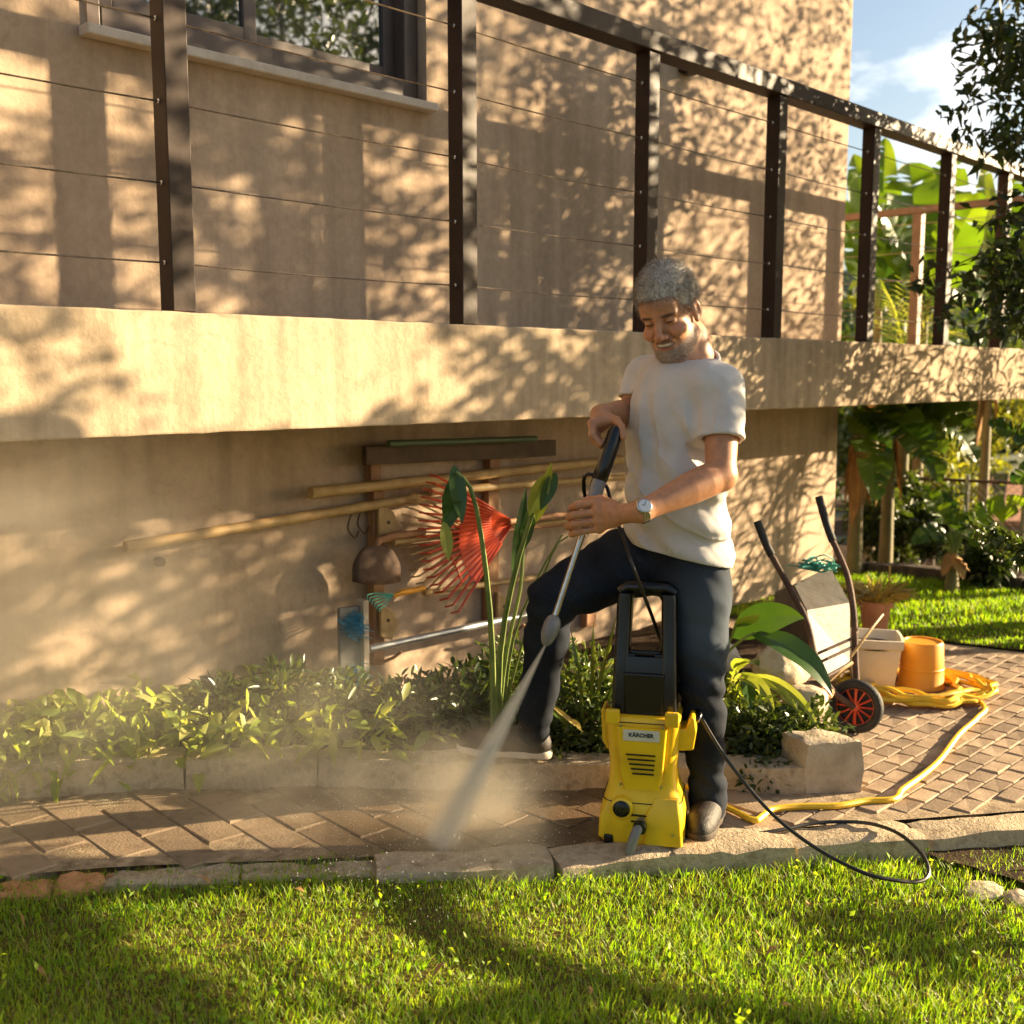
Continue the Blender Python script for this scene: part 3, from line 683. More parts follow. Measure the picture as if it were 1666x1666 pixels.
def branch_tree(root, base, tips, mat, r0=.09, trunk_top=None, name='trunk', seed=1, rmin=.006):
    """a leaning trunk with limbs running out to the given foliage points"""
    r = random.Random(seed); mb = MB(); base = np.asarray(base, float); top = np.asarray(trunk_top, float)
    mid = (base+top)/2 + A(r.uniform(-.1, .1), r.uniform(-.1, .1), 0)
    ax = spline([base, mid, top], 9); mb.tube(ax, [r0*(1-.6*i/8) for i in range(9)], 9)
    to = link(name, mb.mesh(name, mat), root); 
    lb = MB()
    for t_ in tips:
        t_ = np.asarray(t_, float); k = r.randrange(3, 9); s0 = ax[k]; m = (s0+t_)/2 + A(r.uniform(-.12, .12), r.uniform(-.12, .12), r.uniform(.0, .22))
        lb.tube(spline([s0, m, t_], 6), [max(rmin, r0*.30*(1-i/5.5)) for i in range(6)], 5)
    loc = np.array(root.location)
    for v in to.data.vertices: v.co = Vector(np.array(v.co)-loc)
    lb.v = [tuple(np.array(p)-loc) for p in lb.v]
    link('limbs', lb.mesh('limbs', mat), root)
    return to

near, left = Cloud(), Cloud(); tipsR, tipsL = [], []
ga = np.arange(2.95, 7.25, .105)
for a in ga:
    for b in np.arange(-.1, 3.9, .105):
        a2, b2 = a+rng.uniform(-.05, .05), b+rng.uniform(-.05, .05)
        big = .16*vnoise(a2, b2, 0, 3.2)+.10*vnoise(a2, b2, 1, 7)
        d = dens(a2, b2)
        if rng.random() > d+(big if .1 < d < .9 else 0): continue
        T = .92*a2+rng.uniform(.1, 2.3); P = sunpos(a2, b2, T)
        if P[2] < .3: continue
        if a2 < 4.85:
            left.add(cluster(P, 32 if (b2 < 1.1 and a2 < 4.55) else 20, .055, .085, .042)); tipsL.append(P)
        else:
            near.add(cluster(P, 24, .058, .060, .026)); tipsR.append(P)
tl = tag(empty('broadleaf_tree', tuple(sunpos(4.8, 0, 5.4)*A(1, 1, 0)-A(0, 0, .1))), 'broadleaf garden tree on the lawn shading the house wall', 'tree')
left.build('crown', m_treeleaf, tl)
branch_tree(tl, np.array(tl.location), rnd.sample([q for q in tipsL if q @ NH > 4.0 or q[2]-TANE*(q @ SH) > 2.1], 60), m_bark, .06, sunpos(4.3, 2.6, 5.4), seed=3)
tr = tag(empty('dark_tree', (7.7, 1.35, 0)), 'dark small leaved tree reaching into the upper right corner over the railing', 'tree')
# twigs of this tree that hang into the picture
def inframe(px, py, d, sp, n, L=.085, W=.036):
    c = at(px, py, d); near.add(cluster(c, n, sp, L, W)); return c
for (x0, y0, x1, y1, k_, dd) in ((1560, -30, 1690, 190, 46, 6.3), (1600, 120, 1700, 260, 14, 6.3), (1500, 415, 1690, 535, 40, 6.0), (1590, 330, 1690, 470, 26, 6.1), (1650, 150, 1760, 560, 60, 6.4), (1640, -150, 1800, 200, 60, 6.5)):
    for _ in range(k_):
        u = rnd.random()**.7; x = x0+(x1-x0)*u; y = y0+(y1-y0)*rnd.random()
        if x0 < 1600 and rnd.random() > .35+.65*u: continue
        tipsR.append(inframe(x, y, dd+rnd.uniform(-.35, .35), .05, 15))
for (x, y) in ((1545, 180), (1552, 80), (1570, 40), (1510, 470), (1500, 455), (1515, 430), (1560, 205), (1535, 520)): tipsR.append(inframe(x, y, 6.2, .025, 9))
near.build('crown', m_darkleaf, tr)
inf = [p for p in tipsR if pix(p)[0] < 1680 and pix(p)[2] > 0]
branch_tree(tr, (7.7, 1.35, -.1), rnd.sample([p for p in tipsR if not (pix(p)[0] < 1680)], 60)+rnd.sample(inf, min(26, len(inf))), m_bark, .055, (7.5, 1.3, 3.4), seed=5, rmin=.003)

# fine stemmed shrubs to the right of the frame: streaky shade on the slab and the lower wall
def stemmy(root, base, h, n, spread, seed):
    r = random.Random(seed); mb = MB(); base = np.asarray(base, float); C_ = Cloud()
    for i in range(n):
        az = r.uniform(0, 6.28); ln = r.uniform(.05, spread); hh = h*r.uniform(.55, 1.05)
        tip = base+A(math.cos(az)*ln, math.sin(az)*ln, hh); m = base+A(math.cos(az)*ln*.3, math.sin(az)*ln*.3, hh*.55)
        pts = spline([base+A(math.cos(az)*.06, math.sin(az)*.06, 0), m, tip], 7); mb.tube(pts, [.008*(1-.6*k/6) for k in range(7)], 4)
        for k in (2, 3, 4, 5, 6):
            nn_ = 3; p = np.repeat([pts[k]], nn_, 0); C_.add(leaf_cloud(p, rand_dirs(nn_, .5), rand_dirs(nn_), r.uniform(.16, .3), .02, droop=.3))
    loc = np.array(root.location); mb.v = [tuple(np.array(p)-loc) for p in mb.v]
    link('stems', mb.mesh('stems', m_stem), root); C_.build('foliage', m_treeleaf, root)
for i, (a, T, h) in enumerate(((4.95, 4.9, 1.85), (5.4, 5.3, 2.0), (5.85, 5.7, 1.9), (6.3, 6.1, 1.85), (6.8, 6.6, 1.75))):
    p = sunpos(a, 0, T); p[2] = 0
    sh_ = tag(empty('fine_shrub', tuple(p)), 'fine stemmed shrub beside the paving, '+('nearest the front lawn', 'second from the front lawn', 'in the middle of the row', 'second from the back lawn', 'nearest the back lawn')[i], 'shrub', 'fine stemmed shrubs beside the paving'); stemmy(sh_, p, h, 26, .42, i)
# added unseen shrub right of the camera, its limbs laid out to shade the grass
ls = tag(empty('lawn_shade_shrub', (3.9, .2, -.15)), 'added unseen shrub right of the view, limbs laid out to shade the lawn', 'shrub')
C_ = Cloud(); tips = []; lim = MB(); LSL = np.array(ls.location)
def shade(a0, b0, a1, b1, T, k_, sg, L=.045, W=.026, n=14):
    for i in range(k_):
        u = (i+.5)/k_; P = sunpos(a0+(a1-a0)*u, b0+(b1-b0)*u, T)
        tips.append(P); C_.add(cluster(P, n, sg, L, W))
def gab(x, y, z=.0):
    p = onZ(x, y, z); return p @ NH, z-TANE*(p @ SH)
band = [(590, 1402), (680, 1440), (760, 1487), (880, 1530), (1010, 1556), (1180, 1580), (1330, 1596), (1500, 1622), (1720, 1656)]
lim.tube(spline([sunpos(*gab(*q), 3.0) for q in band], 60), [.040-.018*abs(i/59-.5) for i in range(60)], 7)
for q0, q1 in zip(band[:-1], band[1:]): shade(*gab(*q0), *gab(*q1), 3.0, 7, .010, .035, .018, 7)
shade(*gab(600, 1395), *gab(720, 1440), 3.0, 9, .016); shade(*gab(790, 1628), *gab(1060, 1648), 3.0, 26, .018); shade(*gab(830, 1600), *gab(960, 1612), 3.0, 8, .014)
for (x, y) in ((1500, 1436), (1560, 1462), (1620, 1492), (1680, 1530), (1640, 1452), (1700, 1480), (1590, 1440)): shade(*gab(x, y), *gab(x, y), 3.3, 3, .022)
C_.build('foliage', m_treeleaf, ls)
for k in (56,):
    q = sunpos(*gab(*band[-1]), 3.0); lim.tube(spline([A(3.9, .2, -.15), (A(3.9, .2, -.15)+q)/2+A(0, 0, -.04), q], 8), [.016-.001*i for i in range(8)], 6)
lim.build('limbs', m_bark, ls, local=LSL)
ls2 = tag(empty('corner_shade_shrub', (2.2, -.9, -.1)), 'added unseen shrub behind the viewpoint, foliage placed to shade the lawn corner', 'shrub')  # unseen foliage added to cast shade on the near left lawn
C_ = Cloud(); tips = []
for _ in range(420):
    x, y = rnd.uniform(-180, 260), rnd.uniform(1400, 1730)
    if y < 1430+.60*max(0, x+130)+rnd.uniform(-12, 12): continue
    g = gab(x, y, .0); shade(*g, *g, 2.6, 1, .014, .036, .022, 14)
C_.build('foliage', m_treeleaf, ls2)
branch_tree(ls2, (2.2, -.9, -.1), rnd.sample(tips, 12), m_bark, .02, tuple(np.mean(tips, 0)-A(0, 0, .12)), seed=10, rmin=.003)

# a large tree at the end of the front lawn: it is what the window reflects
bt = tag(empty('big_tree', (12.8, -10.6, -.1)), 'large tree at the end of the front lawn, mirrored in the window', 'tree'); C_ = Cloud(); tips = []
for _ in range(430):
    d = rand_dirs(1)[0]; P = A(12.8, -10.6, 6.6)+d*A(4.4, 3.0, 3.8)*(.35+.65*rnd.random()**.5)
    if P[2] < 2.8: continue
    C_.add(cluster(P, 26, .24, .20, .11)); tips.append(P)
C_.build('crown', m_treeleaf, bt); branch_tree(bt, (12.8, -10.6, -.2), rnd.sample(tips, 40), m_bark, .2, (12.8, -10.6, 6.0), seed=12)
# ------------------------------------------------------------------ garden tools kept on the lower wall
def W(x, y, Y=3.56): return onY(x, y, Y)
def thing(name, loc, label, cat, group=None): return tag(empty(name, tuple(map(float, loc))), label, cat, group)
def pole(mb, p, q, r, n=8, knots=0):
    p, q = np.asarray(p), np.asarray(q); pts = [p+(q-p)*i/12 for i in range(13)]
    mb.tube(pts, [r*(1+.10*(i % 3 == 0)*knots) for i in range(13)], n); return mb
def slab_between(mb, quad, th, dirn=(0, 1, 0)):
    """a plate with the given four corners and a thickness along dirn"""
    q = [np.asarray(p, float) for p in quad]; d = np.asarray(dirn, float)*th; n = len(q)
    F = [tuple(range(n)), tuple(range(2*n-1, n-1, -1))]+[(i, i+n, (i+1) % n+n, (i+1) % n) for i in range(n)]
    return mb.add([*q, *[p+d for p in q]], F)
rk = thing('tool_rack', W(690, 950, 3.6), 'wooden rack of two upright battens screwed to the lower wall for garden tools', 'rack'); LK = np.array(rk.location)
for (x0, x1, y0, y1) in ((608, 626, 800, 1082), (795, 812, 770, 1010), (955, 970, 940, 1020)):
    slab_between(MB(), [W(x0, y0, 3.60), W(x1, y0, 3.60), W(x1, y1, 3.60), W(x0, y1, 3.60)], .045).build('batten', m_wood, rk, bevel=.003, local=LK)
for (cx, cy, sx, sy) in ((634, 853, 17, 34), (634, 1012, 14, 30), (822, 990, 12, 26)):
    pb = MB(); slab_between(pb, [W(cx-sx, cy-sy, 3.575), W(cx+sx*.4, cy-sy*.6, 3.575), W(cx+sx, cy+sy*.1, 3.575), W(cx+sx*.3, cy+sy, 3.575), W(cx-sx, cy+sy*.8, 3.575)], .018)
    o = pb.build('bracket', m_bamboo, rk, bevel=.003, local=LK)
    MB().lathe([(.001, 0), (.007, 0), (.007, .004), (.001, .005)], W(cx-2, cy-3, 3.573), 8, Rm=[[1, 0, 0], [0, 0, -1], [0, 1, 0]]).build('screw', m_rust, o, local=LK)
sh_ = MB(); slab_between(sh_, [W(596, 726, 3.53), W(905, 716, 3.53), W(905, 742, 3.53), W(596, 757, 3.53)], .03); sh_.build('shelf_board', m_darkwood, rk, bevel=.003, local=LK)
for i, (x, y0, y1) in enumerate(((612, 726, 800), (806, 720, 780))):
    slab_between(MB(), [W(x-8, y0, 3.6), W(x+8, y0, 3.6), W(x+8, y1, 3.6), W(x-8, y1, 3.6)], .045).build('batten', m_wood, rk, local=LK)
pole(MB(), W(632, 722, 3.47), W(872, 714, 3.47), .014).build('garden_stake', m_gpole, tag(thing('green_stake', W(750, 718, 3.47), 'long green stake lying on the rack shelf under the walkway', 'stake')), local=W(750, 718, 3.47))
pl_ = thing('lower_bamboo_pole', W(400, 856), 'long bamboo pole resting lowest and furthest left along the lower wall', 'pole', 'bamboo poles on the wall')
pole(MB(), W(204, 890, 3.585), W(700, 806, 3.585), .020, knots=1).build('cane', m_bamboo, pl_, local=np.array(pl_.location))
MB().lathe([(.001, 0), (.017, 0), (.017, .03), (.001, .03)], W(256, 913, 3.648), 10, Rm=[[1, 0, 0], [0, 0, -1], [0, 1, 0]]).build('peg', m_rust, pl_, local=np.array(pl_.location))
for (p, q, r, lab) in (((505, 802), (1010, 748), .022, 'thick pale bamboo pole lying above the red rake on the rack'), ((700, 800), (1015, 776), .016, 'thin bamboo pole just below the thick pale one behind the lance'), ((640, 882), (1000, 838), .014, 'straight wooden tool handle crossing behind the red rake'), ((690, 965), (1000, 922), .013, 'brown handle of the small hand rake under the red rake')):
    t_ = thing('pole', W((p[0]+q[0])/2, (p[1]+q[1])/2, 3.55), lab, 'pole', 'bamboo poles on the wall')
    pole(MB(), W(*p, 3.55), W(*q, 3.55), r, knots=1).build('cane', m_bamboo, t_, local=np.array(t_.location))
# red fan rake: plate, ribs and tines radiating to the left
rake = thing('leaf_rake', W(800, 860, 3.44), 'red plastic fan rake hanging on its side on the lower wall', 'rake'); LR = np.array(rake.location)
c0 = A(838, 848); NT = 19
def fan(th, r): return W(c0[0]-r*math.cos(th), c0[1]+r*math.sin(th)*1.08, 3.44+.03*math.sin(th*3))
ths = [math.radians(-28+84*i/(NT-1)) for i in range(NT)]
pv = [fan(t_, 8) for t_ in ths]+[fan(t_, 86+26*max(0, t_)+3*(i % 2)) for i, t_ in enumerate(ths)]
mb = MB(); mb.add(pv+[p+A(0, .006, 0) for p in pv], [(i, i+1, NT+i+1, NT+i) for i in range(NT-1)]+[(i+2*NT+1, i+2*NT, i+3*NT, i+3*NT+1) for i in range(NT-1)])
mb.build('rake_plate', m_red, rake, local=LR)
for i, t_ in enumerate(ths):
    r0 = 40; r1 = 148+22*max(0, t_)
    pb = MB().tube([fan(t_, r0), fan(t_, (r0+r1)/2), fan(t_, r1-6), fan(t_, r1)+A(0, .035, 0)], [.0062, .006, .0052, .004], 6); pb.build('tine', m_red, rake, local=LR)
MB().tube([fan(ths[2], 118), fan(ths[9], 118), fan(ths[16], 126)], .004, 5).build('brace', m_red, rake, local=LR)
pole(MB(), W(828, 849, 3.45), W(1000, 826, 3.50), .013).build('handle', m_wood, rake, local=LR)
# added pale rake, standing in for the red rake's tine shadows on the wall
shadow_rake = thing('leaf_rake', W(740, 870, 3.53), 'added pale fan rake standing for the tine shadows left of the red rake', 'rake'); L2 = np.array(shadow_rake.location)
def fan2(th, r): return W(782-r*math.cos(th), 868+r*math.sin(th)*1.08, 3.535+.02*math.sin(th*3))
t2 = [math.radians(-30+80*i/14) for i in range(15)]
mb = MB(); pv = [fan2(t_, 6) for t_ in t2]+[fan2(t_, 40) for t_ in t2]; mb.add(pv+[p+A(0, .006, 0) for p in pv], [(i, i+1, 16+i, 15+i) for i in range(14)]+[(i+31, i+30, i+45, i+46) for i in range(14)])
mb.build('rake_plate', m_bamboo, shadow_rake, local=L2)
for t_ in t2: MB().tube([fan2(t_, 30), fan2(t_, 80), fan2(t_, 118), fan2(t_, 124)+A(0, .03, 0)], [.005, .005, .0045, .004], 5).build('tine', m_bamboo, shadow_rake, local=L2)
pole(MB(), W(776, 868, 3.53), W(950, 848, 3.56), .012).build('handle', m_wood, shadow_rake, local=L2)
# spade blade hanging
sp = thing('spade', W(612, 920, 3.50), 'rusty dark spade blade hanging upside down left of the red rake', 'spade'); LS = np.array(sp.location)
V = []; nx, ny = 6, 6
for j in range(ny+1):
    for i in range(nx+1):
        u, v = i/nx, j/ny; wd = 34+44*min(1, v*1.8)**.6; x = 612+(u-.5)*wd; y = 888+v*58+(10*(1-(2*u-1)**2)*(v-.4) if v > .4 else 0)
        V.append(W(x, y, 3.50-.025*math.sin(math.pi*u)*(.4+v)))
F = [(j*(nx+1)+i, j*(nx+1)+i+1, (j+1)*(nx+1)+i+1, (j+1)*(nx+1)+i) for j in range(ny) for i in range(nx)]
o = MB().add(V, F, True).build('blade', m_rust, sp, local=LS); so_ = o.modifiers.new('s', 'SOLIDIFY'); so_.thickness = .004
MB().tube([W(612, 897, 3.50), W(614, 880, 3.51), W(640, 872, 3.53), W(690, 866, 3.54)], [.016, .017, .016, .015], 8).build('handle', m_wood, sp, local=LS)
# small hand rake
hr = thing('hand_rake', W(640, 970, 3.5), 'small green hand rake with orange grip under the spade blade', 'hand rake'); LH = np.array(hr.location)
for k in range(6): MB().tube([W(640, 967, 3.5), W(612+k*3, 965+k*4, 3.49), W(598+k*4, 968+k*4.5, 3.47), W(597+k*4, 976+k*4, 3.46)], .0028, 4).build('tine', m_teal, hr, local=LH)
MB().tube([W(640, 970, 3.5), W(655, 964, 3.5), W(690, 957, 3.5)], [.008, .013, .012], 8).build('grip', m_orange, hr, local=LH)
# aluminium pole on pegs
ap = thing('metal_pole', W(720, 1030, 3.48), 'silvery aluminium pole resting low on pegs under the tools', 'pole'); LP = np.array(ap.location)
pole(MB(), W(600, 1056, 3.48), W(905, 990, 3.48), .0165).build('tube', m_silverpole, ap, local=LP)
for x, y in ((640, 1066), (840, 1022)): MB().tube([W(x-14, y+10, 3.64), W(x, y+4, 3.5), W(x+13, y-6, 3.46)], .007, 6).build('peg', m_wood, ap, local=LP)
# broom board with blue bristles
bb = thing('blue_broom', W(575, 1115, 3.42), 'grey board broom with two tufts of blue bristles standing on end', 'broom'); LB = np.array(bb.location)
slab_between(MB(), [W(553, 990, 3.46), W(590, 985, 3.46), W(592, 1130, 3.46), W(555, 1132, 3.46)], .02).build('board', m_grey, bb, bevel=.002, local=LB)
slab_between(MB(), [W(591, 978, 3.44), W(600, 976, 3.44), W(602, 1126, 3.44), W(593, 1130, 3.44)], .05).build('back_board', m_palewood, bb, bevel=.002, local=LB)
for cy in (1018, 1103):
    C_ = []; mb = MB()
    for _ in range(260):
        p = W(572+rnd.gauss(0, 9), cy+rnd.gauss(0, 10), 3.458); mb.tube([p, p+A(rnd.gauss(0, .006), -.03-rnd.random()*.02, rnd.gauss(0, .006))], .0016, 3, cap=False)
    mb.build('bristles', m_blue, bb, local=LB)['kind'] = 'stuff'
# hook and bag like dark shade cloth beside the rack
hk = thing('hanging_hooks', W(585, 850, 3.6), 'small bent wire hooks on the wall left of the rack', 'hook'); LHk = np.array(hk.location)
for (x, y) in ((572, 845), (588, 838)): MB().tube(spline([W(x, y-8, 3.64), W(x-2, y-4, 3.60), W(x-6, y+16, 3.59), W(x+6, y+30, 3.6), W(x+12, y+18, 3.6)], 12), .004, 5).build('hook', m_rust, hk, local=LHk)

# ------------------------------------------------------------------ pots, drum, barrow
def pot(name, px, py, d, prof, mat, label, cat, n=28, sq=None, tilt=None, rot=0):
    p = at(px, py, d); p[2] = 0; root = thing(name, p, label, cat); mb = MB()
    if sq:
        V = []; m = 0
        for (r, z) in prof:
            for k in range(32):
                a = 2*math.pi*k/32; c, s_ = math.cos(a), math.sin(a); e = 1/max(abs(c), abs(s_))**.85; V.append((r*c*e*.78, r*s_*e*.78, z))
        Rz = np.array([[math.cos(rot), -math.sin(rot), 0], [math.sin(rot), math.cos(rot), 0], [0, 0, 1]]); V = np.array(V) @ Rz.T; m = len(prof)
        F = [(i*32+k, i*32+(k+1) % 32, (i+1)*32+(k+1) % 32, (i+1)*32+k) for i in range(m-1) for k in range(32)]+[tuple(range(31, -1, -1)), tuple((m-1)*32+k for k in range(32))]
        mb.add(V, F, True)
    else: mb.lathe(prof, n=n)
    mb.build('pot_body', mat, root, auto=35); return root
cp = pot('planter', 1418, 1108, 4.92, [(.115, 0), (.118, .012), (.148, .19), (.160, .20), (.162, .235), (.146, .236), (.140, .20), (.02, .19)], m_cream, 'cream square planter pot standing behind the wheelbarrow wheel', 'planter', sq=True, rot=.55)
MB().lathe([(.128, .19), (.06, .205), (.001, .208)]).build('potting_soil', m_soil, cp)
tp = pot('flower_pot', 1422, 1042, 5.85, [(.058, 0), (.080, .17), (.092, .172), (.094, .205), (.082, .206), (.078, .17), (.02, .16)], m_terra, 'terracotta flower pot of dry straw coloured grass behind the cream planter', 'flower pot')
C_ = Cloud(); tpl = np.array(tp.location)
for _ in range(230):
    a = rnd.random()*6.28; r_ = rnd.random()*.07; b = tpl+A(math.cos(a)*r_, math.sin(a)*r_, .16); d = A(math.cos(a)*rnd.uniform(.1, 1.0), math.sin(a)*rnd.uniform(.1, 1.0), .8)
    C_.add(leaf_cloud([b], d[None], rand_dirs(1), rnd.uniform(.14, .30), .012, droop=.35))
C_.build('dry_grass_tuft', m_straw, tp)
stm = MB()
for (x, y, d) in ((1448, 920, 5.8), (1470, 965, 5.8), (1400, 985, 5.8)): stm.tube(spline([tpl+A(0, 0, .17), (tpl+at(x, y, d))/2+A(.02, -.02, .08), at(x, y, d)], 9), .005, 5)
stm.build('dry_stems', m_straw, tp, local=tpl)
dr = pot('drum', 1498, 1113, 4.9, [(.100, 0), (.104, .006), (.100, .012), (.095, .10), (.090, .205), (.086, .214), (.078, .214), (.076, .208), (.02, .207)], m_orange, 'upturned yellow orange plastic bucket on the paving behind the coiled hose', 'bucket', n=36)
MB().lathe([(.0965, .085), (.0985, .088), (.0980, .094), (.0950, .097)], n=36, cap=False).build('rim_band', m_orange, dr)
wb = thing('wheelbarrow', at(1390, 1190, 4.3)*A(1, 1, 0), 'grey steel wheelbarrow tipped upright against the wall, handles in the air', 'wheelbarrow'); LW = np.array(wb.location)
Av, Bv, Cv, Dv = at(1292, 951, 4.72), at(1349, 922, 4.95), at(1382, 981, 4.70), at(1313, 993, 4.47)
Ev, Fq, Gv, Hv, Iv = at(1382, 1075, 4.60), at(1340, 1110, 4.36), at(1262, 963, 5.05), at(1256, 1020, 5.05), at(1318, 1098, 4.70)
Jv = at(1372, 1010, 5.1)
mb = MB().add([Av, Bv, Cv, Dv, Ev, Fq, Gv, Hv, Iv, Jv], [(0, 3, 2, 1), (3, 5, 4, 2), (6, 3, 0), (6, 7, 8, 5, 3), (1, 2, 9), (2, 4, 9)])
o = mb.build('tray', m_tray, wb, local=LW); so_ = o.modifiers.new('s', 'SOLIDIFY'); so_.thickness = .004; so_.offset = 0
bv_ = o.modifiers.new('b', 'BEVEL'); bv_.width = .02; bv_.segments = 3; bv_.limit_method = 'ANGLE'
hb1 = spline([at(1232, 848, 4.62), at(1250, 893, 4.58), at(1284, 955, 4.46), at(1312, 1010, 4.36), at(1328, 1075, 4.30), at(1352, 1122, 4.22), at(1388, 1150, 4.24)], 26)
hb2 = spline([at(1332, 808, 4.72), at(1350, 868, 4.66), at(1378, 935, 4.50), at(1389, 1000, 4.42), at(1391, 1060, 4.40), at(1394, 1112, 4.38), at(1400, 1148, 4.36)], 26)
for hb in (hb1, hb2):
    h_ = MB().tube(hb, .0135, 8).build('frame_tube', m_rust, wb, local=LW)
    MB().tube(hb[:6], .0175, 8).build('grip', m_rubber, h_, local=LW)
for (p, q) in ((hb1[16], hb2[15]), (hb1[17], hb2[16])): MB().tube([p, q], .006, 6).build('brace', m_rust, wb, local=LW)
MB().tube([hb1[19], at(1386, 1078, 4.36)], .007, 6).build('brace', m_rust, wb, local=LW)
MB().tube(spline([at(1384, 1068, 4.33), at(1420, 1020, 4.40), at(1436, 1000, 4.5)], 6), .006, 6).build('leg', m_bamboo, wb, local=LW)
MB().tube(spline([at(1335, 1120, 4.28), at(1362, 1095, 4.30), at(1386, 1078, 4.36)], 6), .008, 6).build('leg', m_bamboo, wb, local=LW)
wc = at(1392, 1149, 4.25); ax = nrm(-Rv*.62-Fv*.60+A(0, 0, .12)*0-Rv*.0)
ax = nrm(Fv*-.85 + Rv*-.45 + Uv*.10)
s1, s2, s3 = basis(ax); RW = np.stack([s1, s3, ax], 1)
wl = link('wheel', None, wb, tuple(wc-LW))
def lt(prof, n=32): return MB().lathe(prof, (0, 0, 0), n, Rm=RW, cap=False)
tr_ = [(.072+.034*0.5+.017*math.cos(q)*1.0, .024*math.sin(q)) for q in np.linspace(0, 2*math.pi, 13)]
lt([(.088+.020*math.cos(q), .026*math.sin(q)) for q in np.linspace(0, 2*math.pi, 13)]).build('tyre', m_rubber, wl)
rim = MB()
rim.lathe([(.070, -.014), (.073, -.014), (.073, .014), (.070, .014), (.070, -.014)], (0, 0, 0), 32, Rm=RW, cap=False)
for k in range(12):
    a = 2*math.pi*k/12; d1 = RW @ A(math.cos(a), math.sin(a), 0); rim.tube([d1*.016+ax*.012, d1*.045+ax*.009, d1*.071+ax*.004], [.007, .0065, .008], 5, flat=.6)
rim.lathe([(.001, .02), (.016, .018), (.018, .010), (.018, -.012), (.001, -.012)], (0, 0, 0), 16, Rm=RW, cap=False)
lt([(.001, -.008), (.071, -.008)]).build('hub_disc', m_rubber, wl)
rim.build('rim', m_red, wl)
gn = thing('green_netting', at(1325, 920, 4.85), 'tangle of teal green garden netting heaped on top of the wheelbarrow', 'netting')
mb = MB(); c0_ = at(1328, 920, 4.82)
for k in range(16):
    pts = [c0_+Rv*rnd.gauss(0, .045)+Fv*rnd.gauss(0, .05)+A(0, 0, abs(rnd.gauss(0, .022))-.02) for _ in range(5)]; mb.tube(spline(pts, 22), rnd.uniform(.0025, .005), 5)
mb.build('strands', m_teal, gn, local=np.array(gn.location))
# boulders on the bed
def boulder(name, px, py, d, rx, rz, mat, label, seed, zc=None):
    import bmesh
    c = at(px, py, d); bm = bmesh.new(); bmesh.ops.create_icosphere(bm, subdivisions=4, radius=1)
    for v in bm.verts:
        n = v.co.normalized(); q = np.array(n); dd = 1+.16*vnoise(*q, 2.2, seed)+.05*vnoise(*q, 6, seed)+.018*vnoise(*q, 17, seed)
        for pl in range(7):
            pn = nrm(A(math.sin(seed+pl*2.1), math.cos(seed*1.3+pl*1.7), math.sin(pl*2.9+seed*.7))); dd = min(dd, .86/max(.05, float(q @ pn)))
        v.co = Vector((n.x*rx*dd, n.y*rx*.8*dd, n.z*rz*dd))
    for f in bm.faces: f.smooth = True
    me = bpy.data.meshes.new(name); bm.to_mesh(me); bm.free(); me.materials.append(mat); me.set_sharp_from_angle(angle=math.radians(38))
    return tag(link(name, me, None, tuple(c)), label, 'rock', 'rocks in the planting bed')
boulder('boulder', 1268, 1092, 4.25, .125, .115, m_rock, 'large sand coloured boulder in the bed left of the wheelbarrow', 3)
boulder('boulder', 1310, 1140, 4.05, .11, .055, m_rock, 'flat pale rock below the large boulder, near the wheelbarrow tyre', 5)
boulder('boulder', 1186, 1075, 4.4, .06, .07, m_cream, 'small whitish rock beside the man in the bed', 8)
boulder('boulder', 1345, 1128, 4.16, .035, .028, m_brick, 'small orange stone touching the wheelbarrow tyre', 9)

# ------------------------------------------------------------------ hoses on the ground
def gpt(x, y, r): return onG(x, y, r)
yh = thing('yellow_hose', onG(1500, 1150), 'yellow garden hose coiled on the paving and running to the washer', 'hose'); LY = np.array(yh.location)
pts = [gpt(1116, 1292, .012)+A(0, 0, .03)] + [gpt(x, y, .0115) for x, y in ((1150, 1300), (1190, 1317), (1226, 1334), (1240, 1328), (1256, 1317), (1300, 1312), (1362, 1311), (1410, 1303), (1455, 1300), (1468, 1285), (1500, 1262), (1530, 1235), (1560, 1195), (1590, 1168), (1600, 1148))]
cc = onG(1505, 1132)
rr = random.Random(4)
for k in range(150):
    a = k*2*math.pi/17 + .6; R0 = .235+.055*math.sin(k*.37)+rr.uniform(-.03, .03); c2 = cc+A(.06*math.sin(k*.11), .05*math.cos(k*.13), 0)
    pts.append(A(c2[0]+R0*1.15*math.cos(a)*Rv[0]+R0*1.0*math.sin(a)*Fv[0], c2[1]+R0*1.15*math.cos(a)*Rv[1]+R0*1.0*math.sin(a)*Fv[1], .012+.045*(k/150)*(.4+.6*abs(math.sin(k*.9)))+.012*abs(math.sin(k*1.7))))
MB().tube(spline(pts, 1300), .0105, 7).build('hose_line', m_yhose, yh, local=LY)
bh = thing('black_hose', onG(1300, 1360), 'thin black high pressure hose looping from the washer over the kerb onto grass', 'hose'); LBk = np.array(bh.location)
hp = [at(1098, 1090, 3.42), at(1125, 1140, 3.30), at(1180, 1232, 3.22), at(1250, 1318, 3.14)] + [at(1320, 1375, 3.06), at(1400, 1418, 2.98), at(1455, 1432, 2.97), at(1495, 1434, 3.0), at(1511, 1420, 3.04), at(1500, 1390, 3.12), at(1465, 1358, 3.22), at(1420, 1341, 3.30), at(1370, 1337, 3.34), at(1320, 1340, 3.33), at(1260, 1352, 3.28), at(1200, 1358, 3.26), at(1130, 1352, 3.27)]
hp = spline(hp, 140)
hp = [A(p[0], p[1], max(p[2], (-.118 if not inpoly([p[0]], [p[1]], path_poly)[0] else .012))) for p in hp]
MB().tube(hp, .0058, 7).build('hose_line', m_hose, bh, local=LBk)

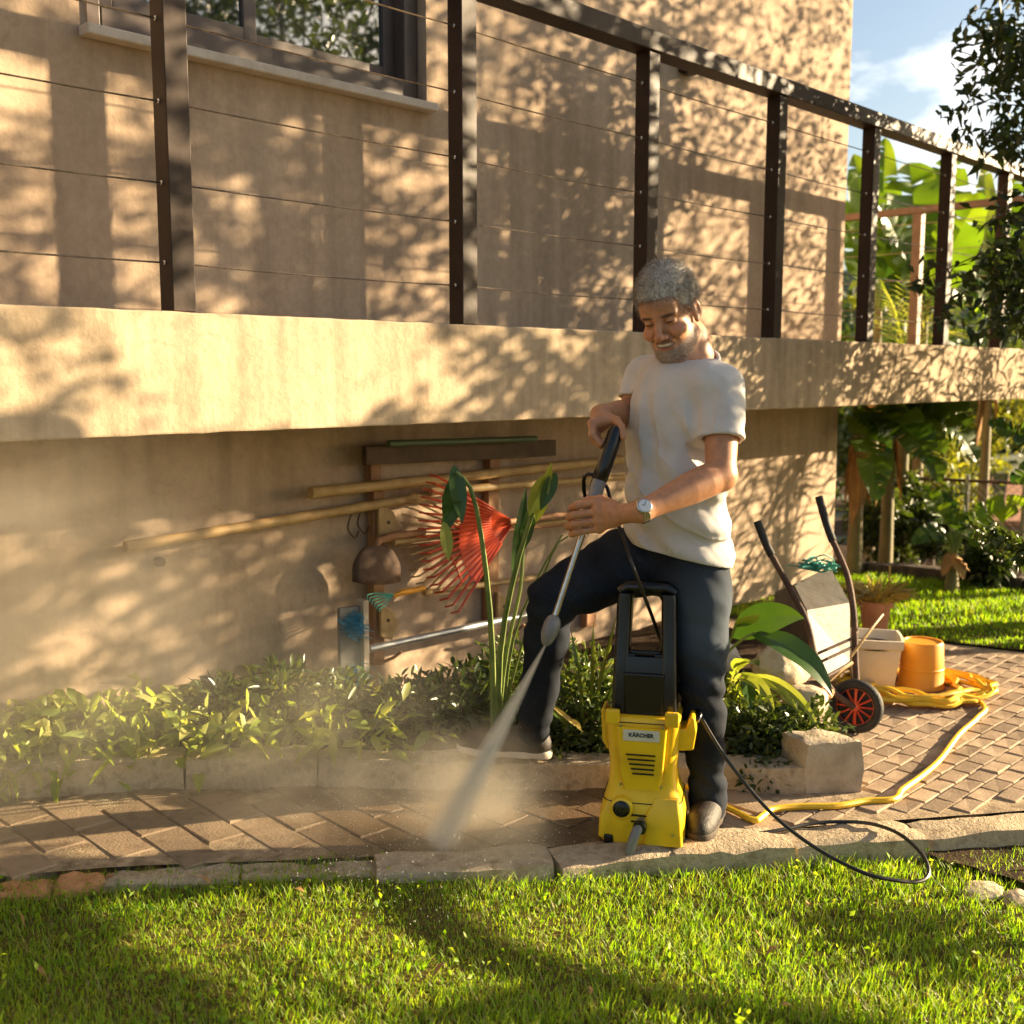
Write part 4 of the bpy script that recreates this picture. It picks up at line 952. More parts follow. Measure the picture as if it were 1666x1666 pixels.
# ------------------------------------------------------------------ pressure washer
wp = onG(1047, 1352); pw = empty('pressure_washer', tuple(wp), 0); tag(pw, 'yellow and black upright pressure washer standing on the path before the man', 'pressure washer')
pw.rotation_euler = (0, 0, math.atan2(Rv[1], Rv[0]) + math.radians(-12))        # local x: to the viewer's right, y: away
SC = 1.0
def rrect(w_, d_, r, z, n=6, cx=0, cy=0):
    out_ = []
    for (sx, sy, a0) in ((1, 1, 0), (-1, 1, 90), (-1, -1, 180), (1, -1, 270)):
        for k in range(n+1):
            a = math.radians(a0+90*k/n); out_.append(A(cx+sx*(w_/2-r)+r*math.cos(a), cy+sy*(d_/2-r)+r*math.sin(a), z))
    return out_
def loft(secs, mb=None):
    mb = mb or MB(); n = len(secs[0]); V = [p for s_ in secs for p in s_]
    F = [(i*n+k, i*n+(k+1) % n, (i+1)*n+(k+1) % n, (i+1)*n+k) for i in range(len(secs)-1) for k in range(n)]+[tuple(range(n-1, -1, -1)), tuple((len(secs)-1)*n+k for k in range(n))]
    return mb.add(V, F, True)
body = loft([rrect(.252, .23, .05, .004), rrect(.262, .24, .055, .018), rrect(.258, .236, .055, .085), rrect(.240, .222, .05, .125, cx=.001), rrect(.212, .20, .045, .165), rrect(.200, .19, .04, .215), rrect(.204, .192, .04, .26), rrect(.216, .20, .04, .315), rrect(.222, .204, .038, .36), rrect(.222, .204, .036, .385), rrect(.214, .196, .034, .392)])
bo = body.build('housing', m_yellow, pw, auto=60)
# notch-like foot gap, front skirt and panels, all proud of the housing
MB().box((-.095, -.118, .016), (.028, .012, .03)).build('foot_gap', m_black, pw, bevel=.004)
pn = loft([rrect(.105, .02, .009, .175, cy=-.101), rrect(.128, .024, .010, .22, cy=-.102), rrect(.140, .026, .010, .30, cy=-.104), rrect(.150, .026, .010, .368, cy=-.106)]); pn.build('front_panel', m_yellow, pw, auto=50)
for k in range(5): MB().box((-.002+.002*k, -.1185, .285-.0145*k), (.088-.006*k, .006, .0042)).build('vent_slot', m_black, pw, bevel=.001)
lb_ = MB().box((-.001, -.1205, .345), (.108, .005, .034)).build('label_plate', m_label, pw, bevel=.002)
def text(s, name, size, mat, parent, loc, rot, ext=.0008, bold=0):
    cu = bpy.data.curves.new(name, 'FONT'); cu.body = s; cu.size = size; cu.extrude = ext; cu.align_x = 'CENTER'; cu.align_y = 'CENTER'; cu.offset = bold
    ob = bpy.data.objects.new(name, cu); COL.objects.link(ob); ob.location = loc; ob.rotation_euler = rot
    dg = bpy.context.evaluated_depsgraph_get(); me = bpy.data.meshes.new_from_object(ob.evaluated_get(dg)); me.materials.clear(); me.materials.append(mat)
    o2 = link(name, me, parent, loc); o2.rotation_euler = rot; bpy.data.objects.remove(ob); return o2
text('KÄRCHER', 'lettering', .0165, m_black, pw, (-.001, -.1238, .347), (math.radians(90), 0, 0), bold=.0004)
# skirts with ribs at the base right, side fins (holders) at the shoulders
sk = loft([rrect(.118, .03, .012, .012, cx=.068, cy=-.113), rrect(.112, .034, .013, .09, cx=.066, cy=-.112), rrect(.07, .02, .009, .15, cx=.075, cy=-.098)]); sk.build('skirt', m_yellow, pw, auto=50)
sk = loft([rrect(.05, .03, .012, .02, cx=-.103, cy=-.10), rrect(.046, .034, .013, .085, cx=-.102, cy=-.10), rrect(.03, .02, .009, .14, cx=-.085, cy=-.09)]); sk.build('skirt', m_yellow, pw, auto=50)
MB().lathe([(.001, -.002), (.0135, -.002), (.0155, -.012), (.030, -.012), (.034, -.008), (.034, .016)], (-.056, -.118, .118), 28, Rm=[[1, 0, 0], [0, 0, 1], [0, -1, 0]]).build('knob_ring', m_yellow, pw)
MB().lathe([(.026, .0), (.026, .018), (.022, .022), (.001, .023)], (-.056, -.113, .118), 24, Rm=[[1, 0, 0], [0, 0, -1], [0, 1, 0]]).build('knob', m_black, pw)
for k in range(2): MB().box((.002, -.1135, .098-.019*k), (.06, .02, .004)).build('vent_slot', m_black, pw)
MB().tube(spline([A(.002, -.105, .072), A(.0, -.15, .078), A(-.012, -.172, .055), A(-.022, -.178, .02), A(-.026, -.18, .004)], 12), [.017]*3+[.0155]*9, 10).build('hose_connector', m_grey, pw)
MB().lathe([(.019, 0), (.021, .004), (.021, .018), (.018, .022)], (.002, -.142, .075), 14, Rm=[[1, 0, 0], [0, 0, -1], [0, 1, 0]]).build('coupling', m_black, pw)
for sx, pts_ in ((1, [(.100, .285), (.150, .290), (.158, .345), (.152, .390), (.138, .392), (.126, .355), (.100, .352)]), (-1, [(-.104, .27), (-.124, .30), (-.130, .40), (-.118, .405), (-.112, .375), (-.100, .37)])):
    mb = MB(); slab_between(mb, [A(x, -.06, z) for x, z in (pts_ if sx > 0 else pts_[::-1])], .09, (0, 1, 0)); mb.build('side_holder', m_yellow, pw, bevel=.006, seg=3)
MB().tube(spline([A(.158, -.02, .37), A(.165, 0, .385), A(.150, .03, .39), A(.125, .05, .38)], 8), .008, 8).build('hook', m_black, pw)
for sx in (-1, 1): MB().box((sx*.088, -.104, .395), (.042, .02, .045)).build('clip', m_yellow, pw, bevel=.006, seg=3)
# black upper housing with carrying handle
up = loft([rrect(.196, .15, .03, .385, cy=.01), rrect(.192, .148, .03, .46, cy=.012), rrect(.186, .140, .028, .53, cy=.016), rrect(.182, .132, .026, .565, cy=.02)]); uo = up.build('motor_cover', m_black, pw, auto=40)
MB().box((.0, -.062, .455), (.118, .012, .13)).build('cover_panel', m_black, pw, bevel=.006, seg=3)
for sx in (-1, 1):
    secs = [rrect(.046, .075, .014, z, cx=sx*x, cy=y) for (z, x, y) in ((.40, .075, -.030), (.50, .0725, -.024), (.56, .071, -.012), (.66, .0685, .006), (.735, .067, .014), (.752, .064, .016))]
    loft(secs).build('handle_rail', m_black, pw, auto=40)
MB().tube([A(-.083, .014, .752), A(-.06, .012, .768), A(.06, .012, .768), A(.083, .014, .752)], [.017, .021, .021, .017], 10).build('handle_bar', m_black, pw)
for sx in (-1, 1): MB().box((sx*.043, -.02, .567), (.03, .05, .016), [[1, 0, 0], [0, 1, 0], [0, 0, 1]]).build('gusset', m_black, pw, bevel=.006)
MB().box((0, -.004, .572), (.09, .06, .02)).build('handle_base', m_black, pw, bevel=.007)

# seams, screws and scuffed trim on the washer
for z, w_, d_, cy in ((.1315, .2405, .2205, 0), (.3775, .2235, .2055, 0)):
    ring_ = rrect(w_, d_, .048 if z < .2 else .036, z, cx=.001 if z < .2 else 0); MB().tube(ring_+[ring_[0]], .0016, 4, cap=False).build('seam', m_black, pw)
for (x, z) in ((-.062, .385), (.062, .385), (-.06, .19), (.06, .19), (.098, .05)):
    MB().lathe([(.001, 0), (.0048, 0), (.0048, .003), (.001, .0035)], (x, -.1175 if z > .3 else -.114 if z > .1 else -.131, z-.012 if z > .3 else z), 8, Rm=[[1, 0, 0], [0, 0, -1], [0, 1, 0]]).build('screw', m_steel, pw)
# ------------------------------------------------------------------ planting
def leafobj(root, base, d, L, W_, mat, droop=.5, up=(0, 0, 1), nseg=9, prof=None, fold=.22, twist=0, wave=0, name='leaf', cross=4, torn=0):
    mb = MB(); blade(mb, base, d, L, W_, droop, up, nseg, prof, fold, twist, wave, cross, torn); return mb.build(name, mat, root, local=np.array(root.location))
def leafto(root, p, q, W_, mat, droop=.35, upv=(0, 0, 1), name='leaf', stalk=None, wave=.05, prof=None, twist=0, fold=.22, torn=0, nseg=16):
    """a leaf that starts at p and ends near q, arching by droop"""
    p, q = np.asarray(p), np.asarray(q); L = np.linalg.norm(q-p)*(1+droop*.25); d = nrm(q-p+A(0, 0, droop*.55*np.linalg.norm(q-p)))
    return leafobj(root, p, d, L, W_, mat, droop, upv, nseg, prof, fold, twist, wave, name, 4, torn)
def stalkobj(root, pts, r0, r1, mat, name='stem', n=6):
    pts = spline(pts, 10); return MB().tube(pts, [r0+(r1-r0)*i/9 for i in range(10)], n).build(name, mat, root, local=np.array(root.location))
def foliage(root, c, rad, N, L, W_, mat, up=.3, name='foliage', stemmat=None, hole=.0, droop=.15, ns=9):
    """a small bush: short stems from the root and leaves scattered through an uneven crown"""
    c = np.asarray(c, float); d = rand_dirs(N); r = rng.random(N)**.45; lump = 1+.28*vnoise(d[:, 0]*2, d[:, 1]*2, d[:, 2]*2, 2.2, c[0]*9)
    P = c+d*np.array(rad)*(r*lump)[:, None]; D = d*.8+rand_dirs(N, up)*.8
    C_ = Cloud(); C_.add(leaf_cloud(P, D, rand_dirs(N, .6), L*rng.uniform(.6, 1.25, N), W_*rng.uniform(.7, 1.2, N), droop=droop, fine=True)); o = C_.build(name, mat, root)
    mb = MB(); b = np.array(root.location)
    for _ in range(ns):
        t_ = c+rand_dirs(1)[0]*np.array(rad)*.8; mb.tube(spline([b+A(rnd.uniform(-.02, .02), rnd.uniform(-.02, .02), -.02), (b+t_)/2+A(0, 0, .02), t_], 5), [.006, .005, .004, .003, .002], 4)
    mb.build('stems', stemmat or m_bark, root, local=b); return o
def atz(px, py, z):
    p = onZ(px, py, z); return p
# pale striped ground cover along the left kerb
BKl = BK; sT = arc_of(BK, onG(650, 1280)); C_ = Cloud()
nb = 560
for _ in range(nb):
    s_ = rnd.random()*(sT+.1); p = along(BK, s_); u = s_/sT; dep_ = rnd.uniform(.03, .12+.55*min(1, .25+u)); q = p+A(.707, .707, 0)*dep_
    if q[1] > 3.62: q[1] = 3.62-rnd.random()*.06
    if rnd.random() < max(0, u-.55)*1.5: continue
    hgt = rnd.uniform(.10, .20+.10*(1-u)); k_ = rnd.randrange(4, 8)
    base = np.repeat([A(q[0], q[1], soilz(q[0], q[1])+hgt*.5)], k_, 0)+rng.normal(size=(k_, 3))*A(.03, .03, .045)
    D = rand_dirs(k_, .55); D[:, 0] -= .25; D[:, 1] -= .30
    C_.add(leaf_cloud(base, D, rand_dirs(k_, .8), rng.uniform(.065, .13, k_), rng.uniform(.026, .046, k_), droop=.3, fold=.22, fine=True))
o = link('ground_cover', mesh_np('ground_cover', np.vstack(C_.V), np.vstack(C_.F), m_cover)); o['kind'] = 'stuff'
# low dark plants against the wall, bushes in the bed
for (px, py, z0, c, rad, N, L, W_, mt, nm, lab, cat) in (
    (455, 1150, .06, (455, 1125, 3.88), (.13, .10, .10), 260, .075, .016, m_bush, 'low_plant', 'small dark leafy plant at the wall foot in the mist', 'plant'),
    (355, 1160, .08, (352, 1142, 3.78), (.09, .08, .08), 170, .07, .016, m_bush, 'low_plant', 'smallest dark plant at the wall foot, left of the broom', 'plant'),
    (560, 1150, .05, (545, 1128, 3.92), (.12, .10, .09), 240, .07, .016, m_bush, 'low_plant', 'dark spiky plant at the foot of the blue broom', 'plant'),
    (660, 1195, .08, (665, 1160, 3.95), (.18, .15, .13), 620, .06, .018, m_bush, 'low_bush', 'dark low bush left of the tall strappy plant', 'bush'),
    (735, 1190, .08, (742, 1150, 4.0), (.17, .15, .16), 700, .06, .018, m_bush, 'low_bush', 'dark bush directly behind the tall strappy plant', 'bush'),
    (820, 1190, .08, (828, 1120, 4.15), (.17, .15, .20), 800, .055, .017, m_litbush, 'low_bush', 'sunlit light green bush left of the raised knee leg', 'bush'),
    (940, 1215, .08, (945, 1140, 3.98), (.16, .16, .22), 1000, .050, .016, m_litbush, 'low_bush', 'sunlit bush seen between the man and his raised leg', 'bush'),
    (985, 1225, .08, (990, 1180, 3.85), (.14, .13, .14), 620, .048, .016, m_bush, 'low_bush', 'dark glossy bush just left of the washer', 'bush'),
    (900, 1230, .08, (905, 1205, 3.80), (.15, .10, .07), 420, .045, .016, m_bush, 'low_bush', 'short dark bush on the kerb by the raised shoe', 'bush'),
    (1230, 1240, .08, (1232, 1195, 3.85), (.15, .15, .13), 900, .046, .017, m_bush, 'low_bush', 'glossy dark bush spilling over the kerb right of the jeans', 'bush'),
    (1300, 1230, .08, (1302, 1195, 3.88), (.17, .15, .12), 1000, .046, .017, m_bush, 'low_bush', 'dense bush with pale glints in front of the barrow wheel', 'bush'),
    (1255, 1270, .10, (1250, 1250, 3.72), (.16, .08, .055), 420, .042, .016, m_bush, 'low_bush', 'fringe of leaves hanging over the kerb face', 'bush'),
    (1195, 1165, .08, (1200, 1140, 4.1), (.10, .10, .10), 380, .055, .018, m_cover, 'low_bush', 'light green leafy plant beside the hip of the jeans', 'bush')):
    b = onZ(px, py, z0); cc_ = at(*c); b = A(cc_[0], cc_[1], min(z0, cc_[2]-rad[2]*.6))
    if cc_[1]+rad[1]*.6 > 3.6: sh_y = 3.6-(cc_[1]+rad[1]*.6); cc_ = cc_+A(0, sh_y, 0); b = b+A(0, sh_y, 0)
    r_ = tag(empty(nm, tuple(b)), lab, cat, 'low plants in the bed'); foliage(r_, cc_, rad, N, L, W_, mt)
# tall strappy plant in the middle of the bed
ts = thing('strap_plant', at(805, 1185, 3.78), 'tall plant with long bare stalks and drooping leaves before the tools', 'plant')
b0 = at(803, 1188, 3.78)
stalkobj(ts, [b0, at(800, 1040, 3.78), at(787, 900, 3.77), at(768, 800, 3.76), at(742, 768, 3.75)], .0125, .006, m_stem)
stalkobj(ts, [b0+A(.02, 0, 0), at(815, 1050, 3.74), at(838, 930, 3.72), at(868, 830, 3.70), at(886, 785, 3.70)], .0125, .006, m_stem)
stalkobj(ts, [b0+A(.03, .01, 0), at(824, 1060, 3.8), at(846, 960, 3.82), at(852, 880, 3.84)], .009, .005, m_stem)
stalkobj(ts, [b0+A(.03, -.01, 0), at(835, 1040, 3.7), at(880, 930, 3.66), at(915, 870, 3.66)], .006, .003, m_stem)
stalkobj(ts, [b0+A(.04, 0, 0), at(840, 1080, 3.7), at(896, 905, 3.6), at(925, 872, 3.58)], .0055, .003, m_stem)
leafto(ts, at(744, 768, 3.75), at(728, 862, 3.72), .080, m_bigleaf, .1, (-.4, -1, .1)); leafto(ts, at(738, 756, 3.76), at(752, 850, 3.70), .06, m_bigleaf, .1, (-.5, -1, 0))
leafto(ts, at(722, 848, 3.70), at(730, 912, 3.68), .045, m_cover, .05, (-.4, -1, 0))
leafto(ts, at(752, 815, 3.72), at(720, 850, 3.70), .05, m_bigleaf, .2, (0, -1, .3))
leafto(ts, at(872, 850, 3.70), at(897, 752, 3.68), .05, m_cover, .02, (-.4, -1, 0)); leafto(ts, at(893, 770, 3.69), at(862, 836, 3.66), .062, m_cover, .25, (-.5, -1, .3)); leafto(ts, at(905, 768, 3.70), at(880, 828, 3.66), .05, m_bigleaf, .2, (-.5, -1, .3))
leafto(ts, at(846, 900, 3.72), at(872, 805, 3.74), .05, m_bigleaf, .02, (-.4, -1, 0)); leafto(ts, at(835, 940, 3.73), at(856, 790, 3.80), .045, m_bigleaf, .02, (-.5, -1, 0)); leafto(ts, at(850, 868, 3.78), at(868, 848, 3.70), .05, m_bananad, .15, (-.3, -1, .2))
# strappy grass clump by the leg
sg_ = thing('strap_grass', at(960, 1220, 3.85), 'clump of thin arching strap leaves between the leg and the washer', 'plant')
for (x, y) in ((1000, 1010), (985, 1060), (940, 1085), (1005, 1095), (965, 1020), (890, 1150), (870, 1120), (1020, 1060), (930, 1030)):
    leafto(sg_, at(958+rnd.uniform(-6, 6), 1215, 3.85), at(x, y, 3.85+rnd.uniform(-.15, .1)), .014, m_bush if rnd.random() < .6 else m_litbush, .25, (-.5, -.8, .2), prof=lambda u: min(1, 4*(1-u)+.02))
for (x, y, x2, y2) in ((898, 1148, 948, 1190), (930, 1170, 946, 1185)): leafto(sg_, at(x, y, 3.68), at(x2, y2, 3.66), .016, m_straw, .1, (-.3, -1, .3))
# broad leaved plant between the man and the wheelbarrow
bp_ = thing('broadleaf_plant', at(1185, 1120, 4.1), 'plant with two big drooping dark green leaves beside the wheelbarrow', 'plant')
b0 = at(1172, 1110, 4.10)
stalkobj(bp_, [b0, at(1182, 1060, 4.05), at(1198, 1015, 4.0)], .007, .005, m_stem); stalkobj(bp_, [b0, at(1178, 1070, 4.0), at(1208, 1040, 3.95), at(1228, 1030, 3.95)], .007, .005, m_stem)
leafto(bp_, at(1192, 1038, 4.02), at(1290, 1000, 3.9), .120, m_bigleaf, .75, (-.55, -.75, .8)); leafto(bp_, at(1222, 1032, 3.95), at(1330, 1122, 3.82), .105, m_bigleaf, .95, (-.5, -.5, 1))
leafto(bp_, at(1200, 1018, 4.02), at(1232, 1000, 3.9), .07, m_cover, .3, (-.5, -.8, .2))
br_ = thing('arching_plant', at(1205, 1120, 3.98), 'yellow green plant with arching ribbon leaves right of the jeans', 'plant')
for (x0, y0, x1, y1, w_, mt, dr_) in ((1205, 1095, 1252, 1150, .045, m_cover, .9), (1215, 1100, 1310, 1185, .040, m_cover, 1.2), (1195, 1092, 1215, 1072, .06, m_cover, .3), (1205, 1085, 1232, 1080, .06, m_bigleaf, .5), (1212, 1100, 1222, 1160, .05, m_bigleaf, .4), (1215, 1105, 1290, 1160, .03, m_cover, 1.0), (1198, 1105, 1232, 1120, .05, m_cover, .6)):
    leafto(br_, at(x0, y0, 3.98), at(x1, y1, 3.82), w_, mt, dr_, (-.5, -.6, .8))
# banana plants
bprof = lambda u: max(.02, math.sin(math.pi*min(1, .06+u*.94)**.62)**.55) if u < 1 else .02
def banana(name, base, h, r0, leaves, mat, label, group='banana plants', lean=(0, 0), dry=0):
    base = np.asarray(base, float); root = thing(name, base, label, 'banana plant', group); top = base+A(lean[0], lean[1], h)
    stalkobj(root, [base-A(0, 0, .05), (base+top)/2+A(.02, .01, 0), top], r0, r0*.55, m_bstem, 'stem', 10)
    for (q, w_, dr_, mt) in leaves:
        q = np.asarray(q); m = top+(q-top)*.22+A(0, 0, .05); stalkobj(root, [top-A(0, 0, .08), top+(m-top)*.5+A(0, 0, .03), m], r0*.35, .010, m_stem, 'leaf_stalk', 6)
        leafto(root, m, q, w_, mt or mat, dr_, (-.5, -.6, .7), 'leaf', wave=.16, prof=bprof, torn=.22, nseg=26)
    for _ in range(dry):
        a = rnd.uniform(0, 6.28); p = top-A(0, 0, rnd.uniform(.1, .4)*h*.6); leafto(root, p, p+A(math.cos(a)*.10, math.sin(a)*.10, -rnd.uniform(.25, .55)*min(h, 1.6)), .09, m_dry, .1, (math.cos(a), math.sin(a), .2), 'dry_leaf', wave=.2)
    return root
a_ = lambda x, y, d: at(x, y, d)
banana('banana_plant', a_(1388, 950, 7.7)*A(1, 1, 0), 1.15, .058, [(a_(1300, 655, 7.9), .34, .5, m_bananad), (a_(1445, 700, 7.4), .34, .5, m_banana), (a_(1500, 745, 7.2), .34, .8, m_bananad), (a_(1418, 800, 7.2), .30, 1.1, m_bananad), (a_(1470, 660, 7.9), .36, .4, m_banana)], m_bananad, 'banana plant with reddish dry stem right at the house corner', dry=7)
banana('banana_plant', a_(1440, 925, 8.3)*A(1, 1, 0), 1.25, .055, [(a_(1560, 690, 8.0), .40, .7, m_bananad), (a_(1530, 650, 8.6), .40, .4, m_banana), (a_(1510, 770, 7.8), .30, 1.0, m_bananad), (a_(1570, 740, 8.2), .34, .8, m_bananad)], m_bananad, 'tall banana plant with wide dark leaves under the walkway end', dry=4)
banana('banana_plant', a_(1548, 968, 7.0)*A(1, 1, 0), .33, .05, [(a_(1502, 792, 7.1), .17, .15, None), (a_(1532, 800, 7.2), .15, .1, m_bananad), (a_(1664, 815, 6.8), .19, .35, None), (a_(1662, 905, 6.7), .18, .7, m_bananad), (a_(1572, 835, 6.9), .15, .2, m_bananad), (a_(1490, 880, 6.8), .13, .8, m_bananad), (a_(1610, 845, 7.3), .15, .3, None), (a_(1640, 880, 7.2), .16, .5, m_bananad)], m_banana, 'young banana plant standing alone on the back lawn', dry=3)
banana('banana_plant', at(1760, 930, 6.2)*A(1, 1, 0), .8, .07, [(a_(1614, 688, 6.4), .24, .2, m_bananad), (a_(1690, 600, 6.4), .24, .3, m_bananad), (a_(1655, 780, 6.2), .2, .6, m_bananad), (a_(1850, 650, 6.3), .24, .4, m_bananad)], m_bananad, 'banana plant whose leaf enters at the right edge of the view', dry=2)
# tall bananas behind the walkway, their leaves up against the sky
for (bx, d, h, lv, lab) in (
    (1425, 10.6, 2.0, [((1392, 262), .42, .25, None), ((1440, 236), .36, .25, None), ((1360, 330), .45, .5, None), ((1395, 480), .40, .9, m_cover), ((1470, 330), .40, .4, m_bananad)], 'tall banana plant with pale torn leaves beside the house corner above the walkway'),
    (1500, 10.2, 1.9, [((1480, 268), .80, .06, m_banana), ((1545, 262), .62, .12, m_banana), ((1440, 345), .42, .5, m_bananad), ((1585, 330), .45, .5, m_banana), ((1520, 470), .42, .9, m_bananad), ((1450, 470), .42, .9, m_bananad)], 'tall banana plant with the broadest glowing yellow green leaf'),
    (1610, 10.8, 1.9, [((1650, 285), .40, .2, m_banana), ((1700, 330), .42, .4, m_banana), ((1565, 375), .40, .6, m_bananad), ((1640, 470), .42, .9, m_bananad), ((1600, 270), .3, .2, m_cover), ((1560, 480), .4, .9, None)], 'tall banana plant with torn leaves near the right end of the railing')):
    b_ = at(bx, 610, d)*A(1, 1, 0); b_[2] = -.4
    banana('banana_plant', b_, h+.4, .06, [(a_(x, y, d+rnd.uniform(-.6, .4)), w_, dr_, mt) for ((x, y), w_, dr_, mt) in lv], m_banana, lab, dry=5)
# feathery palm low behind the end of the walkway
pm = thing('palm', at(1470, 640, 9.6)*A(1, 1, 0), 'feathery yellow green palm fronds low behind the railing posts', 'palm')
pb_ = at(1475, 600, 9.6); stalkobj(pm, [A(pb_[0], pb_[1], -.3), pb_-A(0, 0, .3), pb_], .06, .04, m_bstem, 'stem', 8)
for (x, y) in ((1440, 470), (1475, 460), (1510, 480), (1535, 500), (1420, 510), (1545, 535), (1500, 465), (1455, 490)):
    q = at(x, y, 9.5+rnd.uniform(-.4, .4)); ax_ = spline([pb_, (pb_+q)/2+A(0, 0, .10), q], 12); C_ = Cloud()
    fr = MB().tube(ax_, [.008*(1-i/13) for i in range(12)], 4).build('frond', m_stem, pm, local=np.array(pm.location))
    for k in range(2, 12):
        t_ = nrm(ax_[k]-ax_[k-1])
        for sd in (-1, 1):
            C_.add(leaf_cloud([ax_[k]], (t_*.7+sd*nrm(np.cross(t_, A(0, 0, 1)))*.6-A(0, 0, .25))[None], A(0, 0, 1)[None]+.01, .26, .022, droop=.2))
    C_.build('leaflets', m_cover, pm)
# bushes and trees beyond the lawn
def crown_tree(name, px, py, d, zc, rad, N, L, mt, lab, trunk=True, zb=-.9, cat='tree', grp='trees beyond the lawn'):
    c = at(px, py, d); b = A(c[0], c[1], zb); root = tag(empty(name, tuple(b)), lab, cat, grp)
    n_l = 9; C_ = Cloud()
    for k in range(n_l*3):
        dd = rand_dirs(1)[0]; cc_ = c+dd*np.array(rad)*rnd.random()**.4; n = N//(n_l*3)
        C_.add(cluster(cc_, n, min(rad)*.20, L, L*.5))
    C_.build('crown', mt, root)
    mb = MB().tube(spline([b, (b+c)/2+A(.05, .02, 0), c], 6), [max(rad)*.07*(1-.1*i) for i in range(6)], 7); mb.build('trunk', m_bark, root, local=b); return root
crown_tree('yellow_tree', 1585, 700, 19, 0, (.85, .85, 1.0), 5200, .15, m_ytree, 'yellow green tree glowing in the distance beyond the back lawn')
crown_tree('scrub', 1470, 845, 9.4, 0, (.55, .5, .33), 2600, .09, m_treeleaf, 'sunlit scrub behind the chain link fence, nearest the banana stems', cat='bush')
crown_tree('scrub', 1555, 870, 9.0, 0, (.45, .4, .20), 1800, .08, m_bush, 'darker low scrub behind the young banana plant', cat='bush')
crown_tree('scrub', 1520, 780, 11.5, 0, (.7, .5, .4), 2400, .10, m_ytree, 'yellowish bush above the scrub and left of the solar roof', cat='bush')
crown_tree('scrub', 1440, 720, 13, 0, (1.2, .8, .9), 3600, .13, m_treeleaf, 'green tree mass seen behind the banana leaves under the walkway', cat='tree')
crown_tree('dark_shrub', 1605, 925, 7.25, 0, (.17, .15, .16), 700, .08, m_darkleaf, 'small dark glossy shrub on the far edge of the back lawn', zb=0, cat='shrub')
crown_tree('far_tree', 1660, 690, 34, 0, (1.6, 1.6, 1.6), 2600, .3, m_treeleaf, 'grey green tree farthest off at the right edge', zb=-1, cat='tree')
for i, (px, d, r_) in enumerate(((1420, 26, 3.0), (1500, 30, 3.2), (1640, 48, 4.2))):
    crown_tree('far_tree', px, 640, d, 0, (r_, r_, r_*.75), 2600, .34, m_treeleaf, ('far green tree in line with the house corner', 'far green tree behind the broad banana leaves', 'farthest large tree at the right, beyond the yellow tree')[i], zb=-1, cat='tree')
# chain link fence and a roof with panels beyond it
cf = thing('chain_link_fence', at(1540, 905, 9.9)*A(1, 1, 0)-A(0, 0, .6), 'chain link fence on grey posts at the bottom of the back lawn', 'fence'); LC = np.array(cf.location)
f0, f1 = at(1395, 900, 10.2)*A(1, 1, 0), at(1760, 900, 9.2)*A(1, 1, 0); fu = nrm(f1-f0); FL = np.linalg.norm(f1-f0); zb, zt = -.62, .48
for k in range(5): MB().tube([f0+fu*FL*k/4+A(0, 0, zb), f0+fu*FL*k/4+A(0, 0, zt+.05)], .022, 8).build('post', m_steel, cf, local=LC)
MB().tube([f0+A(0, 0, zt), f1+A(0, 0, zt)], .016, 6).build('rail', m_rust, cf, local=LC)
mb = MB(); hh = zt-zb; k = -hh
while k < FL:
    for sgn in (1, -1):
        a0, b0 = (k, k+hh); za, zb2 = (zb, zt) if sgn > 0 else (zt, zb)
        u0, u1 = max(0, a0), min(FL, b0)
        if u1 > u0: mb.tube([f0+fu*u0+A(0, 0, za+(zb2-za)*(u0-a0)/hh), f0+fu*u1+A(0, 0, za+(zb2-za)*(u1-a0)/hh)], .0022, 3, cap=False)
    k += .07
mb.build('wire_mesh', m_cable, cf, local=LC)['kind'] = 'stuff'
sh2 = thing('outbuilding', at(1615, 830, 15)*A(1, 1, 0)-A(0, 0, .9), 'low neighbouring building with tiled brown roof and dark solar panels', 'building'); LO2 = np.array(sh2.location)
q0, q1, q2, q3 = at(1535, 845, 14.5), at(1760, 850, 14.0), at(1760, 772, 17), at(1555, 778, 17.5)
slab_between(MB(), [q0, q1, q2, q3], .08, (0, 0, -1)).build('roof', m_terra, sh2, local=LO2)
nn2 = nrm(np.cross(q1-q0, q3-q0))
for k in range(3):
    e = lambda u, v: (q0*(1-u)+q1*u)*(1-v)+(q3*(1-u)+q2*u)*v+nn2*.06
    u0 = .05+.13*k; slab_between(MB(), [e(u0, .22), e(u0+.12, .22), e(u0+.12, .95), e(u0, .95)], .03, tuple(nn2)).build('solar_panel', m_black, sh2, local=LO2)
wl0 = [q0+A(.15, .1, -.06), q1+A(-.1, .1, -.06), A(q1[0]-.1, q1[1]+.1, -1), A(q0[0]+.15, q0[1]+.1, -1)]
slab_between(MB(), wl0, .15, tuple(nrm(A(.7, .7, 0)))).build('wall', m_plaster, sh2, local=LO2)
# dark soil bed at the lower right beyond the grass
sb = [onZ(x, y, -.085) for x, y in ((1475, 1395), (1560, 1372), (1700, 1362), (1800, 1400), (1760, 1475), (1640, 1440), (1540, 1415))]
sheet('flower_bed', [p[:2] for p in sb], lambda x, y: float(lawnz(x, y))+.022+.012*float(vnoise(x, y, 0, 11)), m_soil, step=.05)
for i, (x, y, r_) in enumerate(((1600, 1450, .07), (1655, 1462, .05))):
    boulder('edging_stone', x, y, onZ(x, y, -.08) @ Fv, r_, .022, m_rock, ('larger flat pale stone half sunk in the grass at lower right', 'smaller flat stone at the right edge of the grass')[i], 20+i)
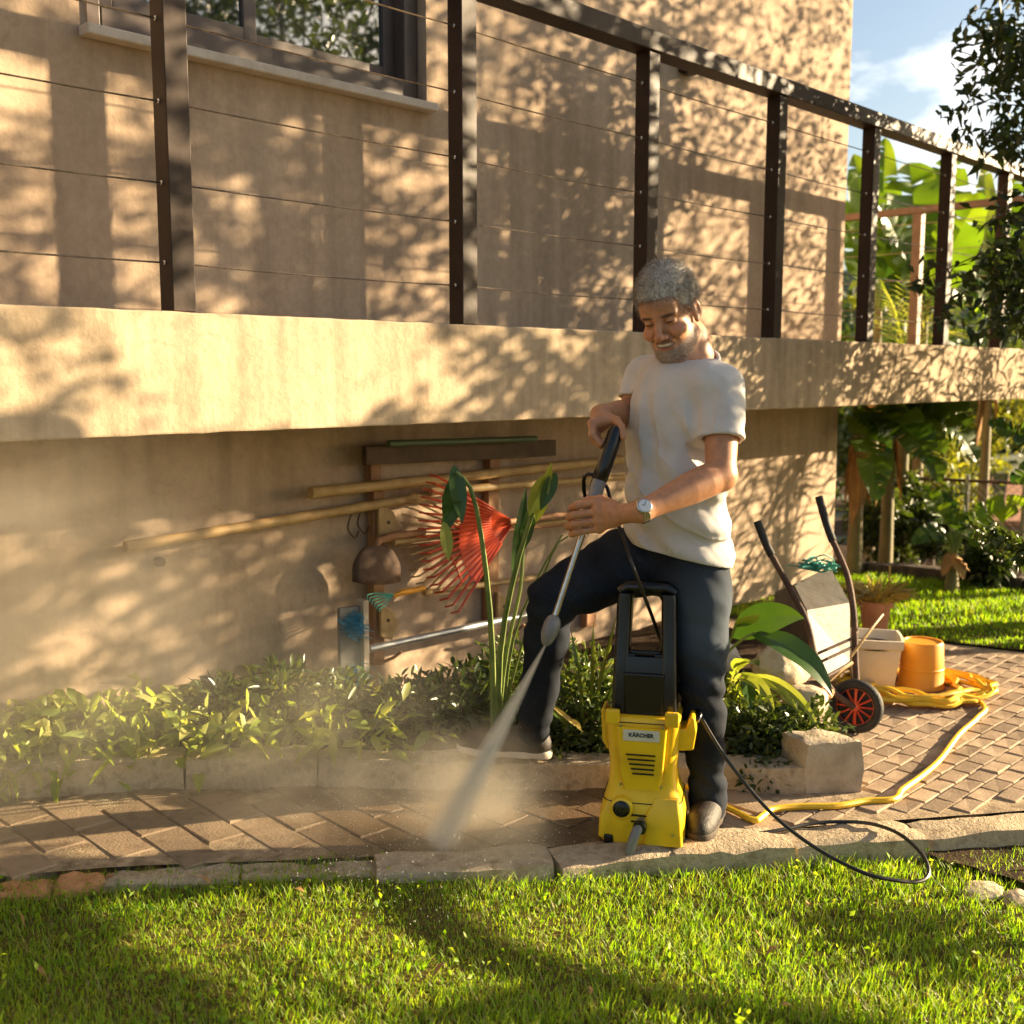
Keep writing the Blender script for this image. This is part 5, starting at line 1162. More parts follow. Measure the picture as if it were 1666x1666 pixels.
# ------------------------------------------------------------------ the man: sculpted as signed distances, meshed by surface nets
def surface_nets(D, lo, h):
    S = D < 0
    c = np.zeros(tuple(n-1 for n in D.shape), np.uint8)
    for i in (0, 1):
        for j in (0, 1):
            for k in (0, 1): c += S[i:D.shape[0]-1+i, j:D.shape[1]-1+j, k:D.shape[2]-1+k]
    act = np.argwhere((c > 0) & (c < 8)); idx = -np.ones(c.shape, np.int64); idx[tuple(act.T)] = np.arange(len(act))
    P = np.zeros((len(act), 3)); W_ = np.zeros(len(act))
    off = [(i, j, k) for i in (0, 1) for j in (0, 1) for k in (0, 1)]
    vals = {o_: D[act[:, 0]+o_[0], act[:, 1]+o_[1], act[:, 2]+o_[2]] for o_ in off}
    for a in off:
        for ax_ in range(3):
            if a[ax_] == 0:
                b = list(a); b[ax_] = 1; b = tuple(b); va, vb = vals[a], vals[b]; m = (va < 0) != (vb < 0)
                t_ = np.where(m, va/(va-vb+1e-12), 0); q = np.repeat(np.array([a], float), len(act), 0); q[:, ax_] += t_
                P[m] += q[m]; W_[m] += 1
    V = (act+P/W_[:, None])*h+lo; Fs = []
    for ax_ in range(3):
        b_, c_ = [x for x in range(3) if x != ax_]
        if ax_ == 1: b_, c_ = c_, b_
        s0 = [slice(None)]*3; s1 = [slice(None)]*3; s0[ax_] = slice(0, -1); s1[ax_] = slice(1, None)
        ch = S[tuple(s0)] != S[tuple(s1)]; e = np.argwhere(ch)
        ok_ = np.all([(e[:, q] > 0) & (e[:, q] < D.shape[q]-1) for q in (b_, c_)], axis=0); e = e[ok_]
        inside = S[tuple(s0)][tuple(e.T)]
        def g(db, dc):
            q = e.copy(); q[:, b_] += db; q[:, c_] += dc; return idx[tuple(q.T)]
        q = np.stack([g(-1, -1), g(0, -1), g(0, 0), g(-1, 0)], 1); q[~inside] = q[~inside][:, ::-1]; Fs.append(q)
    F = np.vstack(Fs); F = F[np.all(F >= 0, axis=1)]
    return V, F
class SDF:
    def __init__(s, lo, hi, h):
        s.lo = np.asarray(lo, float); s.h = h; s.n = np.ceil((np.asarray(hi)-s.lo)/h).astype(int)+1
        s.ax = [(s.lo[i]+np.arange(s.n[i])*h).astype(np.float32) for i in range(3)]; s.D = np.full(tuple(s.n), .5, np.float32)
    def op(s, fn, lo, hi, k=.0, mode='u'):
        m = k+3*s.h; i0 = np.clip(np.floor((np.asarray(lo)-m-s.lo)/s.h).astype(int), 0, s.n); i1 = np.clip(np.ceil((np.asarray(hi)+m-s.lo)/s.h).astype(int)+1, 0, s.n)
        if np.any(i1 <= i0): return s
        sl_ = tuple(slice(a, b) for a, b in zip(i0, i1)); X = s.ax[0][sl_[0]][:, None, None]; Y = s.ax[1][sl_[1]][None, :, None]; Z = s.ax[2][sl_[2]][None, None, :]
        b = fn(X, Y, Z); a = s.D[sl_]
        if mode == 's': a, b = -a, b
        if k > 0:
            hh = np.maximum(k-np.abs(a-b), 0)/k; r = np.minimum(a, b)-hh*hh*k*.25
        else: r = np.minimum(a, b)
        s.D[sl_] = -r if mode == 's' else r
        return s
    def cap(s, a, b, ra, rb, k=.01, mode='u'):
        a, b = np.asarray(a, float), np.asarray(b, float); ba = b-a; l2 = ba @ ba+1e-12
        def fn(X, Y, Z):
            px, py, pz = X-a[0], Y-a[1], Z-a[2]; t_ = np.clip((px*ba[0]+py*ba[1]+pz*ba[2])/l2, 0, 1)
            return np.sqrt((px-ba[0]*t_)**2+(py-ba[1]*t_)**2+(pz-ba[2]*t_)**2)-(ra+(rb-ra)*t_)
        r = max(ra, rb); return s.op(fn, np.minimum(a, b)-r, np.maximum(a, b)+r, k, mode)
    def ell(s, c, r, R=None, k=.01, mode='u'):
        c, r = np.asarray(c, float), np.asarray(r, float); R = np.eye(3) if R is None else np.asarray(R)      # columns: local axes
        def fn(X, Y, Z):
            px, py, pz = X-c[0], Y-c[1], Z-c[2]; q = [(px*R[0, i]+py*R[1, i]+pz*R[2, i]) for i in range(3)]
            k0 = np.sqrt((q[0]/r[0])**2+(q[1]/r[1])**2+(q[2]/r[2])**2)+1e-9; k1 = np.sqrt((q[0]/r[0]**2)**2+(q[1]/r[1]**2)**2+(q[2]/r[2]**2)**2)+1e-9
            return k0*(k0-1)/k1
        e = np.abs(R) @ r; return s.op(fn, c-e, c+e, k, mode)
    def chain(s, pts, rs, k=.008, mode='u'):
        for i in range(len(pts)-1): s.cap(pts[i], pts[i+1], rs[i], rs[i+1], k, mode)
        return s
    def disp(s, fn):
        X = s.ax[0][:, None, None]; Y = s.ax[1][None, :, None]; Z = s.ax[2][None, None, :]
        m = np.abs(s.D) < .03; s.D += np.where(m, fn(X, Y, Z), 0).astype(np.float32); return s
    def mesh(s, name, mat, toW, smooth=1):
        V, F = surface_nets(s.D, s.lo, s.h)
        return V, F
# man-local frame: x to the viewer's right, y away from the camera, z up
def Lp(px, py, d):
    p = at(px, py, d); return A(p @ Rv, p @ Fv, p[2])
def toW(V): V = np.asarray(V); return V[:, :1]*Rv+V[:, 1:2]*Fv+V[:, 2:3]*Uv
man = thing('person', onG(1100, 1345), 'grey haired bearded man in pale t-shirt and dark jeans spraying the path', 'person'); LMn = np.array(man.location)
def emit(sdf, name, mat, smooth_it=0, parent=None, fac=.5, recal=True):
    import bmesh
    V, F = surface_nets(sdf.D, sdf.lo, sdf.h)
    me = mesh_np(name, toW(V)-LMn, F, mat)
    o = link(name, me, parent or man)
    bm_ = bmesh.new(); bm_.from_mesh(me)
    for _ in range(smooth_it): bmesh.ops.smooth_vert(bm_, verts=bm_.verts[:], factor=fac, use_axis_x=True, use_axis_y=True, use_axis_z=True)
    bmesh.ops.recalc_face_normals(bm_, faces=bm_.faces[:])
    for f in bm_.faces: f.smooth = True
    bm_.to_mesh(me); bm_.free(); return o

# ---- joints
shL, shR = Lp(1176, 628, 3.30), Lp(1046, 612, 3.55)
elL, wrL = Lp(1172, 772, 3.20), Lp(1042, 832, 3.08)
elR, wrR = Lp(1030, 672, 3.52), Lp(978, 676, 3.40)
nk0, nk1 = Lp(1133, 578, 3.43), Lp(1112, 535, 3.41)
hipL, hipR = Lp(1132, 900, 3.38), Lp(1066, 893, 3.50)
knL, anL = Lp(1141, 1110, 3.33), Lp(1151, 1285, 3.36)
knR, anR = Lp(898, 972, 3.44), Lp(868, 1188, 3.64)
waist = Lp(1102, 850, 3.44); chest = Lp(1112, 690, 3.42)
# ---- head frame
ps, ph, ro = math.radians(27), math.radians(23), math.radians(9)
fw = A(-math.sin(ps)*math.cos(ph), -math.cos(ps)*math.cos(ph), -math.sin(ph)); hu = A(-math.sin(ps)*math.sin(ph), -math.cos(ps)*math.sin(ph), math.cos(ph)); hx = np.cross(fw, hu)
hx = -hx if hx[0] < 0 else hx                              # hx: towards the viewer's right
cr_, sr_ = math.cos(ro), math.sin(ro); hx, hu = cr_*hx+sr_*hu*1.0, cr_*hu-sr_*hx
HC = Lp(1088, 507, 3.37); HS = 1.07
HR = np.stack([hx, fw, hu], 1)
def hp_(x, y, z): return HC+HR @ (A(x, y, z)*HS)
B = SDF(A(.02, 2.95, .90), A(.86, 3.75, 1.84), .0028)
def he(c, r, k=.012, mode='u', rot=None): B.ell(hp_(*c), np.array(r)*HS, HR if rot is None else HR @ rot, k*HS, mode)
def hc(a, b, ra, rb, k=.01, mode='u'): B.cap(hp_(*a), hp_(*b), ra*HS, rb*HS, k*HS, mode)
# skull, face, jaw
he((0, -.020, .035), (.073, .094, .082), .001); he((0, .018, -.008), (.064, .072, .085), .02); he((0, .028, -.062), (.052, .058, .052), .03)
he((0, .062, -.098), (.026, .024, .020), .03); hc((.050, -.005, -.068), (.022, .066, -.100), .016, .016, .03); hc((-.050, -.005, -.068), (-.022, .066, -.100), .016, .016, .03)
he((0, .070, .042), (.052, .022, .030), .03)                     # forehead
hc((.010, .084, .018), (.044, .074, .016), .010, .008, .012); hc((-.010, .084, .018), (-.044, .074, .016), .010, .008, .012)      # brow
for sx in (1, -1):
    he((sx*.030, .090, -.001), (.018, .013, .011), .010, 's'); he((sx*.030, .0765, -.001), (.0150, .0125, .0115), .004)                 # sockets and lids
    he((sx*.042, .066, -.034), (.022, .020, .017), .018); he((sx*.036, .078, -.040), (.014, .010, .010), .012)           # smiling cheeks
    hc((sx*.018, .090, -.034), (sx*.036, .080, -.062), .0035, .0025, .005, 's')                                         # smile folds
hc((0, .088, .010), (0, .112, -.030), .0085, .0105, .012); he((0, .114, -.036), (.0125, .011, .0105), .008)              # nose
for sx in (1, -1): he((sx*.013, .102, -.039), (.0085, .011, .0075), .006); he((sx*.007, .108, -.0475), (.0035, .005, .003), .003, 's')
hc((-.022, .086, -.058), (.022, .086, -.058), .007, .007, .008); he((0, .090, -.060), (.012, .008, .006), .006)      # moustache lip
hc((-.020, .084, -.077), (.020, .084, -.077), .0065, .0065, .008)
hc((-.028, .088, -.0615), (0, .100, -.070), .0038, .0066, .003, 's'); hc((.028, .088, -.0615), (0, .100, -.070), .0038, .0066, .003, 's'); hc((-.016, .084, -.066), (.016, .084, -.066), .0050, .0050, .002)    # open smile
for sx in (1, -1):                                               # ears
    Re = np.array([[math.cos(sx*.35), -math.sin(sx*.35), 0], [math.sin(sx*.35), math.cos(sx*.35), 0], [0, 0, 1]])
    he((sx*.076, -.012, -.010), (.008, .019, .032), .008, 'u', Re); he((sx*.083, -.008, -.006), (.006, .010, .018), .004, 's', Re); he((sx*.074, -.004, -.036), (.006, .009, .010), .006)
# neck and shoulders under the shirt: one tapering column, then the trapezius slopes
def column(pts, rs, k):
    for i in range(len(pts)-1): B.cap(pts[i], pts[i+1], rs[i], rs[i+1], k)
column(spline([hp_(0, -.045, .0), hp_(.004, -.035, -.055), nk0+A(-.008, .0, -.005), nk0-A(.01, 0, .10)], 13), np.interp(np.linspace(0, 1, 13), [0, .33, .66, 1], [.050, .052, .056, .085]), .006)
for s_, ox in ((shL, -.075), (shR, .06)): B.cap(hp_(.004, -.045, -.045)*.45+(nk0+A(0, .01, 0))*.55, s_+A(ox, .01, -.012), .040, .042, .05)
B.cap(nk0-A(0, 0, .11), waist+A(0, 0, .06), .095, .10, .05); B.cap(nk0-A(.05, .02, .11), chest, .09, .10, .05)
# arms
def limb(a, b, rr_, k=.012, bulge=()):
    a, b = np.asarray(a), np.asarray(b); 
    pts = [a+(b-a)*i/(len(rr_)-1) for i in range(len(rr_))]; ba = b-a; l2 = ba @ ba
    def fn(X, Y, Z):
        px_, py_, pz_ = X-a[0], Y-a[1], Z-a[2]; t_ = np.clip((px_*ba[0]+py_*ba[1]+pz_*ba[2])/l2, 0, 1)
        return np.sqrt((px_-ba[0]*t_)**2+(py_-ba[1]*t_)**2+(pz_-ba[2]*t_)**2)-np.interp(t_, np.linspace(0, 1, len(rr_)), rr_)
    r = max(rr_); B.op(fn, np.minimum(a, b)-r, np.maximum(a, b)+r, k)
limb(shL, elL, [.056, .053, .050, .047, .044]); limb(elL, wrL, [.045, .049, .047, .041, .034, .0295])
B.ell(elL+A(.006, .01, -.008), (.034, .034, .034), k=.03)
limb(shR, elR, [.052, .050, .047, .044]); limb(elR, wrR, [.044, .046, .043, .036, .031])
# lance axis (for the grips)
lA, lB = Lp(1003, 699, 3.30), Lp(887, 1050, 3.20)
def lance(t_): return lA+(lB-lA)*t_
ld = nrm(lB-lA)
# left hand: back towards the camera, fingers over the lance, tips curled behind it
hl = Lp(1003, 836, 3.115)
def hand(wr, palm_c, mcp, pip, dip, tip, thumb, rf=(.0105, .0103, .0099, .0090)):
    B.chain([wr, wr+(palm_c-wr)*.5], [.029, .027], .02)
    for m in mcp: B.cap(palm_c*.55+wr*.45, m, .017, .0125, .016)
    for i in range(3): B.cap(mcp[i], mcp[i+1], .0125, .0125, .012)
    B.ell(palm_c, (.026, .018, .030), k=.02)
    for i in range(4):
        r = rf[i]; B.chain([mcp[i], pip[i], dip[i], tip[i]], [r*1.18, r*1.10, r*.98, r*.85], .0022); B.ell(mcp[i], (r*1.25,)*3, k=.006); B.ell(pip[i], (r*1.17,)*3, k=.004)
    B.chain(thumb, [.015, .0125, .0108, .009], .008)
mcp = [Lp(971, 817, 3.158), Lp(973, 832, 3.148), Lp(975, 847, 3.146), Lp(976, 860, 3.152)]
pip = [Lp(940, 822, 3.172), Lp(935, 838, 3.168), Lp(933, 853, 3.168), Lp(938, 866, 3.172)]
dip = [Lp(930, 826, 3.204), Lp(925, 842, 3.203), Lp(924, 857, 3.203), Lp(929, 869, 3.204)]
tip = [Lp(938, 829, 3.226), Lp(932, 846, 3.228), Lp(931, 860, 3.228), Lp(934, 871, 3.224)]
hand(wrL, Lp(1000, 838, 3.128), mcp, pip, dip, tip, [Lp(1000, 822, 3.15), Lp(978, 812, 3.20), Lp(958, 813, 3.235), Lp(944, 820, 3.245)])
# right hand over the gun's rear grip
mcpR = [Lp(964, 689, 3.325), Lp(966, 692, 3.345), Lp(969, 694, 3.365), Lp(973, 694, 3.385)]
pipR = [Lp(963, 708, 3.300), Lp(966, 714, 3.322), Lp(969, 715, 3.345), Lp(973, 713, 3.368)]
dipR = [Lp(976, 722, 3.298), Lp(979, 726, 3.318), Lp(982, 726, 3.342), Lp(984, 723, 3.364)]
tipR = [Lp(987, 716, 3.308), Lp(990, 721, 3.326), Lp(993, 721, 3.348), Lp(994, 718, 3.368)]
hand(wrR, Lp(979, 685, 3.375), mcpR, pipR, dipR, tipR, [Lp(992, 682, 3.36), Lp(1003, 684, 3.325), Lp(1011, 695, 3.295), Lp(1014, 711, 3.278)])
B.ell(Lp(982, 684, 3.352), (.030, .030, .022), k=.02)
skin = bpy.data.materials.new('skin'); t, o_, p_ = nodes_of(skin)
an_ = t.nodes.new('ShaderNodeVertexColor'); an_.layer_name = 'tone'; g_ = t.nodes.new('ShaderNodeNewGeometry'); n_ = noise(t, g_.outputs['Position'], 55, 6)
rp = ramp(t, n_.outputs[0], [(.3, (.82, .80, .78)), (.7, (1.12, 1.1, 1.08))]); mm_ = t.nodes.new('ShaderNodeMix'); mm_.data_type = 'RGBA'; mm_.blend_type = 'MULTIPLY'; mm_.inputs['Factor'].default_value = 1
t.links.new(an_.outputs['Color'], mm_.inputs['A']); t.links.new(rp.outputs[0], mm_.inputs['B']); t.links.new(mm_.outputs['Result'], p_.inputs['Base Color'])
p_.inputs['Roughness'].default_value = .48; p_.inputs['Subsurface Weight'].default_value = .12; p_.inputs['Subsurface Radius'].default_value = (.012, .005, .003); p_.inputs['Subsurface Scale'].default_value = .4
bb_ = t.nodes.new('ShaderNodeBump'); bb_.inputs['Strength'].default_value = .25; bb_.inputs['Distance'].default_value = .002; n2_ = noise(t, g_.outputs['Position'], 260, 4); t.links.new(n2_.outputs[0], bb_.inputs['Height']); t.links.new(bb_.outputs[0], p_.inputs['Normal'])
bodyo = emit(B, 'body', skin, 1)
# own colours of the skin: lips, beard shadow, brows, teeth
me = bodyo.data; nV = len(me.vertices); co = np.empty(nV*3, np.float32); me.vertices.foreach_get('co', co); co = co.reshape(-1, 3)+LMn
loc_ = np.stack([co @ Rv, co @ Fv, co[:, 2]], 1); hl_ = (loc_-HC) @ HR/HS
colr = np.tile(np.array([[.47, .225, .115]]), (nV, 1))
def soft(d, w_): return np.clip(.5-d/w_, 0, 1)[:, None]
def elld(c, r): return np.sqrt((((hl_-np.array(c))/np.array(r))**2).sum(1))-1
isH = (np.abs(hl_[:, 0]) < .1) & (hl_[:, 2] > -.14) & (hl_[:, 1] > -.09)
def paint(mask, c): 
    global colr
    mask = mask*isH[:, None]; colr = colr*(1-mask)+np.array([c])*mask
paint(soft(elld((.040, .075, -.030), (.02, .02, .016)), .8)*.35, (.55, .19, .10)); paint(soft(elld((-.040, .075, -.030), (.02, .02, .016)), .8)*.35, (.55, .19, .10)); paint(soft(elld((0, .115, -.036), (.015, .012, .014)), .7)*.35, (.55, .20, .11))
nz = vnoise(hl_[:, 0], hl_[:, 1], hl_[:, 2], 150, 2)[:, None]
beard = soft(-(.018-hl_[:, 1])-.03, .02)*0
bz = np.clip((-.050-.42*np.maximum(0, .070-hl_[:, 1])*0-.012*np.abs(hl_[:, 0])/.05+.55*np.clip(.055-hl_[:, 1], -.03, .06)-hl_[:, 2])/.010, 0, 1)[:, None]*np.clip((hl_[:, 1]-.004)/.014, 0, 1)[:, None]*np.clip((hl_[:, 2]+.128+.25*(.08-hl_[:, 1])*0)/.012, 0, 1)[:, None]*np.clip((hl_[:, 2]+.098+.55*np.maximum(hl_[:, 1]-.02, 0))/.010, 0, 1)[:, None]
paint(bz*np.clip(.72+.30*nz, 0, 1), (.20, .145, .11))
chin = soft(elld((0, .085, -.095), (.030, .035, .022)), .5); paint(chin*bz*.6*np.clip(.7+.4*nz, 0, 1), (.42, .38, .34))
paint(soft(elld((0, .095, -.0565), (.024, .02, .0065)), .5)*.8, (.17, .11, .08))
paint(soft(elld((0, .090, -.0765), (.019, .02, .0042)), .6)*.9, (.42, .14, .10)); paint(soft(elld((0, .086, -.0668), (.0265, .022, .0072)), .4), (.10, .03, .025)); paint(soft(elld((0, .090, -.0648), (.0215, .022, .0046)), .5), (.74, .69, .62))
for sx in (1, -1):
    paint(soft(elld((sx*.030, .085, .0165), (.019, .03, .0050)), .5), (.085, .055, .04)); paint(soft(elld((sx*.030, .088, -.0035), (.0145, .02, .0020)), .6), (.05, .025, .018))
at_ = me.color_attributes.new('tone', 'FLOAT_COLOR', 'POINT'); at_.data.foreach_set('color', np.hstack([colr, np.ones((nV, 1))]).astype(np.float32).ravel())
# hair: a scalp cap with thousands of short strands
H = SDF(HC-A(.16, .17, .17), HC+A(.16, .17, .19), .0032)
def hhe(c, r, k=.01, mode='u'): H.ell(hp_(*c), np.array(r)*HS, HR, k*HS, mode)
hhe((0, -.020, .042), (.0785, .100, .093), .001); hhe((0, .040, .070), (.056, .044, .036), .025); hhe((.01, .0, .095), (.055, .06, .04), .03)
hhe((0, .116, .005), (.080, .060, .046), .012, 's'); hhe((.078, .058, -.03), (.034, .040, .052), .010, 's'); hhe((-.078, .058, -.03), (.034, .040, .052), .010, 's')
for sx in (1, -1): hhe((sx*.085, -.01, -.018), (.022, .026, .040), .006, 's')
H.op(lambda X, Y, Z: ((X-HC[0])*hu[0]+(Y-HC[1])*hu[1]+(Z-HC[2])*hu[2])+.050-.35*(-( (X-HC[0])*fw[0]+(Y-HC[1])*fw[1]+(Z-HC[2])*fw[2])-.05)*0, HC-.2, HC+.2, .01, 's')
H.disp(lambda X, Y, Z: .0010*vnoise(X+0*Y+0*Z, Y+0*X+0*Z, Z+0*X+0*Y, 80, 5))
m_hair = M('grey_hair', (.27, .25, .225), (.66, .63, .59), scale=70, rough=.6, bump=.2, bscale=300, c3=(.46, .43, .40))
hairo = emit(H, 'hair', m_hair, 0)
def strands(obj, N, L, wid, mat, name, parent, comb, filt=None, wob=.5):
    me_ = obj.data; n_v = len(me_.vertices); c_ = np.empty(n_v*3, np.float32); me_.vertices.foreach_get('co', c_); c_ = c_.reshape(-1, 3); nn_ = np.empty(n_v*3, np.float32); me_.vertices.foreach_get('normal', nn_); nn_ = nn_.reshape(-1, 3)
    pool = np.arange(n_v) if filt is None else np.nonzero(filt)[0]
    i = rng.choice(pool, N); p = c_[i]+rng.normal(size=(N, 3))*.0015; n_ = nn_[i]
    d = n_*.55+np.array(comb)[None]*.8+rng.normal(size=(N, 3))*wob*.5; d /= np.linalg.norm(d, axis=1, keepdims=True); s_ = np.cross(d, n_); s_ /= np.linalg.norm(s_, axis=1, keepdims=True)+1e-9
    ln = L*rng.uniform(.6, 1.2, (N, 1)); V = np.stack([p-s_*wid, p+s_*wid, p+d*ln*.6+s_*wid*.7, p+d*ln], 1).reshape(-1, 3)
    F = (np.arange(N)[:, None, None]*4+np.array([[0, 1, 2], [0, 2, 3]])[None]).reshape(-1, 3)
    o2 = link(name, mesh_np(name, V, F, mat), parent); o2['kind'] = 'stuff'; return o2
def dW(v): return v[0]*Rv+v[1]*Fv+v[2]*Uv
def strandmat(name, stops):
    m = bpy.data.materials.new(name); t, o, p = nodes_of(m); g = t.nodes.new('ShaderNodeNewGeometry'); c = ramp(t, g.outputs['Random Per Island'], stops); t.links.new(c.outputs[0], p.inputs['Base Color']); p.inputs['Roughness'].default_value = .45; return m
m_hstr = strandmat('hair_strand', [(.0, (.16, .14, .125)), (.45, (.42, .39, .36)), (1, (.80, .77, .73))]); m_bstr = strandmat('beard_strand', [(.0, (.12, .08, .06)), (.5, (.36, .30, .25)), (1, (.75, .70, .64))])
strands(hairo, 16000, .021, .0006, m_hstr, 'hair_strands', hairo, dW(-hu*.35+fw*.75+hx*.25), None, .28)
m_beard = M('beard_hair', (.22, .16, .12), (.60, .55, .49), scale=130, rough=.6, c3=(.40, .34, .29))
bmask = (bz[:, 0] > .35) & isH & (elld((0, .088, -.069), (.024, .03, .010)) > 0)
strands(bodyo, 2100, .0045, .00042, m_bstr, 'beard', man, dW(-hu*.7+fw*.2), bmask)

# ---- t-shirt
T = SDF(A(.24, 3.05, .74), A(.86, 3.75, 1.62), .0045)
ax_sh = nrm(shL-shR); fwd_b = nrm(np.cross(A(0, 0, 1), ax_sh)); fwd_b = fwd_b if fwd_b[0] < 0 else -fwd_b
Rb = np.stack([ax_sh, fwd_b, np.cross(ax_sh, fwd_b)], 1)
cen = (shL+shR)/2
T.ell(cen+A(.000, .0, -.10)+fwd_b*.02, (.176, .122, .20), Rb, .01); T.ell(cen+A(.0, .0, -.28)+fwd_b*.015, (.158, .116, .24), Rb, .06); T.ell(waist+A(0, -.01, .02)+fwd_b*.01, (.158, .118, .20), Rb, .08); T.ell(waist+A(.004, -.005, -.08), (.166, .126, .20), Rb, .06); T.ell(waist+A(.006, -.005, -.14), (.178, .140, .17), Rb, .05)
T.cap(shL+A(-.02, 0, -.004), shR+A(.02, 0, -.004), .066, .062, .04); T.cap(shL+A(-.05, .0, .015), nk0-A(-.02, 0, .055), .055, .065, .04); T.cap(shR+A(.04, .0, .01), nk0-A(.03, 0, .055), .05, .062, .04)
dl0, dr0 = nrm(elL-shL), nrm(elR-shR)
eL, eR = shL+(elL-shL)*.62, shR+(elR-shR)*.66
T.cap(shL+A(-.002, 0, -.004), eL+dl0*.02, .067, .066, .025); T.cap(shR+A(.002, 0, -.004), eR+dr0*.02, .062, .061, .025)
def shirt_folds(X, Y, Z):
    X, Y, Z = np.broadcast_arrays(X, Y, Z)
    u = (X-cen[0])*ax_sh[0]+(Y-cen[1])*ax_sh[1]; v = Z-cen[2]
    f = .0065*np.sin(u*62+v*9+1.2*np.sin(v*8))*np.clip((-.02-v)/.15, 0, 1)*np.clip((v+.62)/.3, .35, 1)
    f += .0060*np.sin((u*.9+v*1.25)*46+.8)*np.clip((-v-.18)/.2, 0, 1)
    f += .0050*vnoise(X, Y, Z, 17, 3)+.0012*vnoise(X, Y, Z, 45, 4)
    w_ = np.abs(v+.47); f += .0025*np.sin(v*75+u*18)*np.exp(-(w_/.10)**2)
    rid = lambda q, n_: np.clip(1-np.abs(np.sin(q)), 0, 1)**n_
    f += .009*rid((u*.75+v*1.0)*20+.6, 5)*np.clip((-v-.10)/.25, 0, 1)*np.clip(.9+vnoise(X, Y, Z, 6, 8), 0, 1.4)+.008*rid(u*34+v*5+.5*np.sin(v*11), 6)*np.clip((v+.45)/.25, 0, 1)*np.clip((-.03-v)/.1, 0, 1)
    f += .0050*np.sin(u*95+v*14)*np.exp(-(((u+.02)/.10)**2+((v+.10)/.10)**2))
    f += .0045*np.sin((u-.12)*85+v*40)*np.exp(-(((u-.13)/.07)**2+((v+.13)/.09)**2))
    return -f
T.disp(shirt_folds)
# openings: hem, sleeves, neck
dl, dr = nrm(elL-shL), nrm(elR-shR)
def half(p, n_): return lambda X, Y, Z: -(((X-p[0])*n_[0]+(Y-p[1])*n_[1]+(Z-p[2])*n_[2]))
hemp = Lp(1100, 900, 3.42); hn = nrm(A(-.22, -.02, -1))
T.op(half(hemp, hn), T.lo, T.lo+T.n*T.h*A(1, 1, .55), .004, 's')
T.ell(hemp+A(0, 0, -.02), (.158, .113, .13), Rb, .003, 's')
for (e_, d_, r_) in ((eL, dl, .060), (eR, dr, .052)):
    T.op(lambda X, Y, Z: np.maximum(half(e_, d_)(X, Y, Z), np.sqrt((X-e_[0])**2+(Y-e_[1])**2+(Z-e_[2])**2)-.105), e_-.12, e_+.12, .002, 's')
    T.cap(e_-d_*.012, e_+d_*.05, r_-.006, r_+.001, .002, 's')
nkc = nk0+A(-.012, -.022, -.022)
T.cap(nkc+A(0, 0, .0), nkc+A(-.004, -.01, .16), .070, .095, .004, 's'); T.ell(nkc+A(-.006, -.012, .010), (.074, .072, .040), None, .004, 's')
T.ell(nkc+A(.006, -.040, -.002), (.062, .058, .040), None, .006, 's')
nq = nrm(A(-.10, -.52, 1)); q1 = nrm(np.cross(nq, A(0, 1, 0))); q2 = np.cross(nq, q1); rc_ = nkc+A(.0, -.010, .010)
T.chain([rc_+.0735*(math.cos(q)*q1+math.sin(q)*q2) for q in np.linspace(0, 2*math.pi, 33)], [.0072]*33, .003)
m_shirt = M('tshirt_cotton', (.52, .50, .475), (.60, .58, .555), scale=7, rough=.92, bump=.35, bscale=420, spec=.15, bdist=.002)
shirto = emit(T, 'tshirt', m_shirt, 1, fac=.3)
# neckband, and a small woven hem tag
ring = []
nb_c = nkc+A(-.012, -.014, .0)
tg = Lp(1093, 893, 3.282)
MB().box(tuple(toW(tg[None])[0]), (.018, .004, .022), np.stack([Rv, Fv, Uv], 1)).build('hem_tag', m_label, shirto, local=LMn)

# ---- jeans
J = SDF(A(.02, 3.02, .02), A(.86, 3.95, 1.10), .0055)
pel = (hipL+hipR)/2
axh = nrm(hipL-hipR); Rh = np.stack([axh, np.cross(A(0, 0, 1), axh), A(0, 0, 1)], 1)
J.ell(pel+A(0, 0, .0), (.152, .112, .12), Rh, .01); J.ell(pel+A(.005, .02, -.04), (.148, .115, .12), Rh, .05)
J.chain([hipL+A(-.004, 0, .0), hipL+(knL-hipL)*.35, hipL+(knL-hipL)*.7, knL], [.098, .090, .074, .066], .06)
J.chain([knL, knL+(anL-knL)*.3, knL+(anL-knL)*.65, anL, anL+A(.0, -.01, -.05)], [.065, .064, .056, .053, .056], .03)
J.chain([hipR, hipR+(knR-hipR)*.35, hipR+(knR-hipR)*.7, knR], [.108, .097, .082, .072], .06)
J.chain([knR, knR+(anR-knR)*.3, knR+(anR-knR)*.65, anR], [.072, .068, .060, .056], .03)
J.op(lambda X, Y, Z: Z-(waist[2]+.0)+0*X+0*Y, J.lo+A(0, 0, .9), J.lo+J.n*J.h, .0, 's') if False else None
def jean_folds(X, Y, Z):
    X, Y, Z = np.broadcast_arrays(X, Y, Z); f = .0030*vnoise(X, Y, Z, 12, 9)+.0012*vnoise(X, Y, Z, 34, 2)
    for (c, w_, fr, am) in ((knL, .10, 95, .004), (anL+A(0, 0, .04), .07, 105, .0045), (knR, .11, 85, .006), (anR+A(0, 0, .04), .07, 105, .005), (pel, .10, 60, .005)):
        r2 = ((Z-c[2])**2+.35*((X-c[0])**2+(Y-c[1])**2)); f = f+am*np.sin((Z-c[2])*fr+(X-c[0])*28+1.5*np.sin(X*31))*np.exp(-r2/w_**2)
    return -f
J.disp(jean_folds)
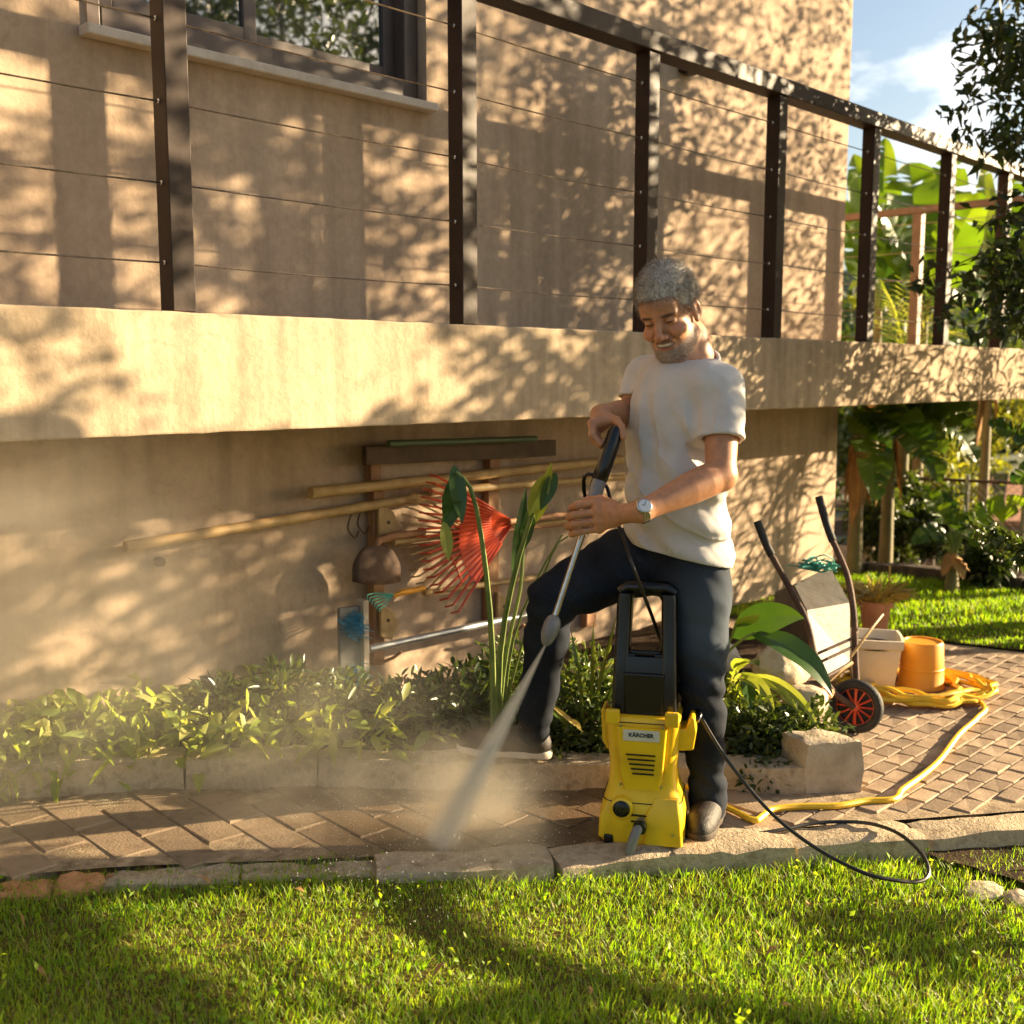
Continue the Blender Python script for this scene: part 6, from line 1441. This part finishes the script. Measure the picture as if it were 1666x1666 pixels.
# creases along the raised thigh
J.disp(lambda X, Y, Z: -.006*np.sin(((X-hipR[0])*.8+(Z-hipR[2])*.9)*70+0*Y)*np.exp(-(((X-hipR[0]+.10)/.13)**2+((Z-hipR[2]-.0)/.12)**2+0*Y)))
m_jean = bpy.data.materials.new('denim'); t, o_, p_ = nodes_of(m_jean); g_ = t.nodes.new('ShaderNodeNewGeometry')
n_ = noise(t, g_.outputs['Position'], 6, 5); mp_ = t.nodes.new('ShaderNodeMapping'); mp_.inputs['Scale'].default_value = (1, 1, .12); t.links.new(g_.outputs['Position'], mp_.inputs['Vector']); n3 = noise(t, mp_.outputs[0], 420, 3)
r1 = ramp(t, n_.outputs[0], [(.35, (.007, .009, .014)), (.66, (.017, .022, .033))]); r2 = ramp(t, n3.outputs[0], [(.3, (.7, .7, .7)), (.7, (1.5, 1.5, 1.5))])
mm_ = t.nodes.new('ShaderNodeMix'); mm_.data_type = 'RGBA'; mm_.blend_type = 'MULTIPLY'; mm_.inputs['Factor'].default_value = 1; t.links.new(r1.outputs[0], mm_.inputs['A']); t.links.new(r2.outputs[0], mm_.inputs['B'])
# sunlight on the left thigh, put into the denim colour as a lighter patch
vd = t.nodes.new('ShaderNodeVectorMath'); vd.operation = 'DISTANCE'; lit_pt = toW(((hipL+knL)/2+A(.03, -.07, .01))[None])[0]; vd.inputs[1].default_value = tuple(lit_pt); t.links.new(g_.outputs['Position'], vd.inputs[0])
mr_ = t.nodes.new('ShaderNodeMapRange'); mr_.inputs['From Min'].default_value = .06; mr_.inputs['From Max'].default_value = .22; mr_.inputs['To Min'].default_value = .75; mr_.inputs['To Max'].default_value = 0; t.links.new(vd.outputs['Value'], mr_.inputs['Value'])
m4 = t.nodes.new('ShaderNodeMix'); m4.data_type = 'RGBA'; m4.inputs['B'].default_value = (.075, .095, .12, 1); t.links.new(mr_.outputs[0], m4.inputs['Factor']); t.links.new(mm_.outputs['Result'], m4.inputs['A']); t.links.new(m4.outputs['Result'], p_.inputs['Base Color'])
p_.inputs['Roughness'].default_value = .9; p_.inputs['Specular IOR Level'].default_value = .2
bp = t.nodes.new('ShaderNodeBump'); bp.inputs['Strength'].default_value = .3; bp.inputs['Distance'].default_value = .002; t.links.new(n3.outputs[0], bp.inputs['Height']); t.links.new(bp.outputs[0], p_.inputs['Normal'])
emit(J, 'jeans', m_jean, 1)

# ---- shoes
m_shoe = M('shoe_leather', (.013, .009, .007), (.028, .02, .015), scale=20, rough=.6, bump=.3, bscale=150)
m_sole = M('shoe_sole', (.50, .44, .36), (.60, .54, .45), scale=20, rough=.75, bump=.2, bscale=120)
def shoe(heel, toe, ground_n, seed, solemat):
    heel, toe = np.asarray(heel, float), np.asarray(toe, float); d = nrm(toe-heel); L_ = np.linalg.norm(toe-heel); s_ = nrm(np.cross(d, A(0, 0, 1))); u_ = np.cross(s_, d); R_ = np.stack([s_, d, u_], 1)
    P = lambda x, y, z: heel+R_ @ A(x, y*L_, z)
    lo = np.minimum(heel, toe)-.12; hi = np.maximum(heel, toe)+A(.12, .12, .20); S_ = SDF(lo, hi, .0035)
    S_.chain([P(0, .08, .040), P(0, .30, .042), P(.004, .58, .040), P(.004, .80, .034), P(.0, .92, .030)], [.036, .037, .041, .043, .033], .02)
    S_.chain([P(0, .14, .06), P(0, .16, .115)], [.042, .045], .03); S_.cap(P(0, .30, .07), P(0, .62, .045), .036, .034, .03); S_.cap(P(0, .16, .13), P(0, .16, .19), .036, .036, .002, 's')
    up_ = emit(S_, 'shoe', m_shoe, 1)
    Q = SDF(lo, hi, .0035)
    Q.chain([P(0, .06, .012), P(0, .30, .012), P(.004, .60, .012), P(.004, .82, .014), P(0, .93, .020)], [.038, .036, .042, .044, .034], .02)
    Q.op(lambda X, Y, Z: -(((X-heel[0])*u_[0]+(Y-heel[1])*u_[1]+(Z-heel[2])*u_[2])-.028), lo, hi, .003, 's'); Q.op(lambda X, Y, Z: (((X-heel[0])*u_[0]+(Y-heel[1])*u_[1]+(Z-heel[2])*u_[2])-.0), lo, hi, .003, 's')
    emit(Q, 'sole', solemat, 0, up_)
    for k in range(4):
        q0, q1 = P(-.020, .40+.075*k, .086-.008*k), P(.022, .42+.075*k, .086-.008*k); mb = MB().tube([toW(q[None])[0] for q in (q0, (q0+q1)/2+u_*.006, q1)], .0032, 5); mb.build('lace', m_label if solemat is m_sole else m_hose, up_, local=LMn)
shoe(anR*A(1, 1, 0)+A(.045, .02, .108), Lp(748, 1216, 3.66)*A(1, 1, 0)+A(0, 0, .128), None, 1, m_sole)
shoe(Lp(1163, 1300, 3.42)*A(1, 1, 0)+A(0, 0, .004), Lp(1136, 1350, 3.20)*A(1, 1, 0)+A(0, 0, .004), None, 2, M('dark_sole', (.05, .035, .025), rough=.8))

# ---- watch and ring
wd_ = nrm(hl-elL); wq = wrL+wd_*(-.004)
s_, _, n_ = basis(wd_, A(0, -1, .5))
def ringW(mb, c, d, r, rr, n=28, m=8, sq=1):
    s2, _, n2 = basis(d, A(0, 0, 1)); pts = [c+r*(math.cos(q)*s2+math.sin(q)*n2) for q in np.linspace(0, 2*math.pi, n)]; return mb.tube([toW(p[None])[0] for p in pts], rr, m, cap=False, flat=sq)
wt = link('watch', None, man)
for off in (-.007, .0, .007): ringW(MB(), wq+wd_*off, wd_, .0325, .0042).build('strap', m_steel, wt, local=LMn)
fcv = nrm(A(-.15, -1, .42)); fcv = nrm(fcv-wd_*(fcv @ wd_)); wc_ = wq+fcv*.0335
s2 = np.cross(wd_, fcv); RWt = np.stack([dW(wd_), dW(s2), dW(fcv)], 1)
MB().lathe([(.001, -.004), (.021, -.004), (.0225, 0), (.0225, .005), (.020, .008), (.0165, .0085)], toW(wc_[None])[0], 28, Rm=RWt).build('case', m_steel, wt, local=LMn)
MB().lathe([(.001, .0086), (.0165, .0086), (.0168, .0095), (.001, .0098)], toW(wc_[None])[0], 24, Rm=RWt).build('dial', M('watch_dial', (.60, .62, .64), (.72, .73, .74), scale=200, rough=.2), wt, local=LMn)
for ang, ln in ((.6, .009), (2.2, .013)): 
    q0 = wc_+fcv*.0102; q1 = q0+ln*(math.cos(ang)*wd_+math.sin(ang)*s2); MB().tube([toW(q0[None])[0], toW(q1[None])[0]], .0007, 4).build('watch_hand', m_black, wt, local=LMn)
mr0 = mcp[3]+(pip[3]-mcp[3])*.55; ringW(MB(), mr0, nrm(pip[3]-mcp[3]), .0098, .0016, 20, 6).build('ring', m_steel, man, local=LMn)

# ------------------------------------------------------------------ spray gun and lance, with its hose
gp = toW(lance(.2)[None])[0]; gun = thing('spray_lance', gp, 'black trigger gun with grey spray lance held in both hands', 'spray lance'); LG = np.array(gun.location)
def lw(t_, off=A(0, 0, 0)): return toW((lance(t_)+off)[None])[0]
MB().tube([lw(q) for q in (-.015, .0, .02, .10, .17, .235, .24)], [.012, .020, .0235, .0245, .024, .0225, .019], 14).build('gun_body', m_black, gun, local=LG)
MB().tube([lw(q) for q in (.215, .24, .30, .42, .46)], [.0195, .0215, .0215, .0195, .017], 14).build('extension', m_grey, gun, local=LG)
MB().tube([lw(q) for q in (.44, .6, .88)], [.0105, .0095, .0095], 12).build('lance_pipe', m_steel, gun, local=LG)
MB().tube([lw(q) for q in (.86, .875, .90, .95, .985, 1.0)], [.010, .020, .0255, .0245, .016, .008], 16).build('nozzle', m_grey, gun, local=LG)
gr = nrm(A(-.45, .25, -.75)); g0 = lance(.14)
MB().tube([toW(q[None])[0] for q in (g0, g0+A(-.02, .03, -.05), g0+A(-.035, .05, -.12))], [.018, .017, .016], 10, flat=1.3).build('grip', m_black, gun, local=LG)
MB().tube([toW(q[None])[0] for q in spline([lance(.20)+A(-.01, .02, -.01), g0+A(-.062, .03, -.05), g0+A(-.060, .05, -.115), g0+A(-.035, .05, -.125)], 10)], .006, 6).build('trigger_guard', m_black, gun, local=LG)
lh = thing('lance_hose', toW((g0+A(-.03, .05, -.12))[None])[0], 'thin black hose from the spray gun down behind the washer handle', 'hose'); LLh = np.array(lh.location)
MB().tube(spline([toW((g0+A(-.035, .05, -.12))[None])[0], at(985, 790, 3.36), at(996, 825, 3.34), at(1013, 872, 3.28), at(1033, 930, 3.22), at(1060, 1000, 3.30), at(1078, 1050, 3.40), at(1098, 1090, 3.42)], 60), .0058, 7).build('hose_line', m_hose, lh, local=LLh)
# ------------------------------------------------------------------ the jet and its mist
nz_ = toW(lB[None])[0]; hit = onG(714, 1374, .0)
js = empty('water_spray', tuple(nz_)); js['kind'] = 'stuff'; js['label'] = 'white water jet fanning from the nozzle onto the pavers'
m_water = bpy.data.materials.new('spray_water'); t, o_, p_ = nodes_of(m_water); p_.inputs['Base Color'].default_value = (.95, .93, .90, 1); p_.inputs['Roughness'].default_value = .7
trn = t.nodes.new('ShaderNodeBsdfTranslucent'); trn.inputs['Color'].default_value = (.95, .92, .86, 1); ms = t.nodes.new('ShaderNodeMixShader'); ms.inputs[0].default_value = .25
t.links.new(p_.outputs[0], ms.inputs[1]); t.links.new(trn.outputs[0], ms.inputs[2]); t.links.new(ms.outputs[0], o_.inputs[0])
dj = hit-nz_; Lj = np.linalg.norm(dj); dj /= Lj; sj = nrm(np.cross(dj, A(0, 0, 1))); uj = np.cross(sj, dj)
N = 420; u = .5+.5*rng.random(N); sp_ = .0035+.030*u**1.1
off = rng.normal(size=(N, 2))*.5; off[:, 1] *= .75
cn = nz_+dj*(Lj*u)[:, None]+sj*(off[:, :1]*sp_[:, None])+uj*(off[:, 1:]*sp_[:, None])-Uv*(.035*(u*(1-u)))[:, None]*-1
ln = rng.uniform(.008, .028, N)*(1.3-.6*u); wd_ = rng.uniform(.0006, .0013, N)
vd_ = dj+sj*(off[:, :1]*.05)+uj*(off[:, 1:]*.05); rs = rand_dirs(N); s1_ = np.cross(vd_, rs); s1_ /= np.linalg.norm(s1_, axis=1, keepdims=True); s2_ = np.cross(vd_, s1_)
V = np.stack([cn-vd_*ln[:, None], cn+s1_*wd_[:, None], cn+(-.5*s1_+.87*s2_)*wd_[:, None], cn+(-.5*s1_-.87*s2_)*wd_[:, None], cn+vd_*ln[:, None]], 1).reshape(-1, 3)
F = (np.arange(N)[:, None, None]*5+np.array([[0, 2, 1], [0, 3, 2], [0, 1, 3], [4, 1, 2], [4, 2, 3], [4, 3, 1]])[None]).reshape(-1, 3)
o = link('jet', mesh_np('jet', V-nz_, F, m_water), js); o['kind'] = 'stuff'
# droplets thrown up around the strike
N = 1500; a = rng.uniform(0, 2*np.pi, N); r = rng.random(N)**.7*.55; zz = np.abs(rng.normal(size=N))*.16*np.exp(-r*1.5)+.004
P = np.stack([hit[0]+r*np.cos(a)*.9-.05, hit[1]+r*np.sin(a)*.9, hit[2]+zz], 1); s_ = rng.uniform(.0006, .0017, N)[:, None]
oc = np.array([[1, 0, 0], [-1, 0, 0], [0, 1, 0], [0, -1, 0], [0, 0, 1], [0, 0, -1]], float); V = (P[:, None]+oc[None]*s_[:, None]).reshape(-1, 3)
F = (np.arange(N)[:, None, None]*6+np.array([[0, 2, 4], [2, 1, 4], [1, 3, 4], [3, 0, 4], [2, 0, 5], [1, 2, 5], [3, 1, 5], [0, 3, 5]])[None]).reshape(-1, 3)
o = link('droplets', mesh_np('droplets', V-nz_, F, m_water), js); o['kind'] = 'stuff'
# mist: a cloud that is thick at the strike and drifts off to the left along the wall
def mist(name, c, size, dens_nodes, label):
    mb = MB().box((0, 0, 0), size); m = bpy.data.materials.new(name); m.use_nodes = True; t = m.node_tree; t.nodes.clear(); o_ = t.nodes.new('ShaderNodeOutputMaterial'); v = t.nodes.new('ShaderNodeVolumePrincipled')
    v.inputs['Color'].default_value = (1.0, .93, .80, 1); v.inputs['Anisotropy'].default_value = .2; t.links.new(v.outputs[0], o_.inputs['Volume']); g = t.nodes.new('ShaderNodeNewGeometry')  # mist is white; the warm tint puts golden sunlight into its colour
    dens_nodes(t, g.outputs['Position'], v); o = mb.build(name, m, None, loc=tuple(c)); o['kind'] = 'stuff'; o['label'] = label; return o
def blob(t, pos, c, rad, pw=1.0):
    s_ = t.nodes.new('ShaderNodeVectorMath'); s_.operation = 'SUBTRACT'; s_.inputs[1].default_value = tuple(c); t.links.new(pos, s_.inputs[0])
    d = t.nodes.new('ShaderNodeVectorMath'); d.operation = 'DIVIDE'; d.inputs[1].default_value = rad; t.links.new(s_.outputs[0], d.inputs[0])
    l = t.nodes.new('ShaderNodeVectorMath'); l.operation = 'LENGTH'; t.links.new(d.outputs[0], l.inputs[0])
    m = t.nodes.new('ShaderNodeMapRange'); m.interpolation_type = 'SMOOTHERSTEP'; m.inputs['From Min'].default_value = 0; m.inputs['From Max'].default_value = 1; m.inputs['To Min'].default_value = 1; m.inputs['To Max'].default_value = 0; t.links.new(l.outputs['Value'], m.inputs['Value']); return m.outputs[0]
def mth(t, op, a, b):
    m = t.nodes.new('ShaderNodeMath'); m.operation = op
    for i, q in enumerate((a, b)):
        if isinstance(q, (int, float)): m.inputs[i].default_value = q
        else: t.links.new(q, m.inputs[i])
    return m.outputs[0]
hitB = onG(775, 1368, .0)
def dn(t, pos, v):
    n = noise(t, pos, 3.2, 4, .6, .8); nr = ramp(t, n.outputs[0], [(.34, (.06, .06, .06)), (.68, (1.9, 1.9, 1.9))])
    b1 = blob(t, pos, hitB+A(0, 0, .02), (.34, .34, .42)); b2 = blob(t, pos, onG(560, 1320)+A(0, .05, .15), (.75, .75, .50)); b3 = blob(t, pos, at(0, 985, 2.80), (1.0, .90, .74))
    s_ = mth(t, 'ADD', mth(t, 'ADD', mth(t, 'MULTIPLY', b1, MIST[0]), mth(t, 'MULTIPLY', b2, MIST[1])), mth(t, 'MULTIPLY', b3, MIST[2]))
    t.links.new(mth(t, 'MULTIPLY', s_, nr.outputs[0]), v.inputs['Density'])
MIST = (3.4, .6, .66)
mist('mist', (1.50, 2.52, .72), (2.6, 2.22, 1.5), dn, 'golden water mist drifting left from the jet along the wall')

# the jet itself: a narrow cone of fine spray, densest on its axis
jm = bpy.data.materials.new('jet_spray'); jm.use_nodes = True; t = jm.node_tree; t.nodes.clear(); o_ = t.nodes.new('ShaderNodeOutputMaterial'); v = t.nodes.new('ShaderNodeVolumePrincipled')
v.inputs['Color'].default_value = (1, .98, .95, 1); v.inputs['Anisotropy'].default_value = .1; t.links.new(v.outputs[0], o_.inputs['Volume']); g = t.nodes.new('ShaderNodeNewGeometry')
sb_ = t.nodes.new('ShaderNodeVectorMath'); sb_.operation = 'SUBTRACT'; sb_.inputs[1].default_value = tuple(nz_); t.links.new(g.outputs['Position'], sb_.inputs[0])
dt_ = t.nodes.new('ShaderNodeVectorMath'); dt_.operation = 'DOT_PRODUCT'; dt_.inputs[1].default_value = tuple(dj); t.links.new(sb_.outputs[0], dt_.inputs[0])
cx_ = t.nodes.new('ShaderNodeVectorMath'); cx_.operation = 'CROSS_PRODUCT'; cx_.inputs[1].default_value = tuple(dj); t.links.new(sb_.outputs[0], cx_.inputs[0])
ll_ = t.nodes.new('ShaderNodeVectorMath'); ll_.operation = 'LENGTH'; t.links.new(cx_.outputs[0], ll_.inputs[0])
rad_ = mth(t, 'ADD', mth(t, 'MULTIPLY', dt_.outputs['Value'], .062/Lj), .005)
edge = mth(t, 'SUBTRACT', 1.0, mth(t, 'DIVIDE', ll_.outputs['Value'], rad_)); fall = mth(t, 'POWER', mth(t, 'MAXIMUM', edge, 0.0), 1.2)
mpv = t.nodes.new('ShaderNodeCombineXYZ'); t.links.new(mth(t, 'DIVIDE', ll_.outputs['Value'], rad_), mpv.inputs[0]); t.links.new(mth(t, 'MULTIPLY', dt_.outputs['Value'], 2.0), mpv.inputs[1])
dvv = t.nodes.new('ShaderNodeVectorMath'); dvv.operation = 'SCALE'; t.links.new(cx_.outputs[0], dvv.inputs[0]); t.links.new(mth(t, 'DIVIDE', 3.0, rad_), dvv.inputs['Scale']); av = t.nodes.new('ShaderNodeVectorMath'); av.operation = 'ADD'; t.links.new(dvv.outputs[0], av.inputs[0]); t.links.new(mpv.outputs[0], av.inputs[1])
nn_ = noise(t, av.outputs[0], 1.6, 4, .6); st_ = ramp(t, nn_.outputs[0], [(.35, (.25, .25, .25)), (.65, (1.5, 1.5, 1.5))])
dd_ = mth(t, 'DIVIDE', 4.2, mth(t, 'ADD', rad_, .012)); t.links.new(mth(t, 'MULTIPLY', mth(t, 'MULTIPLY', dd_, fall), st_.outputs[0]), v.inputs['Density'])
MB().tube([nz_+dj*Lj*q-nz_ for q in (.0, .25, .5, .75, 1.0)], [.006+.062*q for q in (.0, .25, .5, .75, 1.0)], 16).build('jet_spray', jm, js)['kind'] = 'stuff'
